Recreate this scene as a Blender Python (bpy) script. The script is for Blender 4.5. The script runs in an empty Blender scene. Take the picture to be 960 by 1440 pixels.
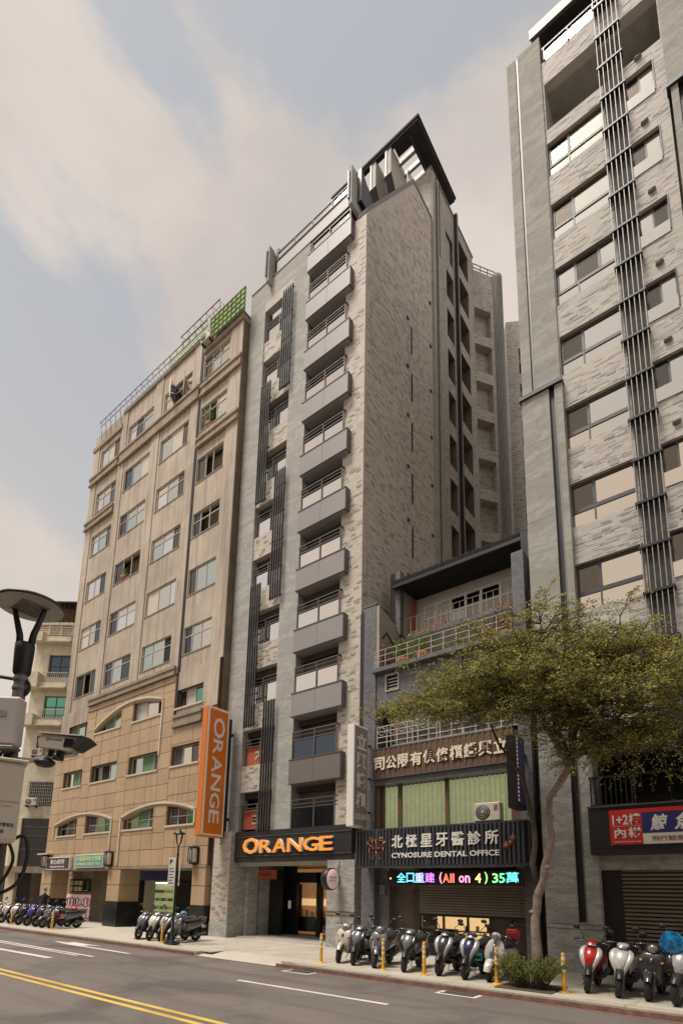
import bpy, math, random
from mathutils import Vector, Matrix, noise
random.seed(7)
sc = bpy.context.scene
COL = sc.collection
R = math.radians

# ------------------------------------------------------------------ camera
cam_data = bpy.data.cameras.new("camera")
cam = bpy.data.objects.new("camera", cam_data)
COL.objects.link(cam)
cam_data.sensor_fit = 'AUTO'
cam_data.sensor_width = 36
cam_data.lens = 765.5 / 1440 * 36
cam_data.shift_x = (480 - 468.9) / 1440
cam_data.shift_y = (1116.0 - 720) / 1440
cam_data.clip_start = 0.05
cam_data.clip_end = 2000
cam.matrix_world = Matrix(((0.78719442, 0.09475488, 0.60938203, 0),
                           (0.61632968, -0.15534097, -0.77201484, 0),
                           (0.02150982, 0.983306, -0.18068379, 2.0),
                           (0, 0, 0, 1)))
sc.camera = cam

# ------------------------------------------------------------------ world, sun, exposure
SUN_EL, SUN_AZ = 66, 206          # azimuth the sun stands at, clockwise from +Y
world = bpy.data.worlds.new("World")
sc.world = world
world.use_nodes = True
wn = world.node_tree.nodes; wl = world.node_tree.links
bg = wn['Background']
sky = wn.new('ShaderNodeTexSky')
sky.sky_type = 'NISHITA'
sky.sun_disc = False
sky.sun_elevation = R(SUN_EL)
sky.sun_rotation = R(SUN_AZ)
sky.air_density = 1.6; sky.dust_density = 3.0; sky.ozone_density = 1.0
tcw = wn.new('ShaderNodeTexCoord')
hsv = wn.new('ShaderNodeHueSaturation'); hsv.inputs['Saturation'].default_value = 0.28
hsv.inputs['Value'].default_value = 1.0
wl.new(sky.outputs['Color'], hsv.inputs['Color'])
def wmap(scale, loc=(0, 0, 0)):
    m = wn.new('ShaderNodeMapping'); m.inputs['Scale'].default_value = scale; m.inputs['Location'].default_value = loc
    wl.new(tcw.outputs['Generated'], m.inputs['Vector']); return m
def wnoise(vec, sc_, det, dist=0.0, rough=.55):
    n = wn.new('ShaderNodeTexNoise'); n.inputs['Scale'].default_value = sc_; n.inputs['Detail'].default_value = det
    n.inputs['Distortion'].default_value = dist; n.inputs['Roughness'].default_value = rough
    wl.new(vec.outputs['Vector'], n.inputs['Vector']); return n
def wramp(src, stops):
    r = wn.new('ShaderNodeValToRGB'); e = r.color_ramp.elements
    while len(e) < len(stops): e.new(.5)
    for i, (p, c) in enumerate(stops):
        e[i].position = p; e[i].color = (*c, 1)
    r.color_ramp.interpolation = 'EASE'
    wl.new(src, r.inputs['Fac']); return r
def wmix(a, b, fac):
    m = wn.new('ShaderNodeMix'); m.data_type = 'RGBA'
    for s, i in ((a, 6), (b, 7)):
        if isinstance(s, tuple): m.inputs[i].default_value = (*s, 1)
        else: wl.new(s, m.inputs[i])
    if isinstance(fac, float): m.inputs[0].default_value = fac
    else: wl.new(fac, m.inputs[0])
    return m.outputs[2]
CLOUD_LOC = (8.82, -18.9, -13.6)
mp = wmap((1, 1, 1.55), CLOUD_LOC)
n1 = wnoise(mp, 1.35, 9, .35, .55)
mask = wramp(n1.outputs['Fac'], [(.440, (0, 0, 0)), (.515, (1, 1, 1))])
n2 = wnoise(wmap((1, 1, 1.6), (4, 1, 2)), 2.6, 6, .3)
cloudcol = wramp(n2.outputs['Fac'], [(.33, (3.0, 2.70, 2.52)), (.62, (3.75, 3.32, 3.02))])
skyc = wmix(hsv.outputs['Color'], (1.95, 1.99, 2.12), .78)
col1 = wmix(skyc, cloudcol.outputs['Color'], mask.outputs['Color'])
# pale haze towards the horizon
sep = wn.new('ShaderNodeSeparateXYZ'); wl.new(tcw.outputs['Generated'], sep.inputs[0])
hz = wn.new('ShaderNodeMapRange'); hz.inputs['From Min'].default_value = .76; hz.inputs['From Max'].default_value = .02
wl.new(sep.outputs['Z'], hz.inputs['Value'])
col2 = wmix(col1, (3.75, 3.35, 3.0), hz.outputs[0])
wl.new(col2, bg.inputs['Color'])
bg.inputs['Strength'].default_value = 0.10

sun_d = bpy.data.lights.new("sun", 'SUN')
sun_d.energy = 2.05; sun_d.angle = R(20); sun_d.color = (1.0, 0.925, 0.83)
sun = bpy.data.objects.new("sun", sun_d); COL.objects.link(sun)
sd = Vector((math.sin(R(SUN_AZ)) * math.cos(R(SUN_EL)), math.cos(R(SUN_AZ)) * math.cos(R(SUN_EL)), math.sin(R(SUN_EL))))
sun.location = sd * 60
sun.rotation_euler = sd.to_track_quat('Z', 'Y').to_euler()
sc.view_settings.view_transform = 'Standard'
sc.view_settings.look = 'None'
sc.view_settings.exposure = 1.0
sc.view_settings.gamma = 1
sc.cycles.max_bounces = 7
sc.cycles.diffuse_bounces = 3
sc.cycles.glossy_bounces = 4
sc.cycles.transmission_bounces = 4
sc.cycles.transparent_max_bounces = 8
sc.cycles.sample_clamp_indirect = 6

# ------------------------------------------------------------------ materials
MATS = {}
class NT:
    def __init__(s, name):
        s.m = bpy.data.materials.new(name); s.m.use_nodes = True
        s.n = s.m.node_tree.nodes; s.l = s.m.node_tree.links
        s.b = s.n['Principled BSDF']
        s.pos = s.n.new('ShaderNodeNewGeometry')
        MATS[name] = s.m
    def node(s, t, **kw):
        n = s.n.new(t)
        for k, v in kw.items(): setattr(n, k, v)
        return n
    def put(s, sock, v):
        if isinstance(v, (int, float)): sock.default_value = v
        elif isinstance(v, tuple): sock.default_value = (*v, 1) if len(sock.default_value) == 4 and len(v) == 3 else v
        else: s.l.new(v, sock)
    def math(s, op, a, b=0.0, c=0.0):
        n = s.node('ShaderNodeMath', operation=op)
        s.put(n.inputs[0], a); s.put(n.inputs[1], b); s.put(n.inputs[2], c); return n.outputs[0]
    def mix(s, a, b, fac, blend='MIX'):
        n = s.node('ShaderNodeMix', data_type='RGBA', blend_type=blend)
        s.put(n.inputs[6], a); s.put(n.inputs[7], b); s.put(n.inputs[0], fac); return n.outputs[2]
    def noise(s, scale=(1, 1, 1), sc_=3.0, det=4, rough=.55, dist=0.0, vec=None):
        mp = s.node('ShaderNodeMapping'); mp.inputs['Scale'].default_value = scale
        s.l.new(vec or s.pos.outputs['Position'], mp.inputs['Vector'])
        n = s.node('ShaderNodeTexNoise'); n.inputs['Scale'].default_value = sc_; n.inputs['Detail'].default_value = det
        n.inputs['Roughness'].default_value = rough; n.inputs['Distortion'].default_value = dist
        s.l.new(mp.outputs[0], n.inputs['Vector']); return n.outputs['Fac']
    def ramp(s, fac, stops, interp='LINEAR'):
        r = s.node('ShaderNodeValToRGB'); r.color_ramp.interpolation = interp; e = r.color_ramp.elements
        while len(e) < len(stops): e.new(.5)
        for i, (p, c) in enumerate(stops):
            e[i].position = p; e[i].color = (*c, 1) if isinstance(c, tuple) else (c, c, c, 1)
        s.l.new(fac, r.inputs['Fac']); return r.outputs['Color']
    def bump(s, h, strength=.3, dist=.02):
        n = s.node('ShaderNodeBump'); n.inputs['Strength'].default_value = strength; n.inputs['Distance'].default_value = dist
        s.l.new(h, n.inputs['Height']); s.l.new(n.outputs[0], s.b.inputs['Normal'])
    def out(s, col, rough=.6, metal=0.0, spec=None):
        s.put(s.b.inputs['Base Color'], col); s.put(s.b.inputs['Roughness'], rough); s.put(s.b.inputs['Metallic'], metal)
        if spec is not None: s.b.inputs['Specular IOR Level'].default_value = spec
        return s.m.name
    def wall_uv(s):
        # distance along a vertical wall, and height
        sn = s.node('ShaderNodeSeparateXYZ'); s.l.new(s.pos.outputs['True Normal'], sn.inputs[0])
        sp = s.node('ShaderNodeSeparateXYZ'); s.l.new(s.pos.outputs['Position'], sp.inputs[0])
        u = s.math('SUBTRACT', s.math('MULTIPLY', sp.outputs[1], sn.outputs[0]), s.math('MULTIPLY', sp.outputs[0], sn.outputs[1]))
        return u, sp.outputs[2]

def M(name, col, rough=.6, metal=0.0, var=.12, scale=2.0, bump=0.0, bscale=40, spec=None, emit=None, dirt=0.0, objvar=0.0, streak=0.0, coat=0.0):
    if name in MATS: return name
    t = NT(name)
    c = col
    if var:
        f = t.noise(sc_=scale, det=5)
        c = t.mix(tuple(x * (1 - var) for x in col), tuple(min(1, x * (1 + var)) for x in col), t.ramp(f, [(.3, 0.), (.7, 1.)]))
    if streak:
        f = t.noise(scale=(2.2, 2.2, .12), sc_=1.6, det=5, rough=.65)
        c = t.mix(c, tuple(x * .35 for x in col), t.math('MULTIPLY', t.ramp(f, [(.52, 0.), (.75, 1.)]), streak))
    if dirt:
        f = t.noise(sc_=9, det=6, rough=.7)
        c = t.mix(c, tuple(x * .45 for x in col), t.math('MULTIPLY', t.ramp(f, [(.5, 0.), (.72, 1.)]), dirt))
    if objvar:
        oi = t.node('ShaderNodeObjectInfo')
        h = t.node('ShaderNodeHueSaturation')
        t.put(h.inputs['Value'], t.math('ADD', t.math('MULTIPLY', oi.outputs['Random'], objvar), 1 - objvar / 2))
        t.put(h.inputs['Color'], c); c = h.outputs[0]
    if bump: t.bump(t.noise(sc_=bscale, det=3), bump, .01)
    t.out(c, rough, metal, spec)
    if coat: t.b.inputs['Coat Weight'].default_value = coat
    if emit:
        t.b.inputs['Emission Color'].default_value = (*emit[0], 1); t.b.inputs['Emission Strength'].default_value = emit[1]
    return name

def tiles(name, w, h, stops, mortar, mw=.008, rough=.7, soft=.10, bump=.35, streak=.0, jitter=.5):
    """rows of wall tiles, each tile its own tone out of the stops"""
    if name in MATS: return name
    t = NT(name); u, z = t.wall_uv()
    row = t.math('FLOOR', t.math('DIVIDE', z, h))
    wn_ = t.node('ShaderNodeTexWhiteNoise', noise_dimensions='1D'); t.put(wn_.inputs['W'], row)
    uu = t.math('ADD', t.math('DIVIDE', u, w), t.math('MULTIPLY', wn_.outputs['Value'], jitter * 2))
    cx = t.math('FLOOR', uu)
    cb = t.node('ShaderNodeCombineXYZ'); t.put(cb.inputs[0], cx); t.put(cb.inputs[1], row)
    w2 = t.node('ShaderNodeTexWhiteNoise', noise_dimensions='2D'); t.l.new(cb.outputs[0], w2.inputs['Vector'])
    c = t.ramp(w2.outputs['Value'], stops, 'CONSTANT')
    fu = t.math('FRACT', uu); fz = t.math('FRACT', t.math('DIVIDE', z, h))
    mu = t.math('LESS_THAN', t.math('MULTIPLY', t.math('MINIMUM', fu, t.math('SUBTRACT', 1.0, fu)), w), mw * .5)
    mz = t.math('LESS_THAN', t.math('MULTIPLY', t.math('MINIMUM', fz, t.math('SUBTRACT', 1.0, fz)), h), mw * .5)
    mm = t.math('MAXIMUM', mu, mz)
    c = t.mix(c, mortar, mm)
    f = t.noise(sc_=.35, det=5)
    c = t.mix(c, tuple([.55] * 3), t.math('MULTIPLY', t.ramp(f, [(.35, 1.), (.65, 0.)]), soft), 'MULTIPLY')
    if streak:
        f = t.noise(scale=(2.6, 2.6, .16), sc_=1.3, det=6, rough=.7)
        c = t.mix(c, (.50, .42, .34), t.math('MULTIPLY', t.ramp(f, [(.46, 0.), (.72, 1.)]), streak), 'MULTIPLY')
    t.bump(t.math('SUBTRACT', 1.0, mm), bump, .008)
    t.out(c, rough); return name

def stone(name, a, b, c3, sc_=1.2, rough=.85, joint=None):
    if name in MATS: return name
    t = NT(name)
    f = t.noise(scale=(.7, .7, 2.2), sc_=sc_, det=9, rough=.72, dist=1.1)
    f2 = t.noise(sc_=sc_ * 9, det=4, rough=.7)
    c = t.ramp(f, [(.3, a), (.5, b), (.56, c3), (.62, b), (.8, a)])
    c = t.mix(c, tuple(x * .55 for x in a), t.math('MULTIPLY', t.ramp(f2, [(.5, 0.), (.75, 1.)]), .5))
    if joint:
        u, z = t.wall_uv()
        fz = t.math('FRACT', t.math('DIVIDE', z, joint)); mz = t.math('LESS_THAN', t.math('MULTIPLY', fz, joint), .012)
        c = t.mix(c, tuple(x * .35 for x in a), mz)
    t.bump(f2, .35, .006)
    t.out(c, rough); return name

tiles('tile_beige', .24, .092, [(0, (.54, .485, .415)), (.34, (.50, .45, .385)), (.62, (.57, .515, .445)), (.84, (.43, .385, .33)), (.93, (.34, .30, .26))], (.42, .365, .30), soft=.2)
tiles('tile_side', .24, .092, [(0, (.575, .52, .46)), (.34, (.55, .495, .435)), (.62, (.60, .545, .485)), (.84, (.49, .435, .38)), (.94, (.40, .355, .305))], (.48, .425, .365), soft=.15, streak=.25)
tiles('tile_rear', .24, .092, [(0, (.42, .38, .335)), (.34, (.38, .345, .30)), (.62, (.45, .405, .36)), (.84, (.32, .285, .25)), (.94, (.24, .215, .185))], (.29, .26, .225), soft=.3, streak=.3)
tiles('tile_right', .26, .075, [(0, (.49, .455, .405)), (.3, (.45, .415, .37)), (.55, (.52, .485, .435)), (.76, (.36, .335, .305)), (.89, (.30, .28, .26))], (.40, .37, .325), soft=.22)
tiles('tile_bluegrey', .12, .07, [(0, (.15, .147, .155)), (.4, (.125, .122, .13)), (.7, (.175, .17, .18))], (.085, .085, .095), mw=.006, rough=.35, soft=.4)
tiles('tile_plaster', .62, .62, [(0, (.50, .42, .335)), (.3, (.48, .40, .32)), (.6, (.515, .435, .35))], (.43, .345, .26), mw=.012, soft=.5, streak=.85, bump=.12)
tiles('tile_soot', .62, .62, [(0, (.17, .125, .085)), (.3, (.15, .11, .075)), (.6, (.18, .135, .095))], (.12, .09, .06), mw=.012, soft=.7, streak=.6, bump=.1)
tiles('tile_shop', .5, .5, [(0, (.16, .13, .10)), (.5, (.14, .115, .09))], (.09, .075, .06), mw=.012, soft=.5)
stone('stone_grey', (.315, .305, .275), (.36, .35, .32), (.44, .43, .40), sc_=.8, joint=2.79)
stone('stone_side', (.30, .28, .24), (.34, .32, .28), (.40, .38, .33), sc_=.8, joint=2.79)
stone('stone_dark', (.27, .262, .24), (.33, .32, .295), (.46, .45, .42), sc_=2.2)
stone('marble_pale', (.265, .255, .225), (.305, .295, .262), (.38, .37, .335), sc_=.5, joint=2.66)
def granite(name, a, b, dk, objvar=.16):
    t = NT(name)
    f = t.noise(sc_=30, det=3, rough=.8); f3 = t.noise(sc_=1.2, det=3)
    c = t.mix(a, b, t.ramp(f3, [(.35, 0.), (.65, 1.)]))
    c = t.mix(c, dk, t.math('MULTIPLY', t.ramp(f, [(.50, 0.), (.66, 1.)]), .75))
    f4 = t.noise(scale=(2.2, 2.2, .15), sc_=1.3, det=5)
    c = t.mix(c, tuple(x * .5 for x in a), t.math('MULTIPLY', t.ramp(f4, [(.52, 0.), (.75, 1.)]), .35))
    oi = t.node('ShaderNodeObjectInfo'); h = t.node('ShaderNodeHueSaturation')
    t.put(h.inputs['Value'], t.math('ADD', t.math('MULTIPLY', oi.outputs['Random'], objvar), 1 - objvar / 2)); t.put(h.inputs['Color'], c)
    t.out(h.outputs[0], .45)
granite('granite', (.50, .355, .215), (.45, .315, .19), (.22, .14, .085))
M('granite_black', (.022, .021, .022), .22, var=.3)
M('joint_brown', (.16, .105, .065), .9)
M('moulding', (.33, .25, .175), .8, streak=.9, dirt=.8)
M('moulding_stain', (.30, .24, .18), .85, streak=.7, dirt=.7)
M('moulding_pale', (.58, .50, .40), .7, dirt=.2)
M('concrete', (.36, .31, .25), .85, dirt=.3, streak=.35)
M('cream', (.66, .58, .44), .8, streak=.45, dirt=.15)
M('soffit_white', (.50, .46, .40), .8, dirt=.15)
M('balcony_panel', (.275, .255, .25), .5, metal=.0, var=.05, scale=.5)
M('balcony_panel_low', (.17, .14, .125), .5, metal=.0, var=.08, scale=.5)
M('panel_trim', (.13, .115, .11), .45, metal=.3, var=.0)
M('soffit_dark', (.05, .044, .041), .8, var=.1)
M('metal_dark', (.035, .034, .037), .42, metal=.5, var=.1)
M('metal_black', (.013, .012, .013), .45, var=.0)
M('metal_grey', (.17, .16, .155), .5, metal=.2, var=.1)
M('fin_metal', (.10, .095, .095), .4, metal=.5, var=.1)
M('fin_light', (.28, .265, .25), .5, metal=.2, var=.1)
M('frame_alu', (.60, .56, .50), .45, metal=.3, var=.05)
M('frame_dark', (.05, .045, .043), .5, var=.05)
M('shutter_tan', (.20, .165, .125), .4, var=.15)
M('frame_brown', (.13, .075, .045), .5, var=.1)
M('rail_white', (.50, .46, .40), .45, var=.05)
M('room_dark', (.014, .012, .011), .9, var=.2)
M('room_brown', (.06, .042, .03), .8, var=.3)
M('slate_fascia', (.030, .026, .027), .38, var=.15, scale=1)
M('roof_dark', (.024, .021, .022), .9, var=.2)
M('fin_band', (.085, .075, .068), .8, var=.3, scale=6)
M('batten', (.058, .060, .072), .4, metal=.2, var=.1)
M('batten_back', (.012, .012, .014), .8, var=.0)
M('white_paint', (.75, .71, .66), .5, var=.04)
M('letter_white', (.80, .77, .72), .45, var=.0)
M('letter_cream', (.78, .68, .52), .5, var=.15, scale=8)
M('letter_orange', (.80, .26, .035), .4, var=.0, emit=((.9, .28, .04), .28))
M('sign_orange', (.70, .175, .015), .42, var=.06, scale=1)
M('sign_orange_side', (.62, .165, .02), .5, var=.05)
M('sign_red', (.60, .035, .03), .45, var=.05)
M('sign_blue', (.035, .035, .16), .45, var=.05)
M('sign_teal', (.06, .36, .42), .5, var=.05)
M('sign_charcoal', (.045, .040, .036), .5, var=.05)
M('sign_grey', (.30, .26, .245), .5, var=.1)
M('sign_brown', (.125, .072, .042), .6, var=.25, scale=6)
M('sign_yellow', (.75, .70, .25), .5, var=.0)
M('copper', (.42, .17, .09), .35, metal=.7, var=.0)
M('sign_pink', (.75, .50, .46), .5, var=.05, emit=((.75, .5, .46), .12))
M('ink', (.05, .045, .05), .6, var=.0)
M('ink_brown', (.30, .10, .09), .6, var=.0)
M('curtain_green', (.68, .71, .47), .85, var=.12, scale=6, emit=((.68, .70, .45), .10))  # faint emission lifts the curtain, standing in for room light behind
M('curtain_pale', (.55, .50, .41), .85, var=.12, scale=6)
M('curtain_green2', (.13, .25, .15), .8, var=.2, scale=5)
M('red_paint', (.45, .10, .055), .6, var=.2)
M('plate_white', (.66, .62, .56), .4, var=.1)
M('ac_white', (.60, .55, .47), .5, dirt=.25)
M('ac_grille', (.10, .095, .09), .6, var=.1)
M('green_mesh', (.20, .42, .08), .55, var=.2, scale=1)
M('green_mesh_pale', (.42, .56, .32), .6, var=.2, scale=1)
M('rust', (.16, .085, .05), .85, var=.3, scale=5)
M('terracotta', (.40, .14, .07), .8, var=.2)
M('cabinet', (.58, .52, .43), .5, var=.05, dirt=.12)
M('cabinet_grey', (.46, .42, .40), .5, var=.05)
M('cctv', (.36, .32, .27), .45, var=.05)
M('cable', (.018, .016, .016), .6, var=.1)
M('pole_grey', (.14, .125, .125), .5, metal=.3, var=.15, scale=12)
M('lens', (.01, .01, .012), .08, var=.0)
M('lamp_under', (.30, .275, .24), .6, var=.15, scale=8)
M('lamp_glass', (.62, .56, .47), .3, var=.1)
M('kerb_stone', (.36, .325, .265), .8, var=.15, dirt=.35, objvar=.12)
M('kerb_red', (.20, .105, .08), .85, var=.35, dirt=.8, scale=5)
M('yellow_post', (.66, .34, .03), .5, var=.1, dirt=.25)
M('reflective', (.78, .73, .60), .35, var=.05)
M('tyre', (.015, .014, .014), .75, var=.1)
M('rim', (.20, .19, .185), .35, metal=.8, var=.05)
M('rim_red', (.42, .03, .07), .4, var=.0)
M('seat', (.020, .018, .018), .55, var=.1)
M('black_plastic', (.018, .017, .018), .42, var=.1)
M('chrome', (.62, .60, .57), .15, metal=1.0, var=.0)
M('lamp_clear', (.34, .34, .33), .10, metal=.5, var=.0)
M('tail_red', (.45, .02, .015), .25, var=.0)
M('amber', (.7, .25, .03), .25, var=.0)
M('mirror', (.55, .55, .55), .05, metal=1.0, var=.0)
M('skin', (.48, .28, .19), .6, var=.05)
M('cloth_black', (.018, .018, .022), .9, var=.2)
M('cloth_navy', (.035, .035, .05), .9, var=.2)
M('hat_green', (.05, .34, .05), .7, var=.1)
M('hair', (.012, .01, .01), .6, var=.1)
M('bark', (.26, .205, .165), .9, var=.45, scale=9, bump=1.0, bscale=30, dirt=.5)
M('bark_dark', (.085, .062, .045), .9, var=.35, scale=7, bump=.6, bscale=30)
M('soil', (.075, .055, .04), .95, var=.35, scale=9)
M('leaf_light', (.50, .45, .12), .6, var=.35, scale=2.2)
M('leaf_mid', (.31, .295, .07), .6, var=.35, scale=2.2)
M('leaf_dark', (.15, .15, .04), .65, var=.35, scale=2.2)
M('leaf_bush', (.14, .19, .05), .5, var=.35, scale=6)
M('leaf_red', (.20, .035, .04), .6, var=.3, scale=6)
M('shop_glow', (.9, .62, .30), .6, var=.25, scale=1.6, emit=((1.0, .66, .28), .42))  # back wall and shelf glow by themselves in place of indoor lamps
M('shop_warm', (.42, .22, .10), .6, var=.45, scale=3, emit=((.85, .40, .14), .13))  # wall panels with a glow of their own for indoor light
M('shop_white', (.8, .8, .7), .5, var=.0, emit=((.95, .95, .75), 1.2))
M('shop_green', (.22, .25, .12), .7, var=.6, scale=3.5, emit=((.55, .60, .30), .20))  # pane glows by itself for the lit shop behind it
M('screen_dark', (.012, .012, .014), .25, var=.0)
for nm, c in dict(cyan=(.15, .75, .95), white=(.45, .55, 1.0), violet=(.65, .20, .90), pink=(1.0, .35, .55), red=(1.0, .18, .10), orange=(1.0, .75, .25), lime=(.30, .95, .22), green=(.15, .90, .45), teal=(.15, .80, .75)).items():
    M('led_' + nm, c, .5, var=0, emit=(c, .8))

def glass_mirror(name, col, rough=.06, wob=.15):
    t = NT(name); t.bump(t.noise(sc_=.7, det=1), wob, .02); t.out(col, rough, 1.0)
glass_mirror('glass_sky', (.86, .80, .74))
glass_mirror('glass_pale', (.62, .62, .54), .12)
glass_mirror('glass_warm', (.76, .68, .57))
glass_mirror('glass_green', (.50, .60, .50), .1)
glass_mirror('glass_dim', (.155, .13, .105), .12)
glass_mirror('glass_dark', (.10, .10, .11), .12)
glass_mirror('glass_teal', (.16, .40, .30), .12)
glass_mirror('glass_bluedark', (.09, .11, .14), .10)
t = NT('glass_clear'); t.out((.8, .82, .8), .03); tb = t.node('ShaderNodeBsdfTransparent'); tg = t.node('ShaderNodeBsdfGlossy'); tg.inputs['Roughness'].default_value = .03; tf = t.node('ShaderNodeFresnel'); tf.inputs['IOR'].default_value = 1.45; tx = t.node('ShaderNodeMixShader')
t.l.new(tf.outputs[0], tx.inputs[0]); t.l.new(tb.outputs[0], tx.inputs[1]); t.l.new(tg.outputs[0], tx.inputs[2]); t.l.new(tx.outputs[0], t.n['Material Output'].inputs['Surface'])

for nm in ('leaf_light', 'leaf_mid', 'leaf_dark', 'leaf_bush'):
    lm = MATS[nm]; ln = lm.node_tree.nodes; ll = lm.node_tree.links
    tr_ = ln.new('ShaderNodeBsdfTranslucent'); mx_ = ln.new('ShaderNodeMixShader'); mx_.inputs[0].default_value = .35
    ll.new(ln['Principled BSDF'].inputs['Base Color'].links[0].from_socket, tr_.inputs['Color'])
    ll.new(ln['Principled BSDF'].outputs[0], mx_.inputs[1]); ll.new(tr_.outputs[0], mx_.inputs[2]); ll.new(mx_.outputs[0], ln['Material Output'].inputs['Surface'])
# road, pavement
t = NT('asphalt')
f = t.noise(scale=(.10, .55, 1), sc_=1.0, det=6, rough=.6); f2 = t.noise(sc_=70, det=2); f3 = t.noise(sc_=.45, det=7, rough=.62, dist=.6)
c = t.ramp(f, [(.3, (.125, .106, .094)), (.5, (.148, .125, .110)), (.72, (.178, .152, .134))])
c = t.mix(c, (.062, .052, .046), t.math('MULTIPLY', t.ramp(f3, [(.48, 0.), (.66, 1.)]), .72))
f6 = t.noise(scale=(.02, 1.6, 1), sc_=1.0, det=4, rough=.6)
c = t.mix(c, (.085, .07, .062), t.math('MULTIPLY', t.ramp(f6, [(.52, 0.), (.66, 1.)]), .5))
vr = t.node('ShaderNodeTexVoronoi', feature='DISTANCE_TO_EDGE'); vr.inputs['Scale'].default_value = .33
mp_ = t.node('ShaderNodeMapping'); mp_.inputs['Scale'].default_value = (.7, 1.5, 1); t.l.new(t.pos.outputs['Position'], mp_.inputs[0])
ds = t.node('ShaderNodeVectorMath', operation='ADD'); t.l.new(mp_.outputs[0], ds.inputs[0])
nz = t.node('ShaderNodeTexNoise'); nz.inputs['Scale'].default_value = 1.7; nz.inputs['Detail'].default_value = 5; t.l.new(t.pos.outputs['Position'], nz.inputs['Vector'])
t.l.new(nz.outputs['Color'], ds.inputs[1]); t.l.new(ds.outputs[0], vr.inputs['Vector'])
c = t.mix(c, (.05, .042, .037), t.math('MULTIPLY', t.ramp(vr.outputs['Distance'], [(0.0, 1.), (.010, 0.)]), .22))
c = t.mix(c, (.30, .27, .24), t.math('MULTIPLY', t.ramp(f2, [(.60, 0.), (.72, 1.)]), .35))
t.bump(f2, .35, .006); t.out(c, .85)
for nm, cc, wr in (('paint_white', (.66, .62, .55), .5), ('paint_yellow', (.68, .45, .10), .5)):
    t = NT(nm); f = t.noise(sc_=14, det=6, rough=.75); f2 = t.noise(sc_=1.1, det=4)
    c = t.mix(cc, (.15, .125, .11), t.math('MULTIPLY', t.ramp(f, [(.54, 0.), (.70, 1.)]), wr))
    c = t.mix(c, tuple(x * .72 for x in cc), t.ramp(f2, [(.45, 0.), (.7, 1.)])); t.out(c, .7)
t = NT('paving')
f = t.noise(sc_=.5, det=7, rough=.65, dist=.4); f2 = t.noise(sc_=26, det=4, rough=.7); oi = t.node('ShaderNodeObjectInfo')
c = t.mix((.48, .435, .36), (.40, .355, .29), t.ramp(f, [(.35, 0.), (.65, 1.)]))
c = t.mix(c, (.21, .18, .145), t.math('MULTIPLY', t.ramp(f2, [(.52, 0.), (.75, 1.)]), .5))
h = t.node('ShaderNodeHueSaturation'); t.put(h.inputs['Value'], t.math('ADD', t.math('MULTIPLY', oi.outputs['Random'], .12), .94)); t.put(h.inputs['Color'], c)
f5 = t.noise(sc_=1.7, det=5, rough=.6)
c = t.mix(h.outputs[0], (.16, .135, .11), t.math('MULTIPLY', t.ramp(f5, [(.62, 0.), (.72, 1.)]), .55))
t.bump(f2, .25, .004); t.out(c, .8)

# ------------------------------------------------------------------ object helpers
ORG = {}
def setp(o, label=None, cat=None, group=None, kind=None):
    if label: o['label'] = label
    if cat: o['category'] = cat
    if group: o['group'] = group
    if kind: o['kind'] = kind
    return o
def thing(name, label, cat, loc=(0, 0, 0), rz=0.0, group=None, rot=None):
    o = bpy.data.objects.new(name, None); o.empty_display_size = .2
    COL.objects.link(o); o.location = loc; o.rotation_euler = rot or (0, 0, rz)
    ORG[o.name] = Vector(loc)
    return setp(o, label, cat, group)

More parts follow.
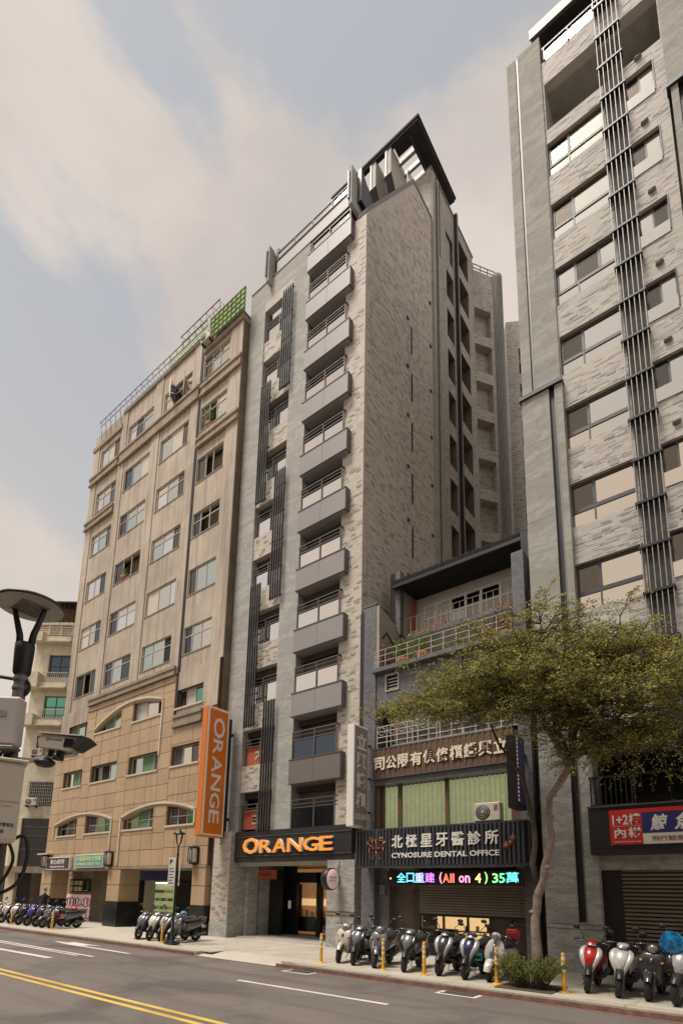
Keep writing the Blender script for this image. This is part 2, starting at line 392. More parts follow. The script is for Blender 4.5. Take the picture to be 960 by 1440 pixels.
def frame_of(t):
    t = Vector(t).normalized(); a = Vector((0, 0, 1)) if abs(t.z) < .9 else Vector((1, 0, 0))
    u = t.cross(a).normalized(); return u, t.cross(u).normalized()
class MB:
    def __init__(s): s.v = []; s.f = []; s.mi = []; s.sm = []; s.T = None
    def add(s, vs, fs, mi=0, sm=False):
        b = len(s.v)
        if s.T is not None: vs = [s.T @ Vector(p) for p in vs]
        s.v += [tuple(p) for p in vs]; s.f += [tuple(b + i for i in f) for f in fs]
        s.mi += [mi] * len(fs); s.sm += [sm] * len(fs); return s
    def box(s, x0, x1, y0, y1, z0, z1, mi=0, bev=0.0):
        if x0 > x1: x0, x1 = x1, x0
        if y0 > y1: y0, y1 = y1, y0
        if z0 > z1: z0, z1 = z1, z0
        if bev:
            b = min(bev, (x1 - x0) * .45, (y1 - y0) * .45, (z1 - z0) * .45)
            vs = []; key = {}
            for i, X in enumerate((x0, x1)):
                for j, Y in enumerate((y0, y1)):
                    for k, Z in enumerate((z0, z1)):
                        sx, sy, sz = (1, -1)[i], (1, -1)[j], (1, -1)[k]
                        for ax, d in ((0, (0, b * sy, b * sz)), (1, (b * sx, 0, b * sz)), (2, (b * sx, b * sy, 0))):
                            key[(i, j, k, ax)] = len(vs); vs.append((X + d[0], Y + d[1], Z + d[2]))
            fs = []
            def q(a, b_, c, d): fs.append((a, b_, c, d))
            K = key
            for i in (0, 1): q(K[i, 0, 0, 0], K[i, 1, 0, 0], K[i, 1, 1, 0], K[i, 0, 1, 0])
            for j in (0, 1): q(K[0, j, 0, 1], K[1, j, 0, 1], K[1, j, 1, 1], K[0, j, 1, 1])
            for k in (0, 1): q(K[0, 0, k, 2], K[1, 0, k, 2], K[1, 1, k, 2], K[0, 1, k, 2])
            for i in (0, 1):
                for j in (0, 1): q(K[i, j, 0, 0], K[i, j, 1, 0], K[i, j, 1, 1], K[i, j, 0, 1])
            for i in (0, 1):
                for k in (0, 1): q(K[i, 0, k, 0], K[i, 1, k, 0], K[i, 1, k, 2], K[i, 0, k, 2])
            for j in (0, 1):
                for k in (0, 1): q(K[0, j, k, 1], K[1, j, k, 1], K[1, j, k, 2], K[0, j, k, 2])
            for i in (0, 1):
                for j in (0, 1):
                    for k in (0, 1): fs.append((K[i, j, k, 0], K[i, j, k, 1], K[i, j, k, 2]))
            return s.add(vs, fs, mi)
        return s.add([(x0, y0, z0), (x1, y0, z0), (x1, y1, z0), (x0, y1, z0), (x0, y0, z1), (x1, y0, z1), (x1, y1, z1), (x0, y1, z1)],
                     [(3, 2, 1, 0), (4, 5, 6, 7), (0, 1, 5, 4), (1, 2, 6, 5), (2, 3, 7, 6), (3, 0, 4, 7)], mi)
    def quad(s, a, b, c, d, mi=0): return s.add([a, b, c, d], [(0, 1, 2, 3)], mi)
    def prism(s, poly, axis, a, b, mi=0, caps=True):
        n = len(poly)
        def mk(p, t): return {0: (t, p[0], p[1]), 1: (p[0], t, p[1]), 2: (p[0], p[1], t)}[axis]
        vs = [mk(p, a) for p in poly] + [mk(p, b) for p in poly]
        fs = [(i, (i + 1) % n, (i + 1) % n + n, i + n) for i in range(n)]
        if caps: fs += [tuple(range(n))[::-1], tuple(range(n, 2 * n))]
        return s.add(vs, fs, mi)
    def tube(s, path, r, n=8, mi=0, caps=True, sm=True):
        path = [Vector(p) for p in path]; m = len(path)
        rs = r if isinstance(r, (list, tuple)) else [r] * m
        vs = []; u = None
        for i, p in enumerate(path):
            t = (path[min(i + 1, m - 1)] - path[max(i - 1, 0)]).normalized()
            if u is None: u, w = frame_of(t)
            else:
                u = (u - t * u.dot(t)).normalized(); w = t.cross(u)
            for k in range(n):
                a = 2 * math.pi * k / n; vs.append(p + (u * math.cos(a) + w * math.sin(a)) * rs[i])
        fs = [(i * n + k, i * n + (k + 1) % n, (i + 1) * n + (k + 1) % n, (i + 1) * n + k) for i in range(m - 1) for k in range(n)]
        if caps: fs += [tuple(range(n))[::-1], tuple(range((m - 1) * n, m * n))]
        return s.add(vs, fs, mi, sm)
    def lathe(s, prof, c, axis=2, n=20, mi=0, sm=True, a0=0.0, a1=2 * math.pi):
        full = abs(a1 - a0 - 2 * math.pi) < 1e-6; cnt = n if full else n + 1; vs = []
        for r, h in prof:
            for k in range(cnt):
                a = a0 + (a1 - a0) * k / n; x, y = r * math.cos(a), r * math.sin(a)
                vs.append((c[0] + x, c[1] + y, c[2] + h) if axis == 2 else ((c[0] + x, c[1] + h, c[2] + y) if axis == 1 else (c[0] + h, c[1] + x, c[2] + y)))
        fs = []
        for i in range(len(prof) - 1):
            for k in range(n):
                k2 = (k + 1) % cnt; fs.append((i * cnt + k, i * cnt + k2, (i + 1) * cnt + k2, (i + 1) * cnt + k))
        return s.add(vs, fs, mi, sm)
    def loft(s, rings, axis, n=14, p=2.6, mi=0, caps=True, sm=True):
        """rings: (t, c1, c2, h1, h2) superellipse sections across an axis"""
        vs = []
        for t_, c1, c2, h1, h2 in rings:
            for k in range(n):
                a = 2 * math.pi * k / n; ca, sa = math.cos(a), math.sin(a)
                q1 = c1 + h1 * math.copysign(abs(ca) ** (2 / p), ca); q2 = c2 + h2 * math.copysign(abs(sa) ** (2 / p), sa)
                vs.append({0: (t_, q1, q2), 1: (q1, t_, q2), 2: (q1, q2, t_)}[axis])
        m = len(rings)
        fs = [(i * n + k, i * n + (k + 1) % n, (i + 1) * n + (k + 1) % n, (i + 1) * n + k) for i in range(m - 1) for k in range(n)]
        if caps: fs += [tuple(range(n))[::-1], tuple(range((m - 1) * n, m * n))]
        return s.add(vs, fs, mi, sm)
    def mesh(s, name, mats, off=(0, 0, 0)):
        me = bpy.data.meshes.new(name)
        off = Vector(off)
        me.from_pydata([tuple(Vector(p) - off) for p in s.v] if off.length else s.v, [], s.f)
        for m in (mats if isinstance(mats, (list, tuple)) else [mats]): me.materials.append(MATS[m])
        if any(s.mi): me.polygons.foreach_set('material_index', s.mi)
        if any(s.sm): me.polygons.foreach_set('use_smooth', s.sm)
        me.update()
        return me
    def build(s, name, mats, parent=None, local=False, **kw):
        off = Vector((0, 0, 0)) if (local or parent is None) else ORG[parent.name]
        o = bpy.data.objects.new(name, s.mesh(name, mats, off)); COL.objects.link(o)
        if parent is not None:
            o.parent = parent; ORG[o.name] = Vector(off)
        else: ORG[o.name] = Vector((0, 0, 0))
        return setp(o, kw.get('label'), kw.get('cat'), kw.get('group'), kw.get('kind'))
def smooth_path(pts, n=6):
    P = [Vector(p) for p in pts]; out = []
    for i in range(len(P) - 1):
        p0, p1, p2, p3 = P[max(i - 1, 0)], P[i], P[i + 1], P[min(i + 2, len(P) - 1)]
        for k in range(n):
            t = k / n; out.append(.5 * ((2 * p1) + (p2 - p0) * t + (2 * p0 - 5 * p1 + 4 * p2 - p3) * t * t + (3 * p1 - p0 - 3 * p2 + p3) * t ** 3))
    out.append(P[-1]); return out
def fix_normals(o):
    import bmesh
    b = bmesh.new(); b.from_mesh(o.data); bmesh.ops.recalc_face_normals(b, faces=b.faces); b.to_mesh(o.data); b.free(); return o
CUBES = {}
def piece(name, mat, parent, x0, x1, y0, y1, z0, z1, bev=False, **kw):
    """one small box piece that shares its mesh with all the others of its material"""
    key = (name, mat)
    if key not in CUBES:
        CUBES[key] = MB().box(-.5, .5, -.5, .5, -.5, .5).mesh(name, mat)
    o = bpy.data.objects.new(name, CUBES[key]); COL.objects.link(o)
    off = ORG[parent.name] if parent is not None else Vector((0, 0, 0))
    o.location = Vector(((x0 + x1) / 2, (y0 + y1) / 2, (z0 + z1) / 2)) - off
    o.scale = (abs(x1 - x0), abs(y1 - y0), abs(z1 - z0))
    if parent is not None: o.parent = parent
    ORG[o.name] = Vector((0, 0, 0))
    return setp(o, kw.get('label'), kw.get('cat'), kw.get('group'), kw.get('kind'))

def text_obj(name, body, mat, parent, width, height, loc, rot, depth=.02, sx=None, bold=0.0, shear=0.0, side=None, spacing=1.0, res=2):
    """lettering as a mesh, fitted into width x height, lower left corner at loc (world, or local to a rotated parent)"""
    c = bpy.data.curves.new(name, 'FONT'); c.body = body; c.extrude = .5; c.offset = bold; c.resolution_u = res; c.shear = shear
    c.space_character = spacing
    tmp = bpy.data.objects.new('tmp_text', c); COL.objects.link(tmp)
    me = bpy.data.meshes.new_from_object(tmp.evaluated_get(bpy.context.evaluated_depsgraph_get()))
    bpy.data.objects.remove(tmp); bpy.data.curves.remove(c)
    xs = [v.co.x for v in me.vertices]; ys = [v.co.y for v in me.vertices]
    if not xs: return None
    x0, x1, y0, y1 = min(xs), max(xs), min(ys), max(ys)
    kx = width / (x1 - x0); ky = height / (y1 - y0)
    for v in me.vertices: v.co = ((v.co.x - x0) * kx, (v.co.y - y0) * ky, (v.co.z + .5) * depth)
    me.materials.clear(); me.materials.append(MATS[mat])
    if side:
        me.materials.append(MATS[side])
        for p in me.polygons:
            p.material_index = 0 if p.normal.z > .9 else 1
    me.name = name
    o = bpy.data.objects.new(name, me); COL.objects.link(o)
    off = ORG[parent.name] if parent is not None else Vector((0, 0, 0))
    o.location = Vector(loc) - off; o.rotation_euler = rot
    if parent is not None: o.parent = parent
    return o
FRONT = (R(90), 0, 0)              # lettering that faces the street (-Y)

def wall(mb, x0, x1, z0, z1, y, depth, holes=(), mi=0, mr=None, sides=True, axis='y', back=False):
    """a wall slab facing -Y (axis 'y', spans X) or +X (axis 'x', spans Y) with rectangular holes and their reveals"""
    mr = mi if mr is None else mr
    def pt(u, w, d): return (u, y + d, w) if axis == 'y' else (y - d, u, w)
    xs = sorted({x0, x1} | {min(max(h[0], x0), x1) for h in holes} | {min(max(h[1], x0), x1) for h in holes})
    zs = sorted({z0, z1} | {min(max(h[2], z0), z1) for h in holes} | {min(max(h[3], z0), z1) for h in holes})
    for i in range(len(xs) - 1):
        for j in range(len(zs) - 1):
            cx, cz = (xs[i] + xs[i + 1]) / 2, (zs[j] + zs[j + 1]) / 2
            if any(h[0] < cx < h[1] and h[2] < cz < h[3] for h in holes): continue
            mb.quad(pt(xs[i], zs[j], 0), pt(xs[i + 1], zs[j], 0), pt(xs[i + 1], zs[j + 1], 0), pt(xs[i], zs[j + 1], 0), mi)
    for h in holes:
        a, b, c, d = max(h[0], x0), min(h[1], x1), max(h[2], z0), min(h[3], z1)
        D = h[4] if len(h) > 4 else depth
        mb.quad(pt(a, c, 0), pt(a, d, 0), pt(a, d, D), pt(a, c, D), mr)
        mb.quad(pt(b, c, 0), pt(b, c, D), pt(b, d, D), pt(b, d, 0), mr)
        mb.quad(pt(a, d, 0), pt(b, d, 0), pt(b, d, D), pt(a, d, D), mr)
        mb.quad(pt(a, c, 0), pt(a, c, D), pt(b, c, D), pt(b, c, 0), mr)
    if sides:
        mb.quad(pt(x0, z0, 0), pt(x0, z1, 0), pt(x0, z1, depth), pt(x0, z0, depth), mi)
        mb.quad(pt(x1, z0, 0), pt(x1, z0, depth), pt(x1, z1, depth), pt(x1, z1, 0), mi)
        mb.quad(pt(x0, z1, 0), pt(x1, z1, 0), pt(x1, z1, depth), pt(x0, z1, depth), mi)
        mb.quad(pt(x0, z0, 0), pt(x0, z0, depth), pt(x1, z0, depth), pt(x1, z0, 0), mi)
    return mb

def window(parent, x0, x1, z0, z1, y, cols, fm='frame_alu', fw=.05, transom=None, mats=('glass_sky',), name='window', fd=.06, topmats=None, sub=True):
    """frame mesh with its panes as children; cols = inner fractions where the mullions stand; transom = fraction of height"""
    mb = MB()
    mb.box(x0, x1, y, y + fd, z0, z0 + fw).box(x0, x1, y, y + fd, z1 - fw, z1)
    mb.box(x0, x0 + fw, y + .001, y + fd - .001, z0 + fw, z1 - fw).box(x1 - fw, x1, y + .001, y + fd - .001, z0 + fw, z1 - fw)
    W = x1 - x0; H = z1 - z0; ed = [0] + list(cols) + [1]
    for c in cols: mb.box(x0 + W * c - fw / 2, x0 + W * c + fw / 2, y - .004, y + fd - .002, z0 + fw, z1 - fw)
    if transom: mb.box(x0 + fw, x1 - fw, y - .002, y + fd - .003, z0 + H * transom - fw / 2, z0 + H * transom + fw / 2)
    w = mb.build(name, fm, parent)
    for i in range(len(ed) - 1):
        a, b = x0 + W * ed[i] + fw / 2, x0 + W * ed[i + 1] - fw / 2
        zz = [(z0 + fw, z1 - fw, mats)] if not transom else [(z0 + fw, z0 + H * transom - fw / 2, mats), (z0 + H * transom + fw / 2, z1 - fw, topmats or mats)]
        for za, zb, mm in zz:
            m = mm[i % len(mm)]
            if m == 'louvre':
                nl = max(3, int((zb - za) / .11))
                for k in range(nl):
                    q = za + (zb - za) * k / nl
                    piece('louvre', 'metal_grey', w, a, b, y + .01, y + .05, q, q + (zb - za) / nl * .6)
                piece('back', 'room_dark', w, a, b, y + .055, y + .07, za, zb)
            elif m == 'open': piece('opening_back', 'room_dark', w, a, b, y + .5, y + .52, za, zb)
            else: piece('pane', m, w, a, b, y + .028, y + .036, za, zb)
    return w
def railing(parent, x0, x1, z0, z1, y, step, mat, r=.012, bars='z', nrails=1, name='railing'):
    mb = MB(); mb.box(x0, x1, y - r * 1.4, y + r * 1.4, z1 - r * 2, z1)
    if nrails > 1:
        for k in range(1, nrails): q = z0 + (z1 - z0) * k / nrails; mb.box(x0, x1, y - r, y + r, q - r, q + r)
    n = max(2, int(round((x1 - x0) / step)))
    for k in range(n + 1):
        q = x0 + (x1 - x0) * k / n; mb.box(q - r, q + r, y - r * .9, y + r * .9, z0, z1 - r * 2)
    return mb.build(name, mat, parent)

# ------------------------------------------------------------------ ground
G = 0.13
grd = MB().quad((-220, -160, -.012), (160, -160, -.012), (160, 300, -.012), (-220, 300, -.012)).build('ground', 'asphalt', None, kind='structure')
road = MB().quad((-160, 3.2, 0), (60, 3.2, 0), (60, 11.25, 0), (-160, 11.25, 0)).build('road', 'asphalt', None, kind='structure')
def mark(name, pts, mat='paint_white', z=.004):
    return MB().add([(x, y, z) for x, y in pts], [tuple(range(len(pts)))], 0).build(name, mat, road)
for y in (5.62, 5.88): mark('yellow_line', [(-70, y), (30, y), (30, y + .12), (-70, y + .12)], 'paint_yellow')
for a, b in ((-9.75, -5.72), (-1.7, 2.3), (6.3, 10.3)): mark('lane_dash', [(a, 8.9), (b, 8.95), (b, 9.07), (a, 9.02)])
mark('lane_line', [(-60, 9.05), (-15.95, 8.80), (-15.95, 8.92), (-60, 9.18)])
mark('lane_line', [(-60, 8.78), (-16.5, 8.60), (-16.5, 8.70), (-60, 8.90)])
mark('lane_dash', [(-21.3, 7.62), (-16.45, 7.72), (-16.45, 7.92), (-21.3, 7.84)])
mark('lane_dash', [(-33, 7.58), (-27, 7.6), (-27, 7.8), (-33, 7.8)])
mark('arrow', [(-20.2, 10.05), (-16.0, 10.0), (-16.0, 10.14), (-19.1, 10.2), (-19.1, 10.42), (-18.55, 10.62), (-20.6, 10.62), (-20.6, 10.4), (-21.6, 10.33)])
mark('kerb_paint', [(-60, 11.10), (-14.2, 11.10), (-14.2, 11.2), (-60, 11.2)], 'kerb_red')
mark('kerb_paint', [(-10.8, 11.10), (30, 11.10), (30, 11.19), (-10.8, 11.19)], 'kerb_red', .005)
for cx in (-5.2, -9.6):
    x0, x1, y0, y1 = cx - .48, cx + .42, 10.72, 11.14
    mark('drain_outline', [(x0, y0), (x1, y0), (x1, y0 + .09), (x0, y0 + .09)], z=.008)
    mark('drain_outline', [(x0, y0 + .09), (x0 + .09, y0 + .09), (x0 + .09, y1), (x0, y1)], z=.008)
    mark('drain_outline', [(x1 - .09, y0 + .09), (x1, y0 + .09), (x1, y1), (x1 - .09, y1)], z=.008)
    g = MB()
    for k in range(9): g.box(x0 + .12 + k * .075, x0 + .15 + k * .075, y0 + .12, y1 - .03, .004, .02)
    g.box(x0 + .1, x1 - .1, y0 + .1, y0 + .125, .004, .021).box(x0 + .1, x1 - .1, y1 - .03, y1 - .005, .004, .021)
    g.build('drain_grate', 'metal_grey', road)
MB().lathe([(0, .006), (.33, .006), (.35, .0)], (-19.2, 12.6, G)).build('manhole_cover', 'metal_dark', road)

walk = MB()
walk.box(-160, -14.2, 11.5, 34, -.2, G).box(-10.8, 60, 11.5, 34, -.2, G).box(-14.2, -10.8, 12.1, 34, -.2, G - .001)
walk.add([(-14.2, 11.25, .012), (-10.8, 11.25, .012), (-10.8, 12.1, G - .001), (-14.2, 12.1, G - .001)], [(0, 1, 2, 3)])
walk = walk.build('sidewalk', 'paving', None, kind='structure')
near = MB().box(-160, 60, -3.5, 3.05, -.2, G).build('near_sidewalk', 'paving', None, kind='structure')
near_kerb = MB().box(-160, 60, 3.05, 3.2, -.2, G + .002).build('near_kerb', 'kerb_stone', None, kind='structure')
kerb = MB().box(-160, -34.2, 11.25, 11.5, -.2, G + .002).box(2, 60, 11.25, 11.5, -.2, G + .002).build('kerb', 'kerb_stone', None, kind='structure')
for xa, xb in ((-60, -14.3), (-10.75, 40)): MB().box(xa, xb, 11.238, 11.249, -.05, .095).build('kerb_face', 'kerb_red', kerb)
x = -34.2
while x < 2.0:
    if not (-14.3 < x + .5 < -10.7):
        piece('kerbstone', 'kerb_stone', kerb, x + .004, x + .996, 11.25, 11.497, -.1, G + .002 + random.uniform(-.004, .003))
    x += 1.0
# paving slabs where they can be told apart
x = -17.4
while x < 1.5:
    y = 11.51
    while y < 15.3:
        if not (-14.3 < x + .3 < -10.6 and y < 12.2) and not (-4.75 < x + .45 < -3.35 and y < 12.6):
            piece('paving_slab', 'paving', walk, x + .006, x + .894, y + .006, min(y + .894, 15.33), G - .02, G + .006 + random.uniform(-.002, .002))
        y += .9
    x += .9
planter = MB().box(-4.72, -3.55, 11.56, 12.72, G - .1, G + .018).build('planting_bed', 'soil', None, kind='structure')

# ------------------------------------------------------------------ beige apartment building on the left
LB = thing('apartment_building', 'beige stained apartment building with arched granite lower storeys and window columns', 'building', (-26.5, 15.4, G))
yl, yu = 15.3, 15.38
COLS_U = [(-33.0, -30.6), (-29.6, -26.85), (-25.75, -23.08), (-22.0, -19.85)]
COLS_L = [(-33.0, -30.75), (-29.75, -27.08), (-25.92, -23.28), (-22.18, -20.07)]
rows_u = [(29.95, 31.35), (26.6, 28.1), (23.4, 24.88), (20.15, 21.55), (16.85, 18.3), (13.62, 15.08)]
rows_l = [(10.8, 11.75), (7.88, 8.84), (5.0, 5.92)]
def arcz(c, hw, base, rise): return lambda x: base + rise * (1 - ((x - c) / hw) ** 2)
arc7 = arcz(-25.9, 3.95, 10.85, 1.02); arc9a = arcz(-30.2, 3.15, 5.52, .48); arc9b = arcz(-23.05, 2.95, 5.52, .48)
holes = []
for (a, b) in COLS_U:
    for (c, d) in rows_u: holes.append([a, b, c, d, .3])
lowh = []
for j, (c, d) in enumerate(rows_l):
    for i, (a, b) in enumerate(COLS_L):
        top = d
        if j == 0 and i in (1, 2): top = 11.95
        if j == 2: top = 6.05
        lowh.append([a, b, c, top, .3])
w = MB()
wall(w, -33.9, -18.8, 12.7, 33.0, yu, .3, holes, 0, sides=False)
w.box(-33.9, -30.3, yu + .3, yu + .35, 31.9, 33.0, 0)
body = w.build('wall', 'tile_plaster', LB)
w = MB(); wall(w, -34.2, -18.98, 3.1, 12.7, yl + .06, .45, lowh, 0, sides=False)
w.build('lower_wall', 'joint_brown', LB)
w = MB()
w.box(-33.9, -18.8, yu + .45, 30, 3.3, 32.0, 0)
w.quad((-18.799, yu, 3.1), (-18.799, yu + .45, 3.1), (-18.799, yu + .45, 32.2), (-18.799, yu, 32.2))
w.quad((-18.97, yl + .06, 3.1), (-18.97, yu + .45, 3.1), (-18.97, yu + .45, 12.7), (-18.97, yl + .06, 12.7))
w.quad((-33.901, yu, 3.1), (-33.901, yu, 32.2), (-33.901, yu + .45, 32.2), (-33.901, yu + .45, 3.1))
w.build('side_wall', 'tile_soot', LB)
# pilasters and parapets
def pil(x0, x1, z0, z1, d=.055, mat='tile_plaster', name='pilaster'):
    MB().box(x0, x1, yu - d, yu + .01, z0, z1).build(name, mat, LB)
for x0, x1, z1 in ((-33.9, -33.2, 31.9), (-30.42, -29.78, 32.95), (-26.68, -25.92, 32.9), (-22.9, -22.25, 32.8), (-19.68, -18.802, 31.6)):
    pil(x0, x1, 12.7, z1)
MB().box(-22.22, -22.08, yu - .03, yu + .02, 10.5, 32.6).build('groove_and_pipe', 'metal_dark', LB)  # dark strip standing in for the shaded groove between the bays
MB().box(-30.3, -22.1, yu - .12, yu + .3, 32.72, 32.98).build('parapet', 'moulding_stain', LB)
MB().box(-22.0, -18.74, yu - .14, yu + .4, 31.62, 31.92).build('parapet', 'moulding_stain', LB)
MB().box(-34.0, -30.35, yu - .12, yu + .3, 31.75, 32.05).build('parapet', 'moulding_stain', LB)
def cornice(x0, x1, z0, z1, y, mat='moulding_stain', d=.15):
    MB().box(x0, x1, y - d, y - .001, z1 - .16, z1).box(x0 + .03, x1 - .03, y - d * .6, y - .002, z0 + .13, z1 - .16).box(x0, x1, y - d, y - .001, z0, z0 + .13).build('cornice', mat, LB)
cornice(-30.3, -22.22, 28.85, 29.75, yu - .04, 'moulding'); cornice(-34.0, -30.45, 29.0, 29.65, yu - .04, 'moulding'); cornice(-34.0, -30.45, 25.6, 26.2, yu - .04, 'moulding')
cornice(-22.05, -18.75, 28.75, 29.45, yu - .04, 'moulding'); cornice(-22.05, -18.75, 25.5, 26.1, yu - .04, 'moulding')
cornice(-30.8, -22.3, 12.62, 13.1, yl, 'moulding_stain', .14)
cornice(-22.2, -19.95, 9.8, 10.42, yl, 'moulding_stain', .14)
MB().box(-30.8, -22.3, yl - .05, yl, 12.28, 12.36).build('band', 'moulding', LB)
# sills, windows
def sub_rects(rect, hs):
    out = [rect]
    for h in hs:
        nxt = []
        for (a, b, c, d) in out:
            if h[0] >= b or h[1] <= a or h[2] >= d or h[3] <= c: nxt.append((a, b, c, d)); continue
            if h[0] > a: nxt.append((a, h[0], c, d))
            if h[1] < b: nxt.append((h[1], b, c, d))
            m0, m1 = max(a, h[0]), min(b, h[1])
            if h[2] > c: nxt.append((m0, m1, c, h[2]))
            if h[3] < d: nxt.append((m0, m1, h[3], d))
        out = nxt
    return [r for r in out if r[1] - r[0] > .07 and r[3] - r[2] > .07]
PAT = {0: (('glass_sky', 'glass_warm', 'glass_dim'), (.36, .70)), 1: (('glass_dim', 'glass_warm', 'glass_sky'), (.30, .62)),
       2: (('glass_warm', 'glass_sky', 'glass_dim'), (.38, .76)), 3: (('glass_dim', 'glass_sky', 'glass_warm'), (.30, .62))}
over = {(0, 1): ('glass_warm', 'glass_dim', 'glass_sky'), (0, 2): ('glass_sky', 'glass_dark', 'glass_sky'), (0, 3): ('glass_dim', 'glass_sky', 'glass_sky'),
        (1, 3): ('glass_dim', 'open', 'glass_sky'), (2, 3): ('glass_dim', 'open', 'open'), (3, 3): ('glass_dim', 'open', 'open'), (3, 1): ('glass_dim', 'open', 'open'),
        (1, 1): ('glass_bluedark', 'glass_sky', 'glass_sky'), (5, 0): ('room_dark', 'open', 'glass_dim'), (5, 1): ('glass_dim', 'glass_sky', 'glass_dim'),
        (5, 2): ('glass_green', 'glass_sky', 'room_dark'), (4, 2): ('glass_sky', 'glass_warm', 'glass_warm')}
for j, (c, d) in enumerate(rows_u):
    for i, (a, b) in enumerate(COLS_U):
        p, cc = PAT[i]; p = over.get((j, i), p)
        rw_ = random.Random(j * 7 + i * 3 + 1)
        p = tuple((rw_.choice(('glass_pale', 'glass_sky', 'glass_warm', 'glass_pale', 'curtain_pale')) if q in ('glass_sky', 'glass_warm') else ('glass_dark' if q == 'glass_dim' and rw_.random() < .5 else q)) for q in p)
        cc = tuple(x_ + rw_.uniform(-.03, .03) for x_ in cc)
        dd = .07
        wobj = window(LB, a, b, c, d, yu + dd, cc, 'frame_alu', .038, (None, .66, .70, None, .64)[(i * 2 + j) % 5], p, topmats=tuple(('glass_warm' if q in ('glass_sky', 'glass_warm') else q) for q in p))
        MB().box(a - .04, b + .04, yu - .03, yu + .07, c - .06, c).build('sill', 'moulding_stain', LB)
LM = {(0, 0): ('curtain_green2', 'glass_green', 'glass_dim'), (0, 1): ('room_dark', 'curtain_green2', 'glass_green'), (0, 2): ('frame_alu', 'glass_warm', 'room_dark'),
      (0, 3): ('room_dark', 'curtain_pale', 'glass_teal'), (1, 0): ('glass_warm', 'curtain_green2', 'louvre'), (1, 1): ('glass_dim', 'room_dark', 'glass_green'),
      (1, 2): ('glass_green', 'curtain_green2', 'louvre'), (1, 3): ('louvre', 'glass_warm', 'glass_dim'), (2, 0): ('glass_dim', 'glass_dim', 'glass_dim'),
      (2, 1): ('louvre', 'glass_green', 'glass_teal'), (2, 2): ('glass_green', 'curtain_green2', 'louvre'), (2, 3): ('louvre', 'glass_dim', 'glass_teal')}
for n, (a, b, c, d, _) in enumerate(lowh):
    j, i = divmod(n, 4)
    window(LB, a, b, c, d, yl + .22, PAT[i][1], 'frame_alu', .04, None if j != 2 else .42, LM[(j, i)])
    MB().box(a - .06, b + .06, yl - .05, yl + .2, c - .09, c).build('sill', 'moulding_pale', LB)
# granite cladding, panel by panel
regions = [(-34.2, -30.75, 3.12, 10.42), (-30.75, -22.25, 3.12, 12.6), (-22.25, -18.98, 3.12, 9.78)]
for (rx0, rx1, rz0, rz1) in regions:
    nx = max(1, round((rx1 - rx0) / .93)); nz = max(1, round((rz1 - rz0) / .79))
    for i in range(nx):
        for j in range(nz):
            r = (rx0 + (rx1 - rx0) * i / nx, rx0 + (rx1 - rx0) * (i + 1) / nx, rz0 + (rz1 - rz0) * j / nz, rz0 + (rz1 - rz0) * (j + 1) / nz)
            for q in sub_rects(r, lowh):
                piece('granite_panel', 'granite', LB, q[0] + .012, q[1] - .012, yl - random.uniform(0, .006), yl + .06, q[2] + .012, q[3] - .012)
# upper remainders of the lower wall, plaster
for ra in ((-34.05, -30.76, 10.43, 12.7), (-22.05, -18.99, 10.43, 12.7)):
    for q in sub_rects(ra, lowh): MB().box(q[0], q[1], yl + .02, yl + .07, q[2], q[3]).build('plaster_band', 'tile_plaster', LB)
# (windows of the first row must stay open in those bands)
def infill(xa, xb, top, fn, name='arch_infill'):
    m = MB(); N = 10
    for k in range(N):
        p, q = xa + (xb - xa) * k / N, xa + (xb - xa) * (k + 1) / N
        zp, zq = min(top, fn(p)), min(top, fn(q))
        m.quad((p, yl, zp), (q, yl, zq), (q, yl, top), (p, yl, top)); m.quad((p, yl, zp), (p, yl + .24, zp), (q, yl + .24, zq), (q, yl, zq))
    m.build(name, 'granite', LB)
for i in (1, 2): infill(COLS_L[i][0], COLS_L[i][1], 11.95, arc7)
for i in (0, 1): infill(COLS_L[i][0], COLS_L[i][1], 6.05, arc9a)
for i in (2, 3): infill(COLS_L[i][0], COLS_L[i][1], 6.05, arc9b)
def arch_trim(x0, x1, fn, legs=(None, None), up=.1):
    m = MB(); N = 22
    for k in range(N):
        p, q = x0 + (x1 - x0) * k / N, x0 + (x1 - x0) * (k + 1) / N
        m.prism([(p, fn(p) + up), (q, fn(q) + up), (q, fn(q) + up + .11), (p, fn(p) + up + .11)], 1, yl - .07, yl - .001)
    for xx, z0 in zip((x0, x1), legs):
        if z0 is not None: m.box(xx - .05, xx + .05, yl - .07, yl - .002, z0, fn(xx) + up + .1)
    fix_normals(m.build('arch_moulding', 'moulding_pale', LB))
arch_trim(-29.85, -23.18, arc7, (None, 3.6 + 5.0)); arch_trim(-33.4, -27.0, arc9a, (5.0, 3.9)); arch_trim(-26.1, -20.0, arc9b, (3.2, 5.0))
# arcade: soffit, columns, shops behind
MB().box(-34.2, -18.98, yl + .05, 19.2, 3.0, 3.12).build('arcade_ceiling', 'concrete', LB)
MB().box(-34.2, -18.98, yl - .04, yl + .04, 3.0, 3.12).build('arcade_lintel', 'moulding_stain', LB)
for (a, b, y0, y1) in ((-34.3, -33.05, 15.28, 16.3), (-26.85, -25.7, 15.28, 16.4), (-19.9, -18.99, 15.28, 16.3)):
    c = MB().box(a + .03, b - .03, y0 + .03, y1 - .03, G, 3.0).build('column', 'joint_brown', LB)
    for z0, z1, m in ((G, 1.36, 'granite_black'), (1.38, 2.2, 'granite'), (2.22, 3.0, 'granite')):
        e = .0 if m == 'granite' else .05
        piece('column_panel', m, c, a - e, b + e, y0 - e, y0 + .028, z0, z1 - .01)
        piece('column_panel', m, c, b - .029, b + e, y0 + .03, y1, z0, z1 - .01)
MB().box(-36.5, -18.98, 17.75, 18.0, G, 3.0).build('arcade_back_wall', 'tile_shop', LB)
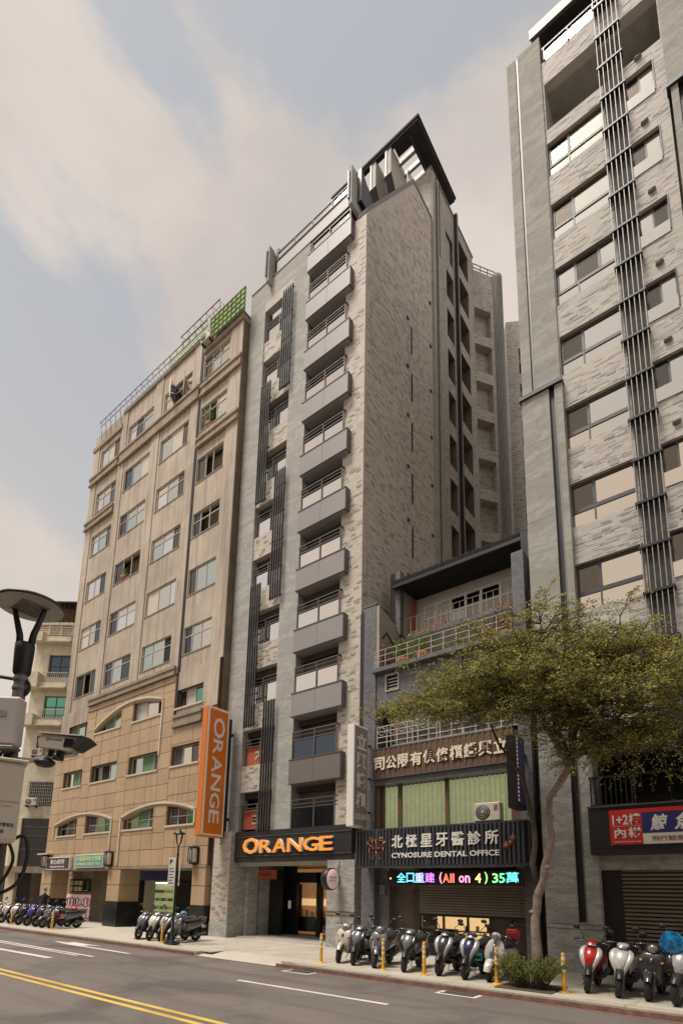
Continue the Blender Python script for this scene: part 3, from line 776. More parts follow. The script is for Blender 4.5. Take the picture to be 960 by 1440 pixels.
MB().box(-19.0, -18.8, 15.95, 17.8, G, 3.0).build('arcade_end_wall', 'tile_soot', LB)
# graffiti panel and meter boxes
gs = MB().box(-34.6, -31.4, 16.98, 17.04, G, 1.62).build('graffiti_panel', 'sign_pink', LB)
MB().box(-36.4, -31.35, 17.06, 17.3, G, 3.0).build('arcade_inner_wall', 'moulding', LB)
g = MB(); rndg = random.Random(4)
for k in range(18):
    cx = -34.4 + (k % 9) * .34 + rndg.uniform(-.05, .05); cz = .5 + (k // 9) * .66; r = rndg.uniform(.15, .24)
    g.tube([(cx + r * math.cos(a) * 1.1, 16.965, cz + r * 1.25 * math.sin(a)) for a in [i * .6 + k for i in range(10)]], .026, 5, 0 if k % 3 else 1)
g.build('graffiti_strokes', ['ink_brown', 'ink'], gs)
mb_ = MB().box(-34.2, -31.7, 17.0, 17.06, 1.75, 2.55).build('meter_board', 'room_brown', LB)
for k in range(6):
    MB().box(-33.9 + (k % 3) * .5, -33.62 + (k % 3) * .5, 16.88, 17.0, 1.82 + (k // 3) * .36, 2.08 + (k // 3) * .36, bev=.02).build('meter', 'sign_yellow' if k % 2 else 'lamp_glass', mb_)
MB().box(-32.3, -31.8, 16.88, 16.99, 1.85, 2.5, bev=.02).build('notice_case', 'glass_teal', mb_)
MB().tube([(-34.3, 16.9, 2.8), (-33.0, 16.9, 2.75), (-32.4, 16.9, 2.55)], .03, 6).build('pipe', 'metal_grey', LB)
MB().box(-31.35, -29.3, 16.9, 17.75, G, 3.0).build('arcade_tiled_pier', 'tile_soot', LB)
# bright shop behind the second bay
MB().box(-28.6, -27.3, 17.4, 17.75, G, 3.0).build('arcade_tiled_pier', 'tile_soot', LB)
shop = MB().box(-27.3, -20.1, 17.66, 17.75, G, 3.0).build('shop_front', 'frame_dark', LB)
piece('shop_pane', 'shop_green', shop, -26.0, -24.3, 17.58, 17.65, .85, 2.4); piece('shop_pane', 'curtain_pale', shop, -27.0, -26.15, 17.58, 17.65, .25, 2.5)
piece('shop_pane', 'frame_alu', shop, -26.0, -24.3, 17.58, 17.65, .25, .8); piece('shop_pane', 'room_dark', shop, -24.1, -20.2, 17.58, 17.65, .25, 2.5)
piece('shop_lamp', 'shop_white', shop, -25.8, -24.6, 17.45, 17.53, 2.34, 2.40)
for k in range(24):
    piece('shelf_item', random.choice(('white_paint', 'hat_green', 'sign_yellow', 'red_paint', 'curtain_green2')), shop, -25.9 + (k % 8) * .2, -25.76 + (k % 8) * .2, 17.52, 17.57, 1.0 + (k // 8) * .42, 1.16 + (k // 8) * .42)
s_ = thing('shop_sign', 'dark navy strip sign over the lit shop behind the arcade columns', 'sign', (-26.0, 17.2, 2.5))
MB().box(-28.2, -23.9, 17.2, 17.3, 2.5, 2.99).build('sign_board', 'sign_blue', s_)
# roof clutter
pp = MB()
for x in [-32.9 + k * .6 for k in range(19)]:
    zb_ = 32.95 if x > -30.4 else 32.0
    pp.tube([(x, 15.3, zb_), (x, 15.05, 33.43)], .018, 4); pp.tube([(x, 15.05, 33.43), (x, 15.5, 33.5)], .014, 4)
pp.tube([(-33.0, 15.05, 33.43), (-21.6, 15.05, 33.40)], .022, 5); pp.tube([(-33.0, 15.15, 33.2), (-21.6, 15.15, 33.17)], .016, 5)
pp.build('roof_railing', 'rust', LB)
MB().box(-25.3, -21.8, 15.16, 15.18, 32.98, 33.36).build('green_screen_low', 'green_mesh_pale', LB)
gr = MB().box(-21.3, -18.5, 15.10, 15.13, 31.95, 33.25).build('green_screen', 'green_mesh', LB)
for k in range(9): xx_ = -21.3 + k * .345; piece('screen_bar', 'rust', gr, xx_ - .014, xx_ + .014, 15.06, 15.095, 31.95, 33.3)
for k in range(5): q_ = 31.97 + k * .32; piece('screen_bar', 'rust', gr, -21.35, -18.5, 15.062, 15.092, q_ - .012, q_ + .012)
m = MB()
for k in range(7): x = -23.9 + k * .55; m.tube([(x, 15.2, 33.3), (x, 15.0, 33.92)], .016, 4); m.tube([(x, 15.0, 33.92), (x, 15.9, 34.0)], .014, 4)
m.tube([(-24.0, 15.0, 33.92), (-20.5, 15.0, 33.92)], .026, 5); m.tube([(-24.0, 15.1, 33.6), (-20.5, 15.1, 33.6)], .014, 5)
m.build('awning_frame', 'rust', LB)
def ac_unit(label, x, y, z, w=.85, h=.62, d=.32, group=None, rz=0):
    a = thing('air_conditioner', label, 'air conditioner', (x, y, z), rz, group)
    MB().box(-w / 2, w / 2, 0, d, 0, h, bev=.025).build('casing', 'ac_white', a, local=True)
    r = h * .40
    g = MB()
    g.lathe([(0, -.012), (r, -.012), (r, 0)], (-w * .16, 0, h / 2), 1, 20)
    gg = g.build('fan_grille', 'ac_grille', a, local=True)
    m = MB()
    for k in range(1, 4): rr = r * k / 3.6; m.tube([(-w * .16 + rr * math.cos(t * .45), -.016, h / 2 + rr * math.sin(t * .45)) for t in range(15)], .006, 4)
    m.lathe([(0, -.024), (r * .16, -.022), (r * .16, -.012)], (-w * .16, 0, h / 2), 1, 10)
    m.build('fan_guard', 'ac_white', gg, local=True)
    MB().box(w * .27, w * .42, -.006, 0, h * .55, h * .85).build('sticker', 'ink_brown', a, local=True)
    MB().box(-w * .42, -w * .34, .02, d - .02, -.1, 0).box(w * .34, w * .42, .02, d - .02, -.1, 0).build('foot', 'metal_dark', a, local=True)
    return a
ac_unit('air conditioner box on the parapet beside the green roof screen', -21.55, 14.95, 31.95, .8, .6)
# opened casements on the top floor
for k, (xx, an) in enumerate(((-24.75, 62), (-23.95, 38))):
    o = MB().box(0, .75, -.02, .02, 0, 1.2).build('open_casement', 'frame_alu', LB, local=True); o.location = Vector((xx, yu + .12, 30.05)) - ORG[LB.name]; o.rotation_euler = (0, 0, -R(an))
    MB().box(.06, .69, -.03, .03, .06, 1.14).build('pane', 'glass_sky', o, local=True)
# wall lamps by the arcade
def wall_lamp(label, x, z):
    l = thing('wall_lamp', label, 'wall lamp', (x, yl, z), group='wall lamps on the granite building')
    MB().box(-.24, .24, -.06, -.007, -.05, .72, bev=.02).build('back_plate', 'metal_dark', l, local=True)
    MB().loft([(.0, 0, -.16, .15, .12), (.08, 0, -.18, .19, .15), (.60, 0, -.18, .19, .15), (.68, 0, -.16, .15, .12)], 2, 12, 3.0).build('lamp_shade', 'lamp_glass', l, local=True)
    m = MB()
    for a in (-.12, 0, .12): m.box(a - .015, a + .015, -.35, -.33, .02, .66)
    m.lathe([(.0, .78), (.12, .74), (.22, .68), (.2, .66)], (0, -.17, 0), 2, 12); m.lathe([(.2, .0), (.16, -.05), (0, -.07)], (0, -.17, 0), 2, 12)
    m.build('lamp_cage', 'metal_dark', l, local=True)
wall_lamp('brown wall lamp left of the dark shop sign, at the far corner', -33.85, 3.2)
wall_lamp('brown wall lamp right of the teal shop sign', -26.75, 3.2)
wall_lamp('brown wall lamp nearest to the orange blade sign', -19.75, 3.2)
def box_sign(name, label, x0, x1, z0, z1, y, mat, lines, frame='white_paint'):
    s = thing(name, label, 'sign', ((x0 + x1) / 2, y, z0))
    MB().box(x0, x1, y, y + .16, z0, z1).build('sign_case', frame, s)
    MB().box(x0 + .06, x1 - .06, y - .012, y, z0 + .05, z1 - .05).build('sign_face', mat, s)
    for body_, m_, fx0, fx1, fz0, fz1 in lines:
        W = x1 - x0; H = z1 - z0
        text_obj('lettering', body_, m_, s, W * (fx1 - fx0), H * (fz1 - fz0), (x0 + W * fx0, y - .016, z0 + H * fz0), FRONT, .006, bold=.015)
    return s
box_sign('shop_sign', 'dark shop sign with white characters at the left end of the granite building', -33.55, -30.75, 3.02, 3.74, yl - .18, 'sign_charcoal',
         [('安心診所', 'letter_white', .2, .8, .42, .82), ('預約專線 看診時間', 'letter_white', .2, .8, .16, .30)])
box_sign('shop_sign', 'teal shop sign with yellow characters over the arcade', -30.1, -27.2, 3.1, 3.82, yl - .18, 'sign_teal',
         [('中醫傷科針灸推拿', 'sign_yellow', .06, .94, .48, .86), ('內科婦科兒科診療中心', 'sign_yellow', .06, .94, .14, .38)])
MB().box(-34.5, -33.2, 14.95, 15.3, 3.92, 4.0).build('ledge', 'moulding_pale', LB)
# potted plants at two windows
def potted(label, x, y, z, r, mat, n=120, h=.6, name='potted_plant', group=None):
    p = thing(name, label, 'plant', (x, y, z), group=group)
    MB().lathe([(0, 0), (r * .35, 0), (r * .5, r * .55), (r * .46, r * .55), (0, r * .5)], (0, 0, 0), 2, 12).build('pot', 'terracotta', p, local=True)
    m = MB()
    for _ in range(n):
        v = Vector((random.gauss(0, r * .5), random.gauss(0, r * .4), r * .5 + abs(random.gauss(h * .5, h * .35))))
        d = Vector((random.uniform(-1, 1), random.uniform(-1, 1), random.uniform(-.3, 1))).normalized() * random.uniform(.06, .13)
        sd_ = d.cross(Vector((random.uniform(-1, 1), random.uniform(-1, 1), random.uniform(-1, 1)))).normalized() * .028
        m.add([v, v + d * .5 + sd_, v + d, v + d * .5 - sd_], [(0, 1, 2, 3)])
    m.build('foliage', mat, p, local=True); return p
potted('green potted plant at the upper right window of the beige building', -21.3, yu + .1, 26.62, .42, 'leaf_bush', 260, .8)
potted('green plant on the sill of an open window in the second column', -28.5, yu + .05, 20.2, .4, 'leaf_bush', 120, .4)

# ------------------------------------------------------------------ grey and beige tower with the orange signs
TW = thing('tower_building', 'tall slender grey and beige tower with stacked balconies and slanted crown', 'building', (-15, 15.8, G))
T = 15.8; H0 = 2.79
XL0, XL1, XA1, XC1, XB1, XR = -18.78, -17.65, -15.70, -14.62, -12.38, -11.30
def stone_col(x0, x1, z0, z1, mat='stone_grey', d=.03, name='stone_pier'):
    return MB().box(x0, x1, T - d, T + .5, z0, z1).build(name, mat, TW)
stone_col(XL0, XL1, 4.5, 33.5); stone_col(XA1, XC1, 4.45, 33.5)
MB().box(XL1 - .001, XA1 + .001, T - .029, T + .4, 32.22, 33.5).build('stone_lintel', 'stone_grey', TW)
MB().box(XL1, XA1, T - .03, T + .3, 31.62, 32.22).build('pale_lintel', 'soffit_white', TW)
MB().box(XL0, XC1, T - .06, T + .5, 33.5, 33.56).build('coping', 'metal_grey', TW)
MB().box(XB1, XR - .003, T, T + .45, 4.5, 32.3).build('tile_pier', 'tile_beige', TW)
# spandrels of the narrow bay
spans = [(6.22, 7.38)] + [(6.22 + H0 * k, 7.36 + H0 * k) for k in range(1, 9)]
for z0, z1 in spans: MB().box(XL1, XA1, T + .02, T + .3, z0, z1).build('spandrel', 'tile_beige', TW)
MB().box(XL1, XA1, T + .02, T + .3, 4.3, 4.5).build('spandrel', 'slate_fascia', TW)
# floors, back walls of the loggias
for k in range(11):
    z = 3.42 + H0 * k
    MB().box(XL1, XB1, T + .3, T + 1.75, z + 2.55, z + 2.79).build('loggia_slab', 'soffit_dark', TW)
MB().box(XL1, XB1, T + 1.7, T + 1.9, 4.2, 33.3).build('loggia_back_wall', 'tile_shop', TW)
MB().box(XL0, XR - .6, T + 1.9, 29, 4.2, 31.9).build('core', 'concrete', TW)
for k in range(10):
    z0 = 4.5 + H0 * k
    window(TW, XC1 + .15, XB1 - .1, z0 + .1, z0 + 2.1, T + 1.6, (.5,), 'metal_dark', .06, None, ('glass_bluedark', 'room_dark'))
    window(TW, XL1 + .3, XA1 - .2, z0 + .1, z0 + 2.1, T + 1.6, (.5,), 'metal_dark', .06, None, ('room_dark', 'glass_bluedark'))
    # small bay glass balustrade
    gz0, gz1 = z0 + .0 if k == 0 else 7.38 + H0 * (k - 1), None
    gz1 = gz0 + .88
    b = MB().box(XL1, XA1, T + .10, T + .14, gz1 + .29, gz1 + .32).box(XL1, XA1, T + .10, T + .14, gz1 + .12, gz1 + .14).box(XL1, XA1, T + .10, T + .14, gz1 - .012, gz1 + .012)
    for xx in (XL1 + .06, (XL1 + XA1) / 2, XA1 - .06): b.box(xx - .02, xx + .02, T + .095, T + .135, gz0, gz1 + .28)
    b = b.build('handrail', 'metal_grey', TW)
    gm = 'glass_sky' if k > 1 else 'sign_orange'
    if k > 1:
        for s in range(2):
            xa = XL1 + .04 + s * (XA1 - XL1) / 2; piece('glass_panel', gm, b, xa, xa + (XA1 - XL1) / 2 - .06, T + .15, T + .165, gz0 + .03, gz1 - .02)
    # balcony
    zt = 7.23 + H0 * k; zb = zt - 1.02
    xl, xr, yf = -14.56, -11.98, 15.52
    low = (k == 0)
    if k >= 0:
        bc = MB()
        bc.box(xl + .02, xr - .02, yf + .02, T + .02, zb + .03, zt - .03)
        bc.box(xl + .05, xr - .05, yf + .04, T + .3, zb - .02, zb + .03)
        bc = bc.build('balcony', 'balcony_panel_low' if low else 'balcony_panel', TW)
        mid = -13.30
        for a, c_ in ((xl, mid - .006), (mid + .006, xr)):
            piece('balcony_panel', 'balcony_panel_low' if low else 'balcony_panel', bc, a, c_, yf, yf + .02, zb + .03, zt - .04)
        MB().box(xl - .02, xr + .03, yf - .02, T + .01, zt - .04, zt).box(xl - .01, xr + .02, yf - .012, T + .01, zb, zb + .03).box(xr, xr + .02, yf - .01, T - .005, zb + .03, zt - .04).build('balcony_trim', 'panel_trim', bc)
        if k < 9:
            zr = zt + 1.17
            rl = MB()
            for q, rr in ((zr, .016), (zr - .16, .009)): rl.box(XC1, XB1 + .12, T - .10, T - .06, q - rr, q + rr)
            rl.box(XC1, XB1, T - .1, T - .07, zt + .82, zt + .85)
            for xx in (XC1 + .04, -13.42, XB1 + .04): rl.box(xx - .016, xx + .016, T - .1, T - .06, zt, zr)
            rl.lathe([(.05, -.1), (.05, .0)], (XB1 + .13, T - .02, zr - .03), 1, 8)
            rl = rl.build('handrail', 'metal_grey', TW)
            gm = 'glass_sky' if k > 0 else 'glass_bluedark'  # lowest panes tinted dark for the mirrored row opposite
            for a, c_ in ((XC1 + .07, -13.45), (-13.39, XB1 + .01)): piece('glass_panel', gm, rl, a, c_, T - .055, T - .04, zt + .0, zt + .82)
# bottom loggia balustrade under the lowest balcony
rl = MB()
for q, rr in ((5.62, .016), (5.44, .010), (5.3, .010)): rl.box(XC1, XB1 + .12, T - .02, T + .02, q - rr, q + rr)
for xx in (XC1 + .04, -13.42, XB1 - .04): rl.box(xx - .016, xx + .016, T - .02, T + .02, 4.5, 5.62)
rl = rl.build('handrail', 'metal_grey', TW)
for a, c_ in ((XC1 + .07, -13.45), (-13.39, XB1 + .01)): piece('glass_panel', 'glass_bluedark', rl, a, c_, T + .03, T + .045, 4.52, 5.3)  # dark tint in place of the mirrored street front
# orange window posters behind the two lowest narrow balustrades
for z0, tx in ((4.62, 'M'), (7.42, 'R')):
    s_ = thing('poster', 'orange poster with a white letter behind the %s glass balustrade of the narrow bay' % ('lowest' if z0 < 5 else 'second lowest'), 'poster', (-17.0, T + .2, z0))
    MB().box(XL1 + .1, -16.55, T + .2, T + .22, z0, z0 + .85).build('poster_face', 'red_paint', s_)
    text_obj('lettering', tx, 'cabinet_grey', s_, .42, .5, (-17.02, T + .19, z0 + .62), (R(90), R(90), 0), .01, bold=.03)
# louvre fins, alternating sides
for x0, z0, z1 in ((-16.17, 25.75, 31.6), (-17.42, 20.1, 26.75), (-16.17, 14.75, 21.25), (-17.42, 9.05, 15.85), (-16.22, 4.45, 10.05)):
    for q in range(5):
        xx = x0 + q * .145
        f = piece('louvre_fin', 'metal_dark', TW, xx, xx + .032, T - .24, T - .16, z0, z1)
        piece('louvre_edge', 'fin_light', TW, xx - .012, xx, T - .245, T - .165, z0 + .01, z1 - .01)
    z = z0 + .1
    while z < z1: piece('fin_bracket', 'metal_dark', TW, x0 - .02, x0 + .64, T - .155, T - .12, z, z + .05); z += H0 / 2
# east side wall, facing the low buildings, with its gable
s = MB()
s.add([(XR, T + .002, G), (XR, 22.0, G), (XR, 22.0, 39.5), (XR, 20.1, 39.55), (XR, T + .002, 32.3)], [(0, 1, 2, 3, 4)])
s.add([(XR, T, 32.3), (XR, 20.1, 39.55), (XR - .5, 20.1, 39.55), (XR - .5, T, 32.3)], [(0, 1, 2, 3)])
s.build('side_wall', 'tile_side', TW)
MB().prism([(T - .02, 32.26), (20.1, 39.55), (22.0, 39.5), (22.0, 39.66), (20.02, 39.74), (T - .06, 32.4)], 0, XR - .45, XR + .04).build('gable_coping', 'metal_grey', TW)
MB().prism([(T + .5, 4), (21.98, 4), (21.98, 39.3), (20.1, 39.3), (T + .5, 32.4)], 0, -17.0, XR - .05).build('side_mass', 'tile_shop', TW)
m = MB()          # slots and weep holes
for k in range(12):
    z = 2.3 + H0 * k + .0
    if z + 1.9 < 32.0: m.box(XR - .05, XR + .012, 19.70, 19.82, z + .9, z + 2.5)
m.build('vent_slot', 'room_dark', TW)
for k in range(12):
    for yy, off in ((21.7, .0), (19.35, -.55)):
        z = 2.6 + H0 * k + off
        if 5 < z < (36.5 if yy > 21 else 31.4):
            mm = MB().box(XR, XR + .07, yy - .08, yy + .08, z, z + .14, bev=.02).build('vent_hood', 'metal_dark', TW)
# pilaster with pipes, then the stepped rear wall
rear_h = []
for k in range(15):
    z1 = 42.3 - H0 * k
    if z1 > 4: rear_h.append([25.5, 26.95, z1 - 2.0, z1, 1.1])
    z2 = 40.9 - H0 * k
    if z2 > 4: rear_h.append([23.85, 24.75, z2 - 1.9, z2, 1.1])
m = MB(); wall(m, 22.002, 27.7, G, 43.2, XR + .0, 1.1, rear_h, 0, mr=1, axis='x'); m.build('rear_side_wall', ['tile_rear', 'tile_shop'], TW)  # darker reveal tiles put the recess shade into the colour
MB().box(XR - 1.3, XR - 1.12, 22.1, 27.6, G, 43).build('recess_back', 'room_dark', TW)
MB().box(XR - .02, XR + .12, 22.02, 22.34, 2, 42.9).box(XR, XR + .16, 22.55, 22.68, 2, 42.9).build('service_riser', 'stone_side', TW)
MB().box(XR, XR + .10, 22.40, 22.5, 2, 42.6).build('groove_and_pipe', 'metal_dark', TW)
MB().box(XR, XR + .20, 25.0, 25.2, 2, 43.45).build('downpipe_duct', 'metal_dark', TW)
MB().box(XR + .2, XR + .215, 25.04, 25.09, 2, 43.4).build('duct_edge', 'fin_light', TW)
MB().box(XR - .3, XR + .05, 22.0, 27.75, 43.2, 43.32).build('coping', 'metal_grey', TW)
for z0, z1, y0, y1 in ((41.0, 43.15, 23.0, 24.8),):
    MB().box(XR - .02, XR + .03, y0, y0 + .08, 38.0, z1).build('trim', 'metal_dark', TW)
# chamfered rear wing
d = Vector((.565, .825)); nrm = Vector((.825, -.565)); P0 = Vector((XR, 27.7))
ang = math.atan2(d.y, d.x)
ch = MB(); ch.T = Matrix.Translation((P0.x, P0.y, 0)) @ Matrix.Rotation(ang, 4, 'Z')
hh = [[.05, 1.28, z - 2.05, z, .5] for z in [39.35 - H0 * k for k in range(13)] if z > 4]
wall(ch, 0, 1.5, G, 42.3, 0, .5, hh, 0); ch.quad((0, .5, G), (1.5, .5, G), (1.5, .5, 42), (0, .5, 42)); ch.quad((0, .499, G), (1.5, .499, G), (1.5, .499, 3), (0, .499, 3))
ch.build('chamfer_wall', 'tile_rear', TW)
ch = MB(); ch.T = Matrix.Translation((P0.x, P0.y, 0)) @ Matrix.Rotation(ang, 4, 'Z')
for q in range(14):
    a = math.pi + math.pi * q / 13
    cx, cy = 1.86 + .34 * math.cos(a), .1 + .34 * math.sin(a)
    ch.box(cx - .018, cx + .018, cy - .03, cy + .03, G, 42.5)
ch.build('ribbed_shaft', 'fin_light', TW)
ch = MB(); ch.T = Matrix.Translation((P0.x, P0.y, 0)) @ Matrix.Rotation(ang, 4, 'Z')
ch.lathe([(.28, G), (.28, 42.4)], (1.86, .12, 0), 2, 16); ch.build('shaft_core', 'metal_dark', TW)
ch = MB(); ch.T = Matrix.Translation((P0.x, P0.y, 0)) @ Matrix.Rotation(ang, 4, 'Z')
for z in (42.35, 42.65, 42.95): ch.box(.1, 1.8, .1, .14, z, z + .035)
for xx in (.1, .65, 1.2, 1.76): ch.box(xx, xx + .035, .1, .14, 42.3, 42.95)
ch.build('roof_railing', 'rust', TW)
# farther rear wing seen through the gap
P1 = Vector((-9.75, 30.9)); d2 = math.atan2(.512, .859)
RWG = thing('rear_block', 'brown tiled rear block with narrow windows seen in the gap between the towers', 'building', (P1.x, P1.y, G))
fr = MB(); fr.T = Matrix.Translation((P1.x, P1.y, 0)) @ Matrix.Rotation(d2, 4, 'Z')
hh = []
for k in range(13):
    z = 38.0 - H0 * k
    if z > 5: hh += [[.15, .7, z - 2.0, z, .4], [1.25, 1.7, z - 1.8, z, .4]]
wall(fr, -.6, 4.5, G, 40.2, 0, .5, hh, 0); fr.box(-.6, 4.5, .45, 3, G, 40.0)
fr.build('wall', 'tile_rear', RWG)
for k in range(13):
    z = 38.0 - H0 * k
    if z > 5:
        o = MB(); o.T = Matrix.Translation((P1.x, P1.y, 0)) @ Matrix.Rotation(d2, 4, 'Z'); o.box(.15, .7, .3, .34, z - 2, z - .9).build('window', 'room_dark', RWG)
        o = MB(); o.T = Matrix.Translation((P1.x, P1.y, 0)) @ Matrix.Rotation(d2, 4, 'Z'); o.box(1.25, 1.7, .3, .34, z - 1.8, z - .8).build('window', 'room_dark', RWG)
# crown: parapet rail, blades, slanted plates and the ring canopy
MB().box(-16.95, -12.05, T - .02, T + .05, 33.57, 34.33).build('parapet_band', 'balcony_panel', TW)
m = MB().box(-17.0, -12.0, T - .06, T, 34.33, 34.38).box(-17.0, -12.0, T - .04, T, 34.80, 34.86)
for xx in (-16.95, -15.75, -14.55, -13.3, -12.1): m.box(xx - .02, xx + .02, T - .04, T, 34.38, 34.8)
m = m.build('roof_railing', 'metal_dark', TW)
for a in (-16.9, -15.7, -14.5, -13.25): piece('glass_panel', 'glass_sky', m, a, a + 1.1, T + .0, T + .015, 34.38, 34.78)
m = MB().box(-14.5, -12.1, T - .1, T - .06, 33.14, 33.2)
for xx in (-14.45, -13.35, -12.15): m.box(xx - .02, xx + .02, T - .1, T - .06, 32.35, 33.16)
m = m.build('handrail', 'metal_dark', TW)
for a in (-14.42, -13.3): piece('glass_panel', 'glass_sky', m, a, a + 1.05, T - .05, T - .035, 32.35, 33.12)
for xx, w_ in ((-17.3, .28), (-12.0, .30)):
    MB().prism([(T - .35, 33.0), (T + 1.0, 33.0), (T + 1.0, 34.3), (T - .05, 35.2), (T - .35, 35.2)], 0, xx - .09, xx + .09).build('blade_post', 'stone_grey', TW)
    MB().box(xx - .11, xx - .02, T - .42, T - .355, 33.3, 34.9).build('post_trim', 'metal_dark', TW)
    MB().prism([(T + .1, 33.5), (T + 1.0, 33.5), (T + 1.0, 34.5), (T + .1, 35.4)], 0, xx + .095, xx + .3).build('post_stay', 'metal_dark', TW)
cn = MB()
cn.box(-17.4, XR, 20.6, 20.85, 44.8, 45.08).box(XR - .25, XR, 20.85, 25.25, 44.8, 45.08).box(-17.4, XR - .25, 25.0, 25.25, 44.8, 45.08)
cn.box(-11.95, XR - .25, 20.85, 25.0, 44.8, 44.95).box(-17.4, -11.95, 24.0, 25.0, 44.8, 44.95).box(-13.0, -11.95, 20.85, 21.35, 44.8, 44.95)
cn.build('canopy_ring', 'roof_dark', TW)
MB().box(-17.45, XR + .05, 20.54, 20.6, 44.98, 45.14).box(XR, XR + .06, 20.6, 25.3, 44.98, 45.14).build('canopy_edge', 'roof_dark', TW)
for k in range(10):
    y = 21.5 + k * .62
    if y < 24: MB().box(-17.3, -11.95, y, y + .16, 44.55, 44.9).build('canopy_slat', 'balcony_panel', TW)
for k in range(5):
    x = -17.0 + k * 1.25; MB().box(x, x + .12, 20.85, 24.0, 44.45, 44.6).build('canopy_beam', 'roof_dark', TW)
for k, xx in enumerate((-16.6, -15.5, -14.4, -13.35)):
    MB().prism([(20.66, 44.95), (24, 44.95), (24, 39.0), (22.6, 39.8), (20.66, 43.0)], 0, xx - .03, xx + .24).build('crown_plate', 'soffit_white', TW)
    MB().box(xx - .14, xx - .03, 20.62, 21.1, 42.9, 44.95).build('plate_edge', 'metal_dark', TW)
    MB().prism([(20.64, 42.99), (22.58, 39.79), (22.5, 39.7), (20.6, 42.85)], 0, xx - .14, xx + .26).build('plate_underside', 'metal_black', TW)  # black sheet under each plate, its underside shade put into colour
# back structure under the canopy (stair head)
MB().box(-12.1, XR - .12, 22.3, 24.6, 39.4, 43.1).build('stair_head', 'stone_side', TW)
MB().box(-17.3, -12.2, 23.6, 25.0, 33.0, 40.6).build('roof_room', 'stone_side', TW)
m = MB()
for z in (40.5, 40.2): m.box(XR - .3, XR - .26, 19.9, 22.0, z, z + .04)
for y in (19.9, 20.6, 21.3, 21.96): m.box(XR - .3, XR - .26, y, y + .04, 39.5, 40.5)
m.build('gable_railing', 'metal_grey', TW)
# ---- ground floor
MB().box(XL0 + .03, XL1, 15.45, 16.3, .72, 4.52).build('street_pier', 'tile_beige', TW)
MB().box(XL0 + .03, XL1, 15.42, 16.3, G, .715).build('pier_plinth', 'stone_dark', TW)
MB().box(XL1, XL1 + .02, 15.42, 16.3, G, 4.3).build('pier_flank', 'stone_dark', TW)
MB().box(-17.62, -17.4, 16.3, 16.9, G, 3.2).box(XL1 - .4, XL1 + .06, 16.31, 17.0, G, 3.2).build('door_pier', 'stone_dark', TW)
MB().box(-12.55, -11.32, 15.62, 16.6, G, 3.2).build('street_pier', 'stone_dark', TW)
MB().box(-12.56, -11.31, 15.6, 15.62, 1.36, 1.39).box(-12.56, -11.31, 15.6, 15.62, 1.24, 1.27).build('pier_joint', 'joint_brown', TW)
MB().box(XL0, XR - .02, T + .02, 22, 3.18, 3.42).build('entrance_ceiling', 'soffit_white', TW)
for xx in (-15.9, -14.2):
    MB().lathe([(0, -.02), (.09, -.02), (.1, 0)], (xx, 16.6, 3.18), 2, 12).build('downlight', 'lamp_glass', TW)
MB().box(XL0, XR, 20.6, 20.8, G, 3.2).build('lobby_wall', 'frame_dark', TW)
MB().box(XL1, -12.3, 15.95, 20.6, G + .002, G + .05).build('entrance_step', 'stone_dark', TW)
MB().box(-17.6, -12.3, 15.9, 15.95, G + .002, G + .06).build('threshold', 'soffit_white', TW)
MB().box(-17.6, -17.4, 17.0, 20.6, G, 3.2).build('side_lobby_wall', 'stone_dark', TW)
MB().box(-12.5, -12.3, 16.6, 20.6, G, 3.2).build('side_lobby_wall', 'frame_dark', TW)
MB().box(-17.4, -16.75, 17.6, 17.8, G, 3.0).build('side_door', 'metal_dark', TW)
lob = MB().box(-16.65, -16.5, 18.4, 18.6, G, 2.9).box(-15.35, -15.1, 18.4, 18.6, G, 2.9).box(-14.0, -13.8, 18.4, 18.6, G, 2.9).box(-16.5, -13.8, 18.4, 18.6, 2.45, 2.9).box(-18.5, -16.65, 18.45, 18.6, G, 3.2).box(-13.8, -12.5, 18.45, 18.6, G, 3.2).build('entrance_door', 'metal_black', TW)
piece('door_glass', 'glass_clear', lob, -16.5, -15.35, 18.48, 18.5, G + .05, 2.45)
piece('door_glass', 'glass_clear', lob, -15.1, -14.0, 18.48, 18.5, G + .05, 2.45)
piece('door_handle', 'chrome', lob, -15.28, -15.24, 18.34, 18.38, .9, 1.5)
piece('notice', 'sign_pink', lob, -17.0, -16.85, 18.42, 18.44, 1.3, 1.65)
l2 = MB().box(-17.38, -12.52, 19.3, 19.45, G, 3.1).build('lobby_back', 'shop_warm', TW)
piece('lobby_shelf', 'shop_glow', l2, -16.9, -14.2, 19.24, 19.29, 1.45, 1.75); piece('lobby_shelf', 'room_dark', l2, -17.2, -14.0, 19.1, 19.29, .3, .95); piece('lobby_shelf', 'room_brown', l2, -17.3, -16.95, 19.2, 19.29, .3, 2.4)
for k in range(9): piece('lobby_item', random.choice(('room_brown', 'white_paint', 'copper', 'room_dark')), l2, -16.9 + k * .31, -16.76 + k * .31, 19.12, 19.24, .95, .95 + random.uniform(.12, .4))

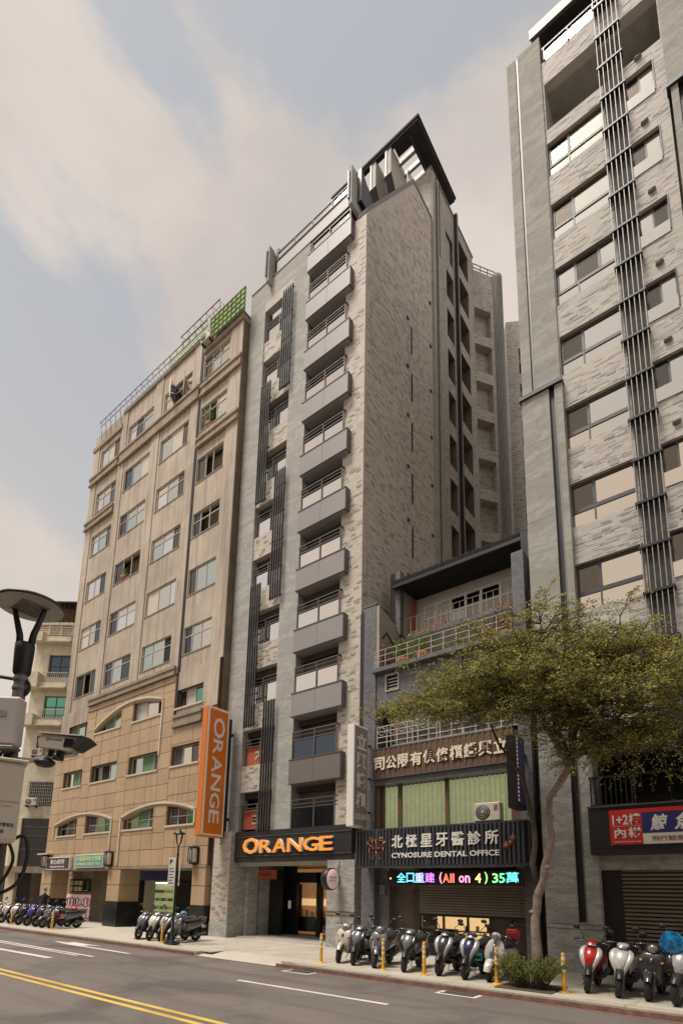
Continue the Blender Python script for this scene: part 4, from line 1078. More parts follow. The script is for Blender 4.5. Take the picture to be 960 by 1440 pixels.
# ---- fascia sign
fs = thing('fascia_sign', 'black fascia over the entrance with large orange ORANGE lettering', 'sign', (-14.6, 15.6, 3.25))
for k in range(4):
    a = -17.68 + k * (6.2 / 4); piece('fascia_panel', 'slate_fascia', fs, a + .006, a + 6.2 / 4 - .006, T - .16, T + .02, 3.46, 4.24)
piece('fascia_panel', 'slate_fascia', fs, -17.68, -11.48, T - .15, T + .02, 4.25, 4.48); piece('fascia_panel', 'slate_fascia', fs, -17.68, -11.48, T - .15, T + .02, 3.2, 3.452)
MB().box(-17.68, -11.48, T - .19, T - .16, 3.44, 3.455).box(-17.68, -11.48, T - .19, T - .16, 4.24, 4.255).build('fascia_wire', 'metal_grey', fs)
MB().box(-17.6, -12.2, 15.9, 16.0, 3.05, 3.19).build('soffit_edge', 'soffit_white', fs)
xs0 = -17.03
text_obj('lettering', 'O', 'letter_orange', fs, .93, .66, (xs0, T - .165, 3.53), FRONT, .11, bold=.02, side='letter_white')
xq = xs0 + .99
for ch_, w_ in (('R', .68), ('A', .74), ('N', .76), ('G', .74), ('E', .62)):
    text_obj('lettering', ch_, 'letter_orange', fs, w_, .53, (xq, T - .165, 3.555), FRONT, .11, bold=.015, side='letter_white'); xq += w_ + .055
# small red shop sign inside the entrance
s_ = thing('shop_sign', 'small dark red sign hanging in the entrance under the black fascia', 'sign', (-16.9, 16.7, 2.6))
MB().box(-17.62, -16.4, 16.9, 17.0, 2.55, 2.95).build('sign_board', 'red_paint', s_)
text_obj('lettering', 'THE ORANGE', 'sign_brown', s_, .8, .14, (-17.4, 16.895, 2.68), FRONT, .004)
# round blade sign
s_ = thing('round_sign', 'round pink light-box sign with black rim by the entrance', 'sign', (-12.0, 15.1, 2.5))
m = MB(); m.lathe([(0, -.13), (.37, -.13), (.39, -.10), (.39, .10), (.37, .13), (0, .13)], (-12.0, 15.1, 2.5), 0, 28); m.build('rim', 'metal_black', s_)
m = MB(); m.lathe([(0, .136), (.345, .136), (.345, .13)], (-12.0, 15.1, 2.5), 0, 28); m.build('sign_face', 'sign_pink', s_)
for z_, w_ in ((2.52, .42), (2.40, .40)): text_obj('lettering', 'ORANGE' if z_ > 2.5 else 'HOTEL', 'ink_brown', s_, w_, .07, (-11.862, 15.1 - w_ / 2, z_), (R(90), 0, R(90)), .003)
MB().box(-12.04, -11.96, 15.45, 15.62, 2.35, 2.65).build('bracket', 'metal_black', s_)
MB().tube([(-12, 15.58, 2.65), (-12, 15.56, 2.9), (-11.98, 15.62, 3.15)], .012, 6).build('cable', 'cable', s_)
# big orange blade sign: face towards +X
s_ = thing('blade_sign', 'tall orange vertical blade sign with white ORANGE lettering on the tower edge', 'sign', (-18.2, 14.7, 4.2))
bx0, bx1, by0, by1, bz0, bz1 = -18.42, -18.02, 14.1, 15.3, 4.22, 9.85
MB().box(bx0, bx1, by0, by1, bz0, bz1, bev=.04).build('sign_case', 'sign_orange_side', s_)
MB().box(bx1, bx1 + .012, by0 + .03, by1 - .03, bz0 + .05, bz1 - .05).build('sign_border', 'letter_white', s_)
MB().box(bx1 + .012, bx1 + .02, by0 + .11, by1 - .11, bz0 + .13, bz1 - .13).build('sign_face', 'sign_orange', s_)
MB().box(bx0 - .004, bx0 + .3, by1, by1 + .24, bz0 + .1, bz1 - .3).build('sign_back_box', 'metal_black', s_)
MB().box(bx0 + .1, bx1 - .1, by1 + .24, 15.68, 5.0, 5.12).box(bx0 + .1, bx1 - .1, by1 + .24, 15.68, 8.8, 8.92).build('bracket', 'metal_dark', s_)
# rotated 90 degrees clockwise: text runs downwards on a plane facing +X
rotm = (Matrix(((0, 0, 1, 0), (0, 1, 0, 0), (-1, 0, 0, 0), (0, 0, 0, 1)))).to_euler()
def down_text(ch_, zt, length, y0, hgt):
    return text_obj('lettering', ch_, 'letter_white', s_, length, hgt, (bx1 + .02, y0, zt), rotm, .01, bold=.012)
zc = 9.40
down_text('O', zc, .92, 14.42, .62); zc -= .99
for ch_, w_ in (('R', .66), ('A', .70), ('N', .70), ('G', .66), ('E', .56)): down_text(ch_, zc, w_, 14.45, .52); zc -= w_ + .085
# white vertical sign, face towards +X
s_ = thing('blade_sign', 'grey and white vertical blade sign with white Chinese characters on the tower corner', 'sign', (-10.75, 14.9, 4.2))
MB().box(-10.90, -10.60, 14.5, 15.34, 4.22, 7.77, bev=.02).build('sign_case', 'white_paint', s_)
MB().box(-10.60, -10.59, 14.55, 15.29, 4.28, 7.71).build('sign_face', 'sign_grey', s_)
SIDE = (R(90), 0, R(90))
for ch_, z_ in (('立', 6.92), ('興', 6.25), ('鐵', 5.55), ('櫃', 4.86)):
    text_obj('lettering', ch_, 'letter_white', s_, .56, .56, (-10.588, 14.64, z_), SIDE, .012, bold=.02)
text_obj('lettering', '2321-8401', 'letter_white', s_, .62, .19, (-10.588, 14.61, 4.48), SIDE, .01, bold=.01)
for z_ in (4.8, 6.0, 7.2): piece('bracket', 'metal_dark', s_, -10.78, -10.72, 15.34, 15.72, z_, z_ + .05)

# ------------------------------------------------------------------ low clinic building
DB = thing('clinic_building', 'narrow blue-grey tiled low building with clinic shopfront and planted terraces', 'building', (-8, 15.8, G))
def bx(name, mat, x0, x1, y0, y1, z0, z1, parent=None, bev=0):
    return MB().box(x0, x1, y0, y1, z0, z1, bev=bev).build(name, mat, parent or DB)
bx('tiled_column', 'tile_bluegrey', -11.08, -10.55, 15.7, 16.6, G, 12.75)
bx('column_cap', 'metal_grey', -11.12, -10.53, 15.68, 16.62, 12.75, 12.8)
bx('corner_duct', 'metal_black', -11.29, -11.12, 15.75, 16.2, 4.6, 12.6)
bx('tiled_column', 'tile_bluegrey', -5.42, -5.04, 15.7, 16.5, G, 12.8)
bx('gap_slab', 'metal_black', -5.035, -4.8, 15.95, 24, G, 11.5)  # black slab filling the gap, its shade put into the colour
bx('gap_slab', 'tile_bluegrey', -5.035, -4.95, 16.2, 24, 11.5, 13.6)
bx('core', 'tile_shop', -11.25, -5.05, 19.0, 27, G, 13.4)
bx('slab', 'concrete', -10.55, -5.42, 15.75, 19, 2.9, 4.15)
bx('slab', 'soffit_dark', -10.55, -5.42, 15.95, 19, 5.75, 7.05)
# first floor (shop)
bx('side_return', 'tile_bluegrey', -10.55, -10.1, 15.95, 16.3, G, 2.95)
bx('shop_side_wall', 'tile_shop', -10.1, -9.1, 16.3, 16.5, G, 2.95)
bx('entry_post', 'frame_dark', -9.2, -9.02, 16.1, 16.35, G, 2.95)
bx('entry_strip', 'rust', -9.42, -9.26, 16.24, 16.29, 1.3, 2.1)
bx('wall_box', 'metal_grey', -10.45, -10.2, 15.85, 15.95, 2.0, 2.35, bev=.02)
sh = bx('roller_shutter', 'metal_black', -9.02, -5.45, 16.12, 16.2, 1.42, 2.75)
z = 1.44
while z < 2.6:
    piece('shutter_slat', 'shutter_tan', sh, -9.0, -5.47, 16.07, 16.115, z, z + .062); z += .082
for k in range(4): piece('shutter_guide', 'metal_grey', sh, -7.9 + k * .72, -7.87 + k * .72, 16.062, 16.07, 1.44, 2.6)
bx('shop_ceiling', 'soffit_dark', -9.0, -5.45, 16.25, 17.3, 2.75, 2.9); bx('shop_floor', 'soffit_white', -9.0, -5.45, 16.2, 17.3, G + .002, G + .03)
sf = bx('shop_window', 'metal_black', -9.0, -5.45, 16.10, 16.18, 1.36, 1.42)
piece('frame_bar', 'metal_black', sf, -9.0, -5.45, 16.1, 16.2, G, .42)
for xx in (-9.0, -8.2, -7.38, -6.66, -6.02, -5.5): piece('frame_bar', 'metal_black', sf, xx, xx + .05, 16.1, 16.2, .42, 1.36)
for xa in (-8.95, -8.15, -7.33): piece('shop_pane', 'glass_clear', sf, xa, xa + .74, 16.14, 16.15, .42, 1.36)
piece('shop_pane', 'room_brown', sf, -6.61, -6.03, 16.14, 16.15, .42, 1.36, label='frosted brown pane'); piece('shop_pane', 'room_brown', sf, -5.97, -5.5, 16.14, 16.15, .42, 1.36)
text_obj('lettering', 'CYNOSURE', 'copper', sf, .42, .07, (-5.95, 16.13, 1.2), FRONT, .006, bold=.01)
text_obj('lettering', 'DENTAL', 'copper', sf, .3, .05, (-5.85, 16.13, 1.1), FRONT, .006)
bx('shop_back_wall', 'shop_glow', -9.0, -6.0, 17.3, 17.4, G, 2.7)
bx('reception_desk', 'room_brown', -8.95, -8.2, 16.9, 17.25, G, .92)
bx('poster_panel', 'shop_warm', -7.0, -6.7, 17.2, 17.29, .7, 1.2); bx('wall_shelf', 'room_brown', -8.1, -7.1, 17.0, 17.29, .86, .89)
for k in range(12):
    bx('shop_item', random.choice(('red_paint', 'white_paint', 'room_brown', 'hat_green', 'metal_dark')), -8.1 + k * .12, -8.02 + k * .12, 17.05, 17.15, .5 + (k % 3) * .2, .62 + (k % 3) * .22)
bx('seat_bench', 'room_dark', -8.9, -8.3, 16.5, 16.7, G, .7)
# second floor window with green curtains
bx('ledge', 'tile_bluegrey', -10.55, -5.42, 15.62, 16.2, 5.75, 5.98)
bx('window_reveal', 'frame_brown', -10.55, -10.36, 15.75, 16.3, 4.15, 5.75); bx('window_reveal', 'frame_brown', -5.7, -5.42, 15.75, 16.3, 4.15, 5.75)
wd = bx('window', 'frame_brown', -10.36, -5.7, 15.86, 15.93, 4.15, 4.25)
for a, b in ((-10.36, -10.30), (-9.70, -9.55), (-7.93, -7.80), (-5.76, -5.7)): piece('frame_bar', 'frame_brown', wd, a, b, 15.86, 15.93, 4.25, 5.75)
for a, b in ((-10.3, -9.7), (-9.55, -7.93), (-7.8, -5.76)): piece('pane', 'glass_clear', wd, a, b, 15.9, 15.906, 4.25, 5.75)
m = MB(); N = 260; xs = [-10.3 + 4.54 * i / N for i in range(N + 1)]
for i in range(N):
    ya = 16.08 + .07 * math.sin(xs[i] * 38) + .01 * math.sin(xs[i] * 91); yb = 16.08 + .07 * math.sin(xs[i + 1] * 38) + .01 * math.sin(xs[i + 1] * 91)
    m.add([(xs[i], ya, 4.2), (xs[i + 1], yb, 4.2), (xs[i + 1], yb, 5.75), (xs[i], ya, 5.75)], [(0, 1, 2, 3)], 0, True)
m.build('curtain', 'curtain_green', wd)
ac_unit('white outdoor air conditioner unit standing above the clinic sign', -6.35, 15.42, 4.22, .80, .56, .3)
# third floor: recess behind white railing
bx('recess_back_wall', 'frame_brown', -10.55, -5.42, 17.0, 17.2, 7.0, 8.7)
window(DB, -10.3, -5.6, 7.3, 8.5, 16.3, (.2, .4, .6, .8), 'frame_alu', .06, .72, ('glass_dim', 'glass_dark'))
rr = railing(DB, -10.45, -5.5, 7.1, 7.9, 15.68, .42, 'rail_white', .014, nrails=4)
m = MB()
for k in range(11):
    cx = -10.24 + k * .42
    m.tube([(cx + .14 * math.cos(a), 15.66, 7.70 + .14 * math.sin(a)) for a in [i * math.pi / 6 for i in range(13)]], .012, 4)
m.build('railing_rings', 'rail_white', rr)
# wall between third and fourth floor
wv = [(-10.1, -9.62, 9.22, 9.78, .12), (-7.2, -6.72, 9.22, 9.78, .12)]
m = MB(); wall(m, -10.55, -5.42, 8.6, 9.95, 15.75, .3, [list(h) for h in wv], 0); m.build('wall', 'tile_bluegrey', DB)
for (a, b, c, d, _) in wv:
    v = bx('vent', 'metal_black', a, b, 15.86, 15.9, c, d)
    for k in range(4): piece('vent_slat', 'rail_white', v, a + .03, b - .03, 15.8, 15.82, c + .06 + k * .12, c + .1 + k * .12)
    e = MB(); e.box(a - .04, b + .04, 15.71, 15.75, c - .04, c).box(a - .04, b + .04, 15.71, 15.75, d, d + .04).box(a - .04, a, 15.71, 15.75, c, d).box(b, b + .04, 15.71, 15.75, c, d)
    e.build('vent_frame', 'rail_white', v)
bx('terrace_ledge', 'tile_bluegrey', -10.6, -5.42, 15.5, 17.4, 9.93, 10.08)
railing(DB, -10.5, -5.45, 10.08, 10.76, 15.56, .46, 'rail_white', .009, nrails=3)
bx('terrace_back_wall', 'room_brown', -10.3, -5.4, 17.2, 17.4, 10.0, 11.8)
# concrete side wall of the terrace and upper set-back floor
MB().prism([(15.72, 9.95), (17.6, 9.95), (17.6, 12.1), (15.72, 12.68)], 0, -10.62, -10.42).build('terrace_side_wall', 'concrete', DB)
MB().tube([(-10.40, 15.9, 11.4), (-10.40, 16.2, 11.75), (-10.40, 16.6, 11.5), (-10.40, 17.5, 10.6)], .03, 6).build('pipe', 'metal_dark', DB)
bx('upper_beam', 'tile_bluegrey', -10.35, -5.45, 17.3, 17.55, 11.8, 12.03)
railing(DB, -10.3, -5.9, 12.03, 12.78, 17.38, .26, 'rail_white', .009)
bx('upper_wall', 'white_paint', -10.45, -5.4, 18.3, 18.5, 11.9, 14.2)
w_ = window(DB, -9.9, -5.75, 12.2, 13.55, 18.15, (.14, .29, .44, .59, .77, .89), 'white_paint', .1, .55, ('curtain_pale', 'curtain_pale', 'white_paint', 'curtain_pale', 'curtain_pale', 'curtain_pale', 'curtain_pale'), topmats=('curtain_pale', 'curtain_pale', 'glass_bluedark', 'glass_dim', 'glass_dim', 'curtain_pale', 'curtain_pale'))
bx('red_frame', 'red_paint', -10.32, -10.2, 17.9, 18.0, 12.0, 13.8)
for a, b in ((-10.1, -8.6), (-6.6, -5.8)): bx('planter_box', 'terracotta', a, b, 17.45, 17.65, 12.03, 12.22)
bx('roof_post', 'tile_bluegrey', -10.5, -10.3, 17.0, 17.3, 12.0, 14.75); bx('roof_post', 'metal_black', -10.75, -10.5, 17.0, 17.4, 12.3, 14.7)
bx('roof_side_wall', 'concrete', -10.45, -10.3, 17.3, 19, 11.9, 14.2)
MB().prism([(16.75, 13.95), (16.75, 14.15), (20, 14.6), (20, 14.1)], 0, -10.55, -5.05).build('roof', 'roof_dark', DB)
m = MB()
for k in range(70): x = -10.5 + k * .078; m.box(x, x + .04, 16.7, 16.76, 13.98, 14.17)
m.build('roof_corrugation', 'roof_dark', DB)
MB().prism([(16.7, 13.85), (16.7, 13.98), (16.8, 13.98), (16.8, 13.85)], 0, -10.5, -5.0).build('gutter', 'metal_dark', DB)
bx('right_wall', 'metal_dark', -5.35, -5.05, 16.5, 19, 12.4, 14.0)
for x_, r_, m_, n_, lb in ((-10.15, .3, 'leaf_red', 200, 'dark red leaved plant at the left end of the planted terrace'), (-9.55, .55, 'leaf_bush', 620, 'bushy green plant behind the white terrace railing, next to the red plant'),
                       (-8.7, .55, 'leaf_bush', 560, 'bushy green plant behind the white terrace railing, near its middle'), (-5.75, .45, 'leaf_red', 260, 'dark red leaved plant by the right terrace column')):
    potted(lb, x_, 16.0, 10.08, r_, m_, n_, .7)
# ---- signs of the clinic building
cs = thing('clinic_sign', 'long dark slatted clinic sign with pale Chinese and English lettering and a copper tooth', 'sign', (-8, 15.0, 2.9))
MB().box(-10.82, -5.07, 15.06, 15.7, 2.92, 4.10).build('sign_case', 'batten_back', cs)
MB().box(-10.84, -5.05, 15.0, 15.1, 2.86, 2.93).box(-10.84, -5.05, 15.0, 15.1, 4.09, 4.14).build('sign_rail', 'batten', cs)
x = -10.84
while x < -5.1:
    piece('batten', 'batten', cs, x, x + .085, 14.99, 15.055, 2.93, 4.09); x += .131
for k in range(5): piece('batten', 'batten', cs, -5.065, -5.0, 15.1 + k * .13, 15.19 + k * .13, 2.9, 4.12)
for xx in (-9.97, -8.12, -7.0): piece('rail_post', 'metal_grey', cs, xx, xx + .015, 14.975, 14.99, 2.9, 4.12)
for ch_, k in zip('北極星牙醫診所', range(7)):
    text_obj('lettering', ch_, 'letter_white', cs, .41, .41, (-9.39 + k * .523, 14.985, 3.48), FRONT, .025, bold=.018)
text_obj('lettering', 'CYNOSURE DENTAL OFFICE', 'letter_white', cs, 3.56, .165, (-9.39, 14.985, 3.16), FRONT, .025, bold=.02)
m = MB()
tp = [(-10.34, 3.72), (-10.22, 3.86), (-10.0, 3.78), (-9.78, 3.86), (-9.64, 3.72), (-9.70, 3.50), (-9.80, 3.14), (-9.90, 3.18), (-9.98, 3.40), (-10.08, 3.18), (-10.18, 3.14), (-10.27, 3.50)]
tl = [(tp[i], tp[(i + 1) % 12]) for i in range(12)] + [(tp[0], tp[2]), (tp[2], tp[4]), (tp[1], tp[8]), (tp[3], tp[8]), (tp[0], tp[8]), (tp[4], tp[8]), (tp[2], tp[8]), (tp[11], tp[5])]
for a, b in tl: m.tube([(a[0], 14.96, a[1]), (b[0], 14.96, b[1])], .0095, 5)
m.build('tooth_emblem', 'copper', cs)
m = MB()
for cx, cz, r in ((-5.44, 3.62, .12), (-5.62, 3.42, .12), (-5.50, 3.50, .07)):
    for a in range(4): m.tube([(cx - r * math.cos(a * .785), 14.965, cz - r * math.sin(a * .785)), (cx + r * math.cos(a * .785), 14.965, cz + r * math.sin(a * .785))], .012, 4)
m.build('star_emblem', 'copper', cs)
ls = thing('led_sign', 'black running-text sign with glowing multicolour characters under the clinic sign', 'sign', (-7.5, 15.2, 2.35))
MB().box(-9.72, -5.3, 15.22, 15.36, 2.31, 2.76, bev=.015).build('sign_case', 'metal_black', ls)
MB().box(-9.66, -5.36, 15.21, 15.22, 2.35, 2.72).build('sign_screen', 'screen_dark', ls)
chars = [('全', 'cyan', .33), ('口', 'cyan', .27), ('重', 'white', .33), ('建', 'violet', .33), (None, '', .10), ('(', 'pink', .09), ('A', 'red', .21), ('l', 'red', .05), ('l', 'red', .05), (None, '', .09), ('o', 'pink', .17), ('n', 'pink', .15), (None, '', .10), ('4', 'orange', .18), (None, '', .05), (')', 'lime', .09), (None, '', .08), ('3', 'lime', .17), ('5', 'green', .17), ('萬', 'teal', .36)]
x = -9.33
for ch_, c_, w_ in chars:
    if ch_: text_obj('lettering', ch_, 'led_' + c_, ls, w_, .21 if ch_ in 'on' else (.30 if ord(ch_) > 1000 else (.34 if ch_ in '()' else .27)), (x, 15.195, 2.40 if ch_ not in '()' else 2.37), FRONT, .012, bold=.012)
    x += w_ + .03
piece('led_dot', 'led_orange', ls, -9.6, -9.55, 15.2, 15.21, 2.5, 2.55); piece('bracket', 'metal_grey', ls, -5.5, -5.3, 15.36, 15.6, 2.6, 2.85)
bs = thing('company_sign', 'brown ribbed sign board with raised cream Chinese characters above the green curtains', 'sign', (-8, 15.7, 6.0))
x = -10.53
while x < -5.62:
    piece('board_rib', 'sign_brown', bs, x, x + .095, 15.56 - (.0 if int((x + 20) / .1) % 2 else .014), 15.64, 6.0, 7.02); x += .1
MB().box(-10.55, -5.6, 15.54, 15.66, 5.96, 6.0).box(-10.55, -5.6, 15.54, 15.66, 7.02, 7.06).build('sign_frame', 'panel_trim', bs)
for k, ch_ in enumerate('司公限有俱傢櫃鐵興立'):
    text_obj('lettering', ch_, 'letter_cream', bs, .44, .47, (-10.46 + k * .482, 15.55, 6.26), FRONT, .04, bold=.03, side='moulding')
ks = thing('blade_sign', 'black double sided vertical light box beside the green curtains, behind the tree branches', 'sign', (-5.2, 15.0, 4.4))
MB().box(-5.38, -5.12, 14.55, 15.3, 4.42, 6.5, bev=.01).build('sign_case', 'metal_black', ks)
MB().box(-5.12, -5.11, 14.75, 15.25, 4.55, 6.4).build('sign_face', 'sign_blue', ks)
m = MB()
for k in range(16): z = 4.6 + k * .115; m.box(-5.11, -5.10, 14.62, 14.68 + random.uniform(0, .02), z, z + .07)
m.build('lettering', 'sign_pink', ks)
MB().box(-5.3, -5.2, 15.3, 15.7, 4.7, 4.75).box(-5.3, -5.2, 15.3, 15.7, 6.1, 6.15).build('bracket', 'metal_dark', ks)

# ------------------------------------------------------------------ right hand tower
RT = thing('tower_building', 'pale tiled tower with marble pier, strip windows and vertical fins', 'building', (-1, 15.45, G))
Rr = 15.45
def rb(name, mat, x0, x1, y0, y1, z0, z1, bev=0): return MB().box(x0, x1, y0, y1, z0, z1, bev=bev).build(name, mat, RT)
M('tile_grey_dark', (.30, .28, .255), .6, var=.15, scale=4); M('tile_brown_dark', (.34, .30, .255), .6, var=.25, scale=4)
rb('marble_pier', 'marble_pale', -4.74, -4.43, Rr, Rr + 1.2, 17.8, 32.45); rb('marble_pier', 'marble_pale', -4.34, -3.56, Rr, Rr + 1.2, 17.8, 32.5)
rb('groove', 'metal_dark', -4.43, -4.34, Rr + .05, Rr + .4, 17.8, 32.4); rb('groove_edge', 'metal_grey', -4.36, -4.335, Rr - .01, Rr + .05, 17.8, 32.4)
rb('marble_pier', 'marble_pale', -4.74, -3.90, Rr - .12, Rr + 1.2, 6.6, 17.7); rb('marble_pier', 'marble_pale', -3.70, -3.50, Rr - .12, Rr + 1.2, 6.6, 17.7)
rb('pier_ledge', 'metal_dark', -4.80, -3.48, Rr - .2, Rr + .2, 17.7, 17.84)
rb('marble_pier', 'stone_dark', -4.74, -3.92, Rr - .12, Rr + 1.2, G, 6.6); rb('marble_pier', 'stone_dark', -3.70, -3.36, Rr - .12, Rr + .5, G, 6.6)
rb('marble_pier', 'stone_dark', -3.92, -3.70, Rr - .12, Rr + 1, G, 1.40)
rb('groove', 'metal_dark', -3.92, -3.70, Rr - .02, Rr + .4, 1.40, 17.7); rb('groove_edge', 'metal_grey', -3.73, -3.698, Rr - .13, Rr - .02, 1.4, 17.7)
for z in (1.34, 1.22): rb('pier_joint', 'joint_brown', -4.745, -3.355, Rr - .124, Rr - .118, z, z + .02)
tops = [27.5 - 2.66 * k for k in range(7)]
hl = [[-3.53, -1.76, t_ - 1.45, t_, .25] for t_ in tops] + [[-1.14, -.36, t_ - .9 + .08, t_ + .08, .25] for t_ in tops]
hl += [[-3.5, -.1, 28.1, 30.2, 1.8]]
m = MB(); wall(m, -3.56, -.07, 6.5, 31.25, Rr + .06, .3, hl, 0); m.build('tiled_wall', 'tile_right', RT)
rb('loggia_back_wall', 'tile_grey_dark', -3.6, 0, Rr + 1.7, Rr + 1.85, 28, 30.3); rb('loggia_ceiling', 'tile_grey_dark', -3.6, 0, Rr + .37, Rr + 1.7, 30.15, 30.4); rb('loggia_window', 'glass_bluedark', -1.5, -.6, Rr + 1.6, Rr + 1.69, 28.1, 29.6)
for k, t_ in enumerate(tops):
    dim = 'glass_dim'
    if k == 2: mt = ('glass_warm', 'glass_dim', 'glass_warm'); cc = (.33, .72)
    else: mt = (dim, 'glass_warm'); cc = (.37,)
    w_ = window(RT, -3.53, -1.76, t_ - .92, t_ - .02, Rr + .17, cc, 'frame_dark', .08, None, mt)
    w2 = window(RT, -3.53, -1.76, t_ - 1.45, t_ - .94, Rr + .14, (.37,), 'frame_dark', .04, None, ('glass_warm', 'glass_warm'))
    w3 = window(RT, -1.14, -.36, t_ - .82, t_ + .08, Rr + .17, (.48,), 'frame_dark', .05, None, ('glass_dim', 'glass_warm') if k != 2 else ('glass_warm', 'glass_dim'))
    rb('glass_band', 'glass_warm', -1.12, -.38, Rr + .03, Rr + .05, t_ - 1.28, t_ - .86); rb('drip_edge', 'metal_dark', -.38, -.355, Rr + .02, Rr + .06, t_ - 1.2, t_ + .05)
    v = MB().lathe([(0, -.09), (.09, -.08), (.11, 0)], (-.72, Rr + .06, t_ + .55), 1, 14, a0=math.pi, a1=2 * math.pi).build('vent_hood', 'metal_grey', RT)
# proud tiles that break the wall up
def proud(parent, name, mat, x0, x1, z0, z1, y, tw, th, frac, holes_, seed, d=.012, axis='y', zmax=None):
    rnd = random.Random(seed); m = MB(); z = z0
    while z + th < z1:
        u = x0 + rnd.uniform(0, tw)
        while u + tw < x1:
            if rnd.random() < frac and not any(h[0] - .02 < u + tw and u < h[1] + .02 and h[2] - .02 < z + th and z < h[3] + .02 for h in holes_) and (zmax is None or z < zmax(u)):
                e = .006
                if axis == 'y': m.add([(u + e, y - d, z + e), (u + tw - e, y - d, z + e), (u + tw - e, y - d, z + th - e), (u + e, y - d, z + th - e), (u + e, y, z + e), (u + tw - e, y, z + e), (u + tw - e, y, z + th - e), (u + e, y, z + th - e)],
                                      [(0, 1, 2, 3), (0, 4, 5, 1), (1, 5, 6, 2), (2, 6, 7, 3), (3, 7, 4, 0)])
                else: m.add([(y + d, u + e, z + e), (y + d, u + tw - e, z + e), (y + d, u + tw - e, z + th - e), (y + d, u + e, z + th - e), (y, u + e, z + e), (y, u + tw - e, z + e), (y, u + tw - e, z + th - e), (y, u + e, z + th - e)],
                            [(0, 1, 2, 3), (0, 4, 5, 1), (1, 5, 6, 2), (2, 6, 7, 3), (3, 7, 4, 0)])
            u += tw
        z += th
    return m.build(name, mat, parent, kind='stuff')
hx = [h[:4] for h in hl]
proud(RT, 'proud_tiles', 'tile_right', -3.56, -.1, 6.6, 31.2, Rr + .06, .26, .075, .22, hx, 5, .006)
proud(RT, 'dark_tiles', 'tile_grey_dark', -3.56, -.1, 6.6, 31.2, Rr + .06, .26, .15, .07, hx, 9, .010)
proud(TW, 'dark_tiles', 'tile_brown_dark', XB1, XR, 4.6, 32.2, T, .24, .092, .14, [], 11, .012)
proud(TW, 'dark_tiles', 'tile_brown_dark', XL0 + .05, XL1, .8, 4.4, 15.45, .24, .092, .16, [], 12, .012)
for z0, z1 in spans: proud(TW, 'dark_tiles', 'tile_brown_dark', XL1, XA1, z0, z1, T + .02, .24, .092, .14, [], int(z0 * 10), .012)
gab = lambda u: 32.0 if u < T else min(39.2, 31.8 + (u - T) * 1.66)
proud(TW, 'dark_tiles', 'tile_brown_dark', T + .05, 21.9, 9.5, 39.4, XR, .26, .092, .12, [], 13, .008, 'x', gab)
proud(TW, 'light_tiles', 'tile_side', T + .05, 21.9, 9.5, 39.4, XR, .24, .092, .16, [], 14, .010, 'x', gab)
# rail and roof of the right tower
m = MB().box(-3.5, 1.0, Rr + .0, Rr + .05, 31.78, 31.84)
for xx in (-3.45, -2.65, -1.85, -1.0): m.box(xx, xx + .03, Rr, Rr + .04, 31.25, 31.78)
m = m.build('handrail', 'metal_dark', RT)
for a in (-3.4, -2.6, -1.8): piece('glass_panel', 'glass_sky', m, a, a + .74, Rr + .05, Rr + .06, 31.27, 31.76)
rb('roof_canopy', 'roof_dark', -3.85, 6, Rr + .1, Rr + 2.2, 32.75, 33.1); rb('canopy_edge', 'metal_grey', -3.9, 6, Rr + .04, Rr + .1, 32.85, 33.3)
for k in range(3): rb('canopy_tube', 'fin_light', -3.0, 4, Rr + .5 + k * .35, Rr + .56 + k * .35, 32.6, 32.68)
rb('roof_wall', 'roof_dark', -3.6, 6, Rr + 1.0, Rr + 1.2, 31.2, 32.75)
# fins
for q in range(6):
    xx = -1.80 + q * .128
    piece('louvre_fin', 'fin_light', RT, xx, xx + .020, Rr - .14, Rr - .08, 8.2, 31.9)
for k in range(18):
    z = 8.6 + k * 1.33; piece('fin_bracket', 'metal_dark', RT, -1.84, -1.10, Rr - .16, Rr + .06, z, z + .07); piece('fin_bracket', 'metal_dark', RT, -1.84, -1.10, Rr - .06, Rr - .04, z - .08, z - .04)
rb('fin_backing', 'fin_band', -1.72, -1.16, Rr + .03, Rr + .058, 6.6, 28.05)
# right stone pier
rb('marble_pier', 'marble_pale', -.07, 2.0, Rr - .05, Rr + 1, 25.75, 33.0); rb('pier_ledge', 'metal_dark', -.1, 2.0, Rr - .22, Rr + .1, 25.64, 25.78)
rb('marble_pier', 'marble_pale', .0, .18, Rr - .14, Rr + 1, 6.6, 25.64); rb('groove', 'metal_dark', .18, .34, Rr, Rr + .5, 6.6, 25.64); rb('marble_pier', 'marble_pale', .34, 2.0, Rr - .14, Rr + 1, 6.6, 25.64)
rb('core', 'concrete', -4.7, 6, Rr + 2.2, 30, G, 31.5); rb('core', 'concrete', -4.7, -3.57, Rr + 1.2, Rr + 2.25, G, 31.5); rb('core', 'concrete', -3.56, 6, Rr + .4, Rr + 2.25, 6.6, 28)
rb('tiled_wall', 'tile_right', 2.0, 6, Rr, Rr + .4, 6.5, 31)
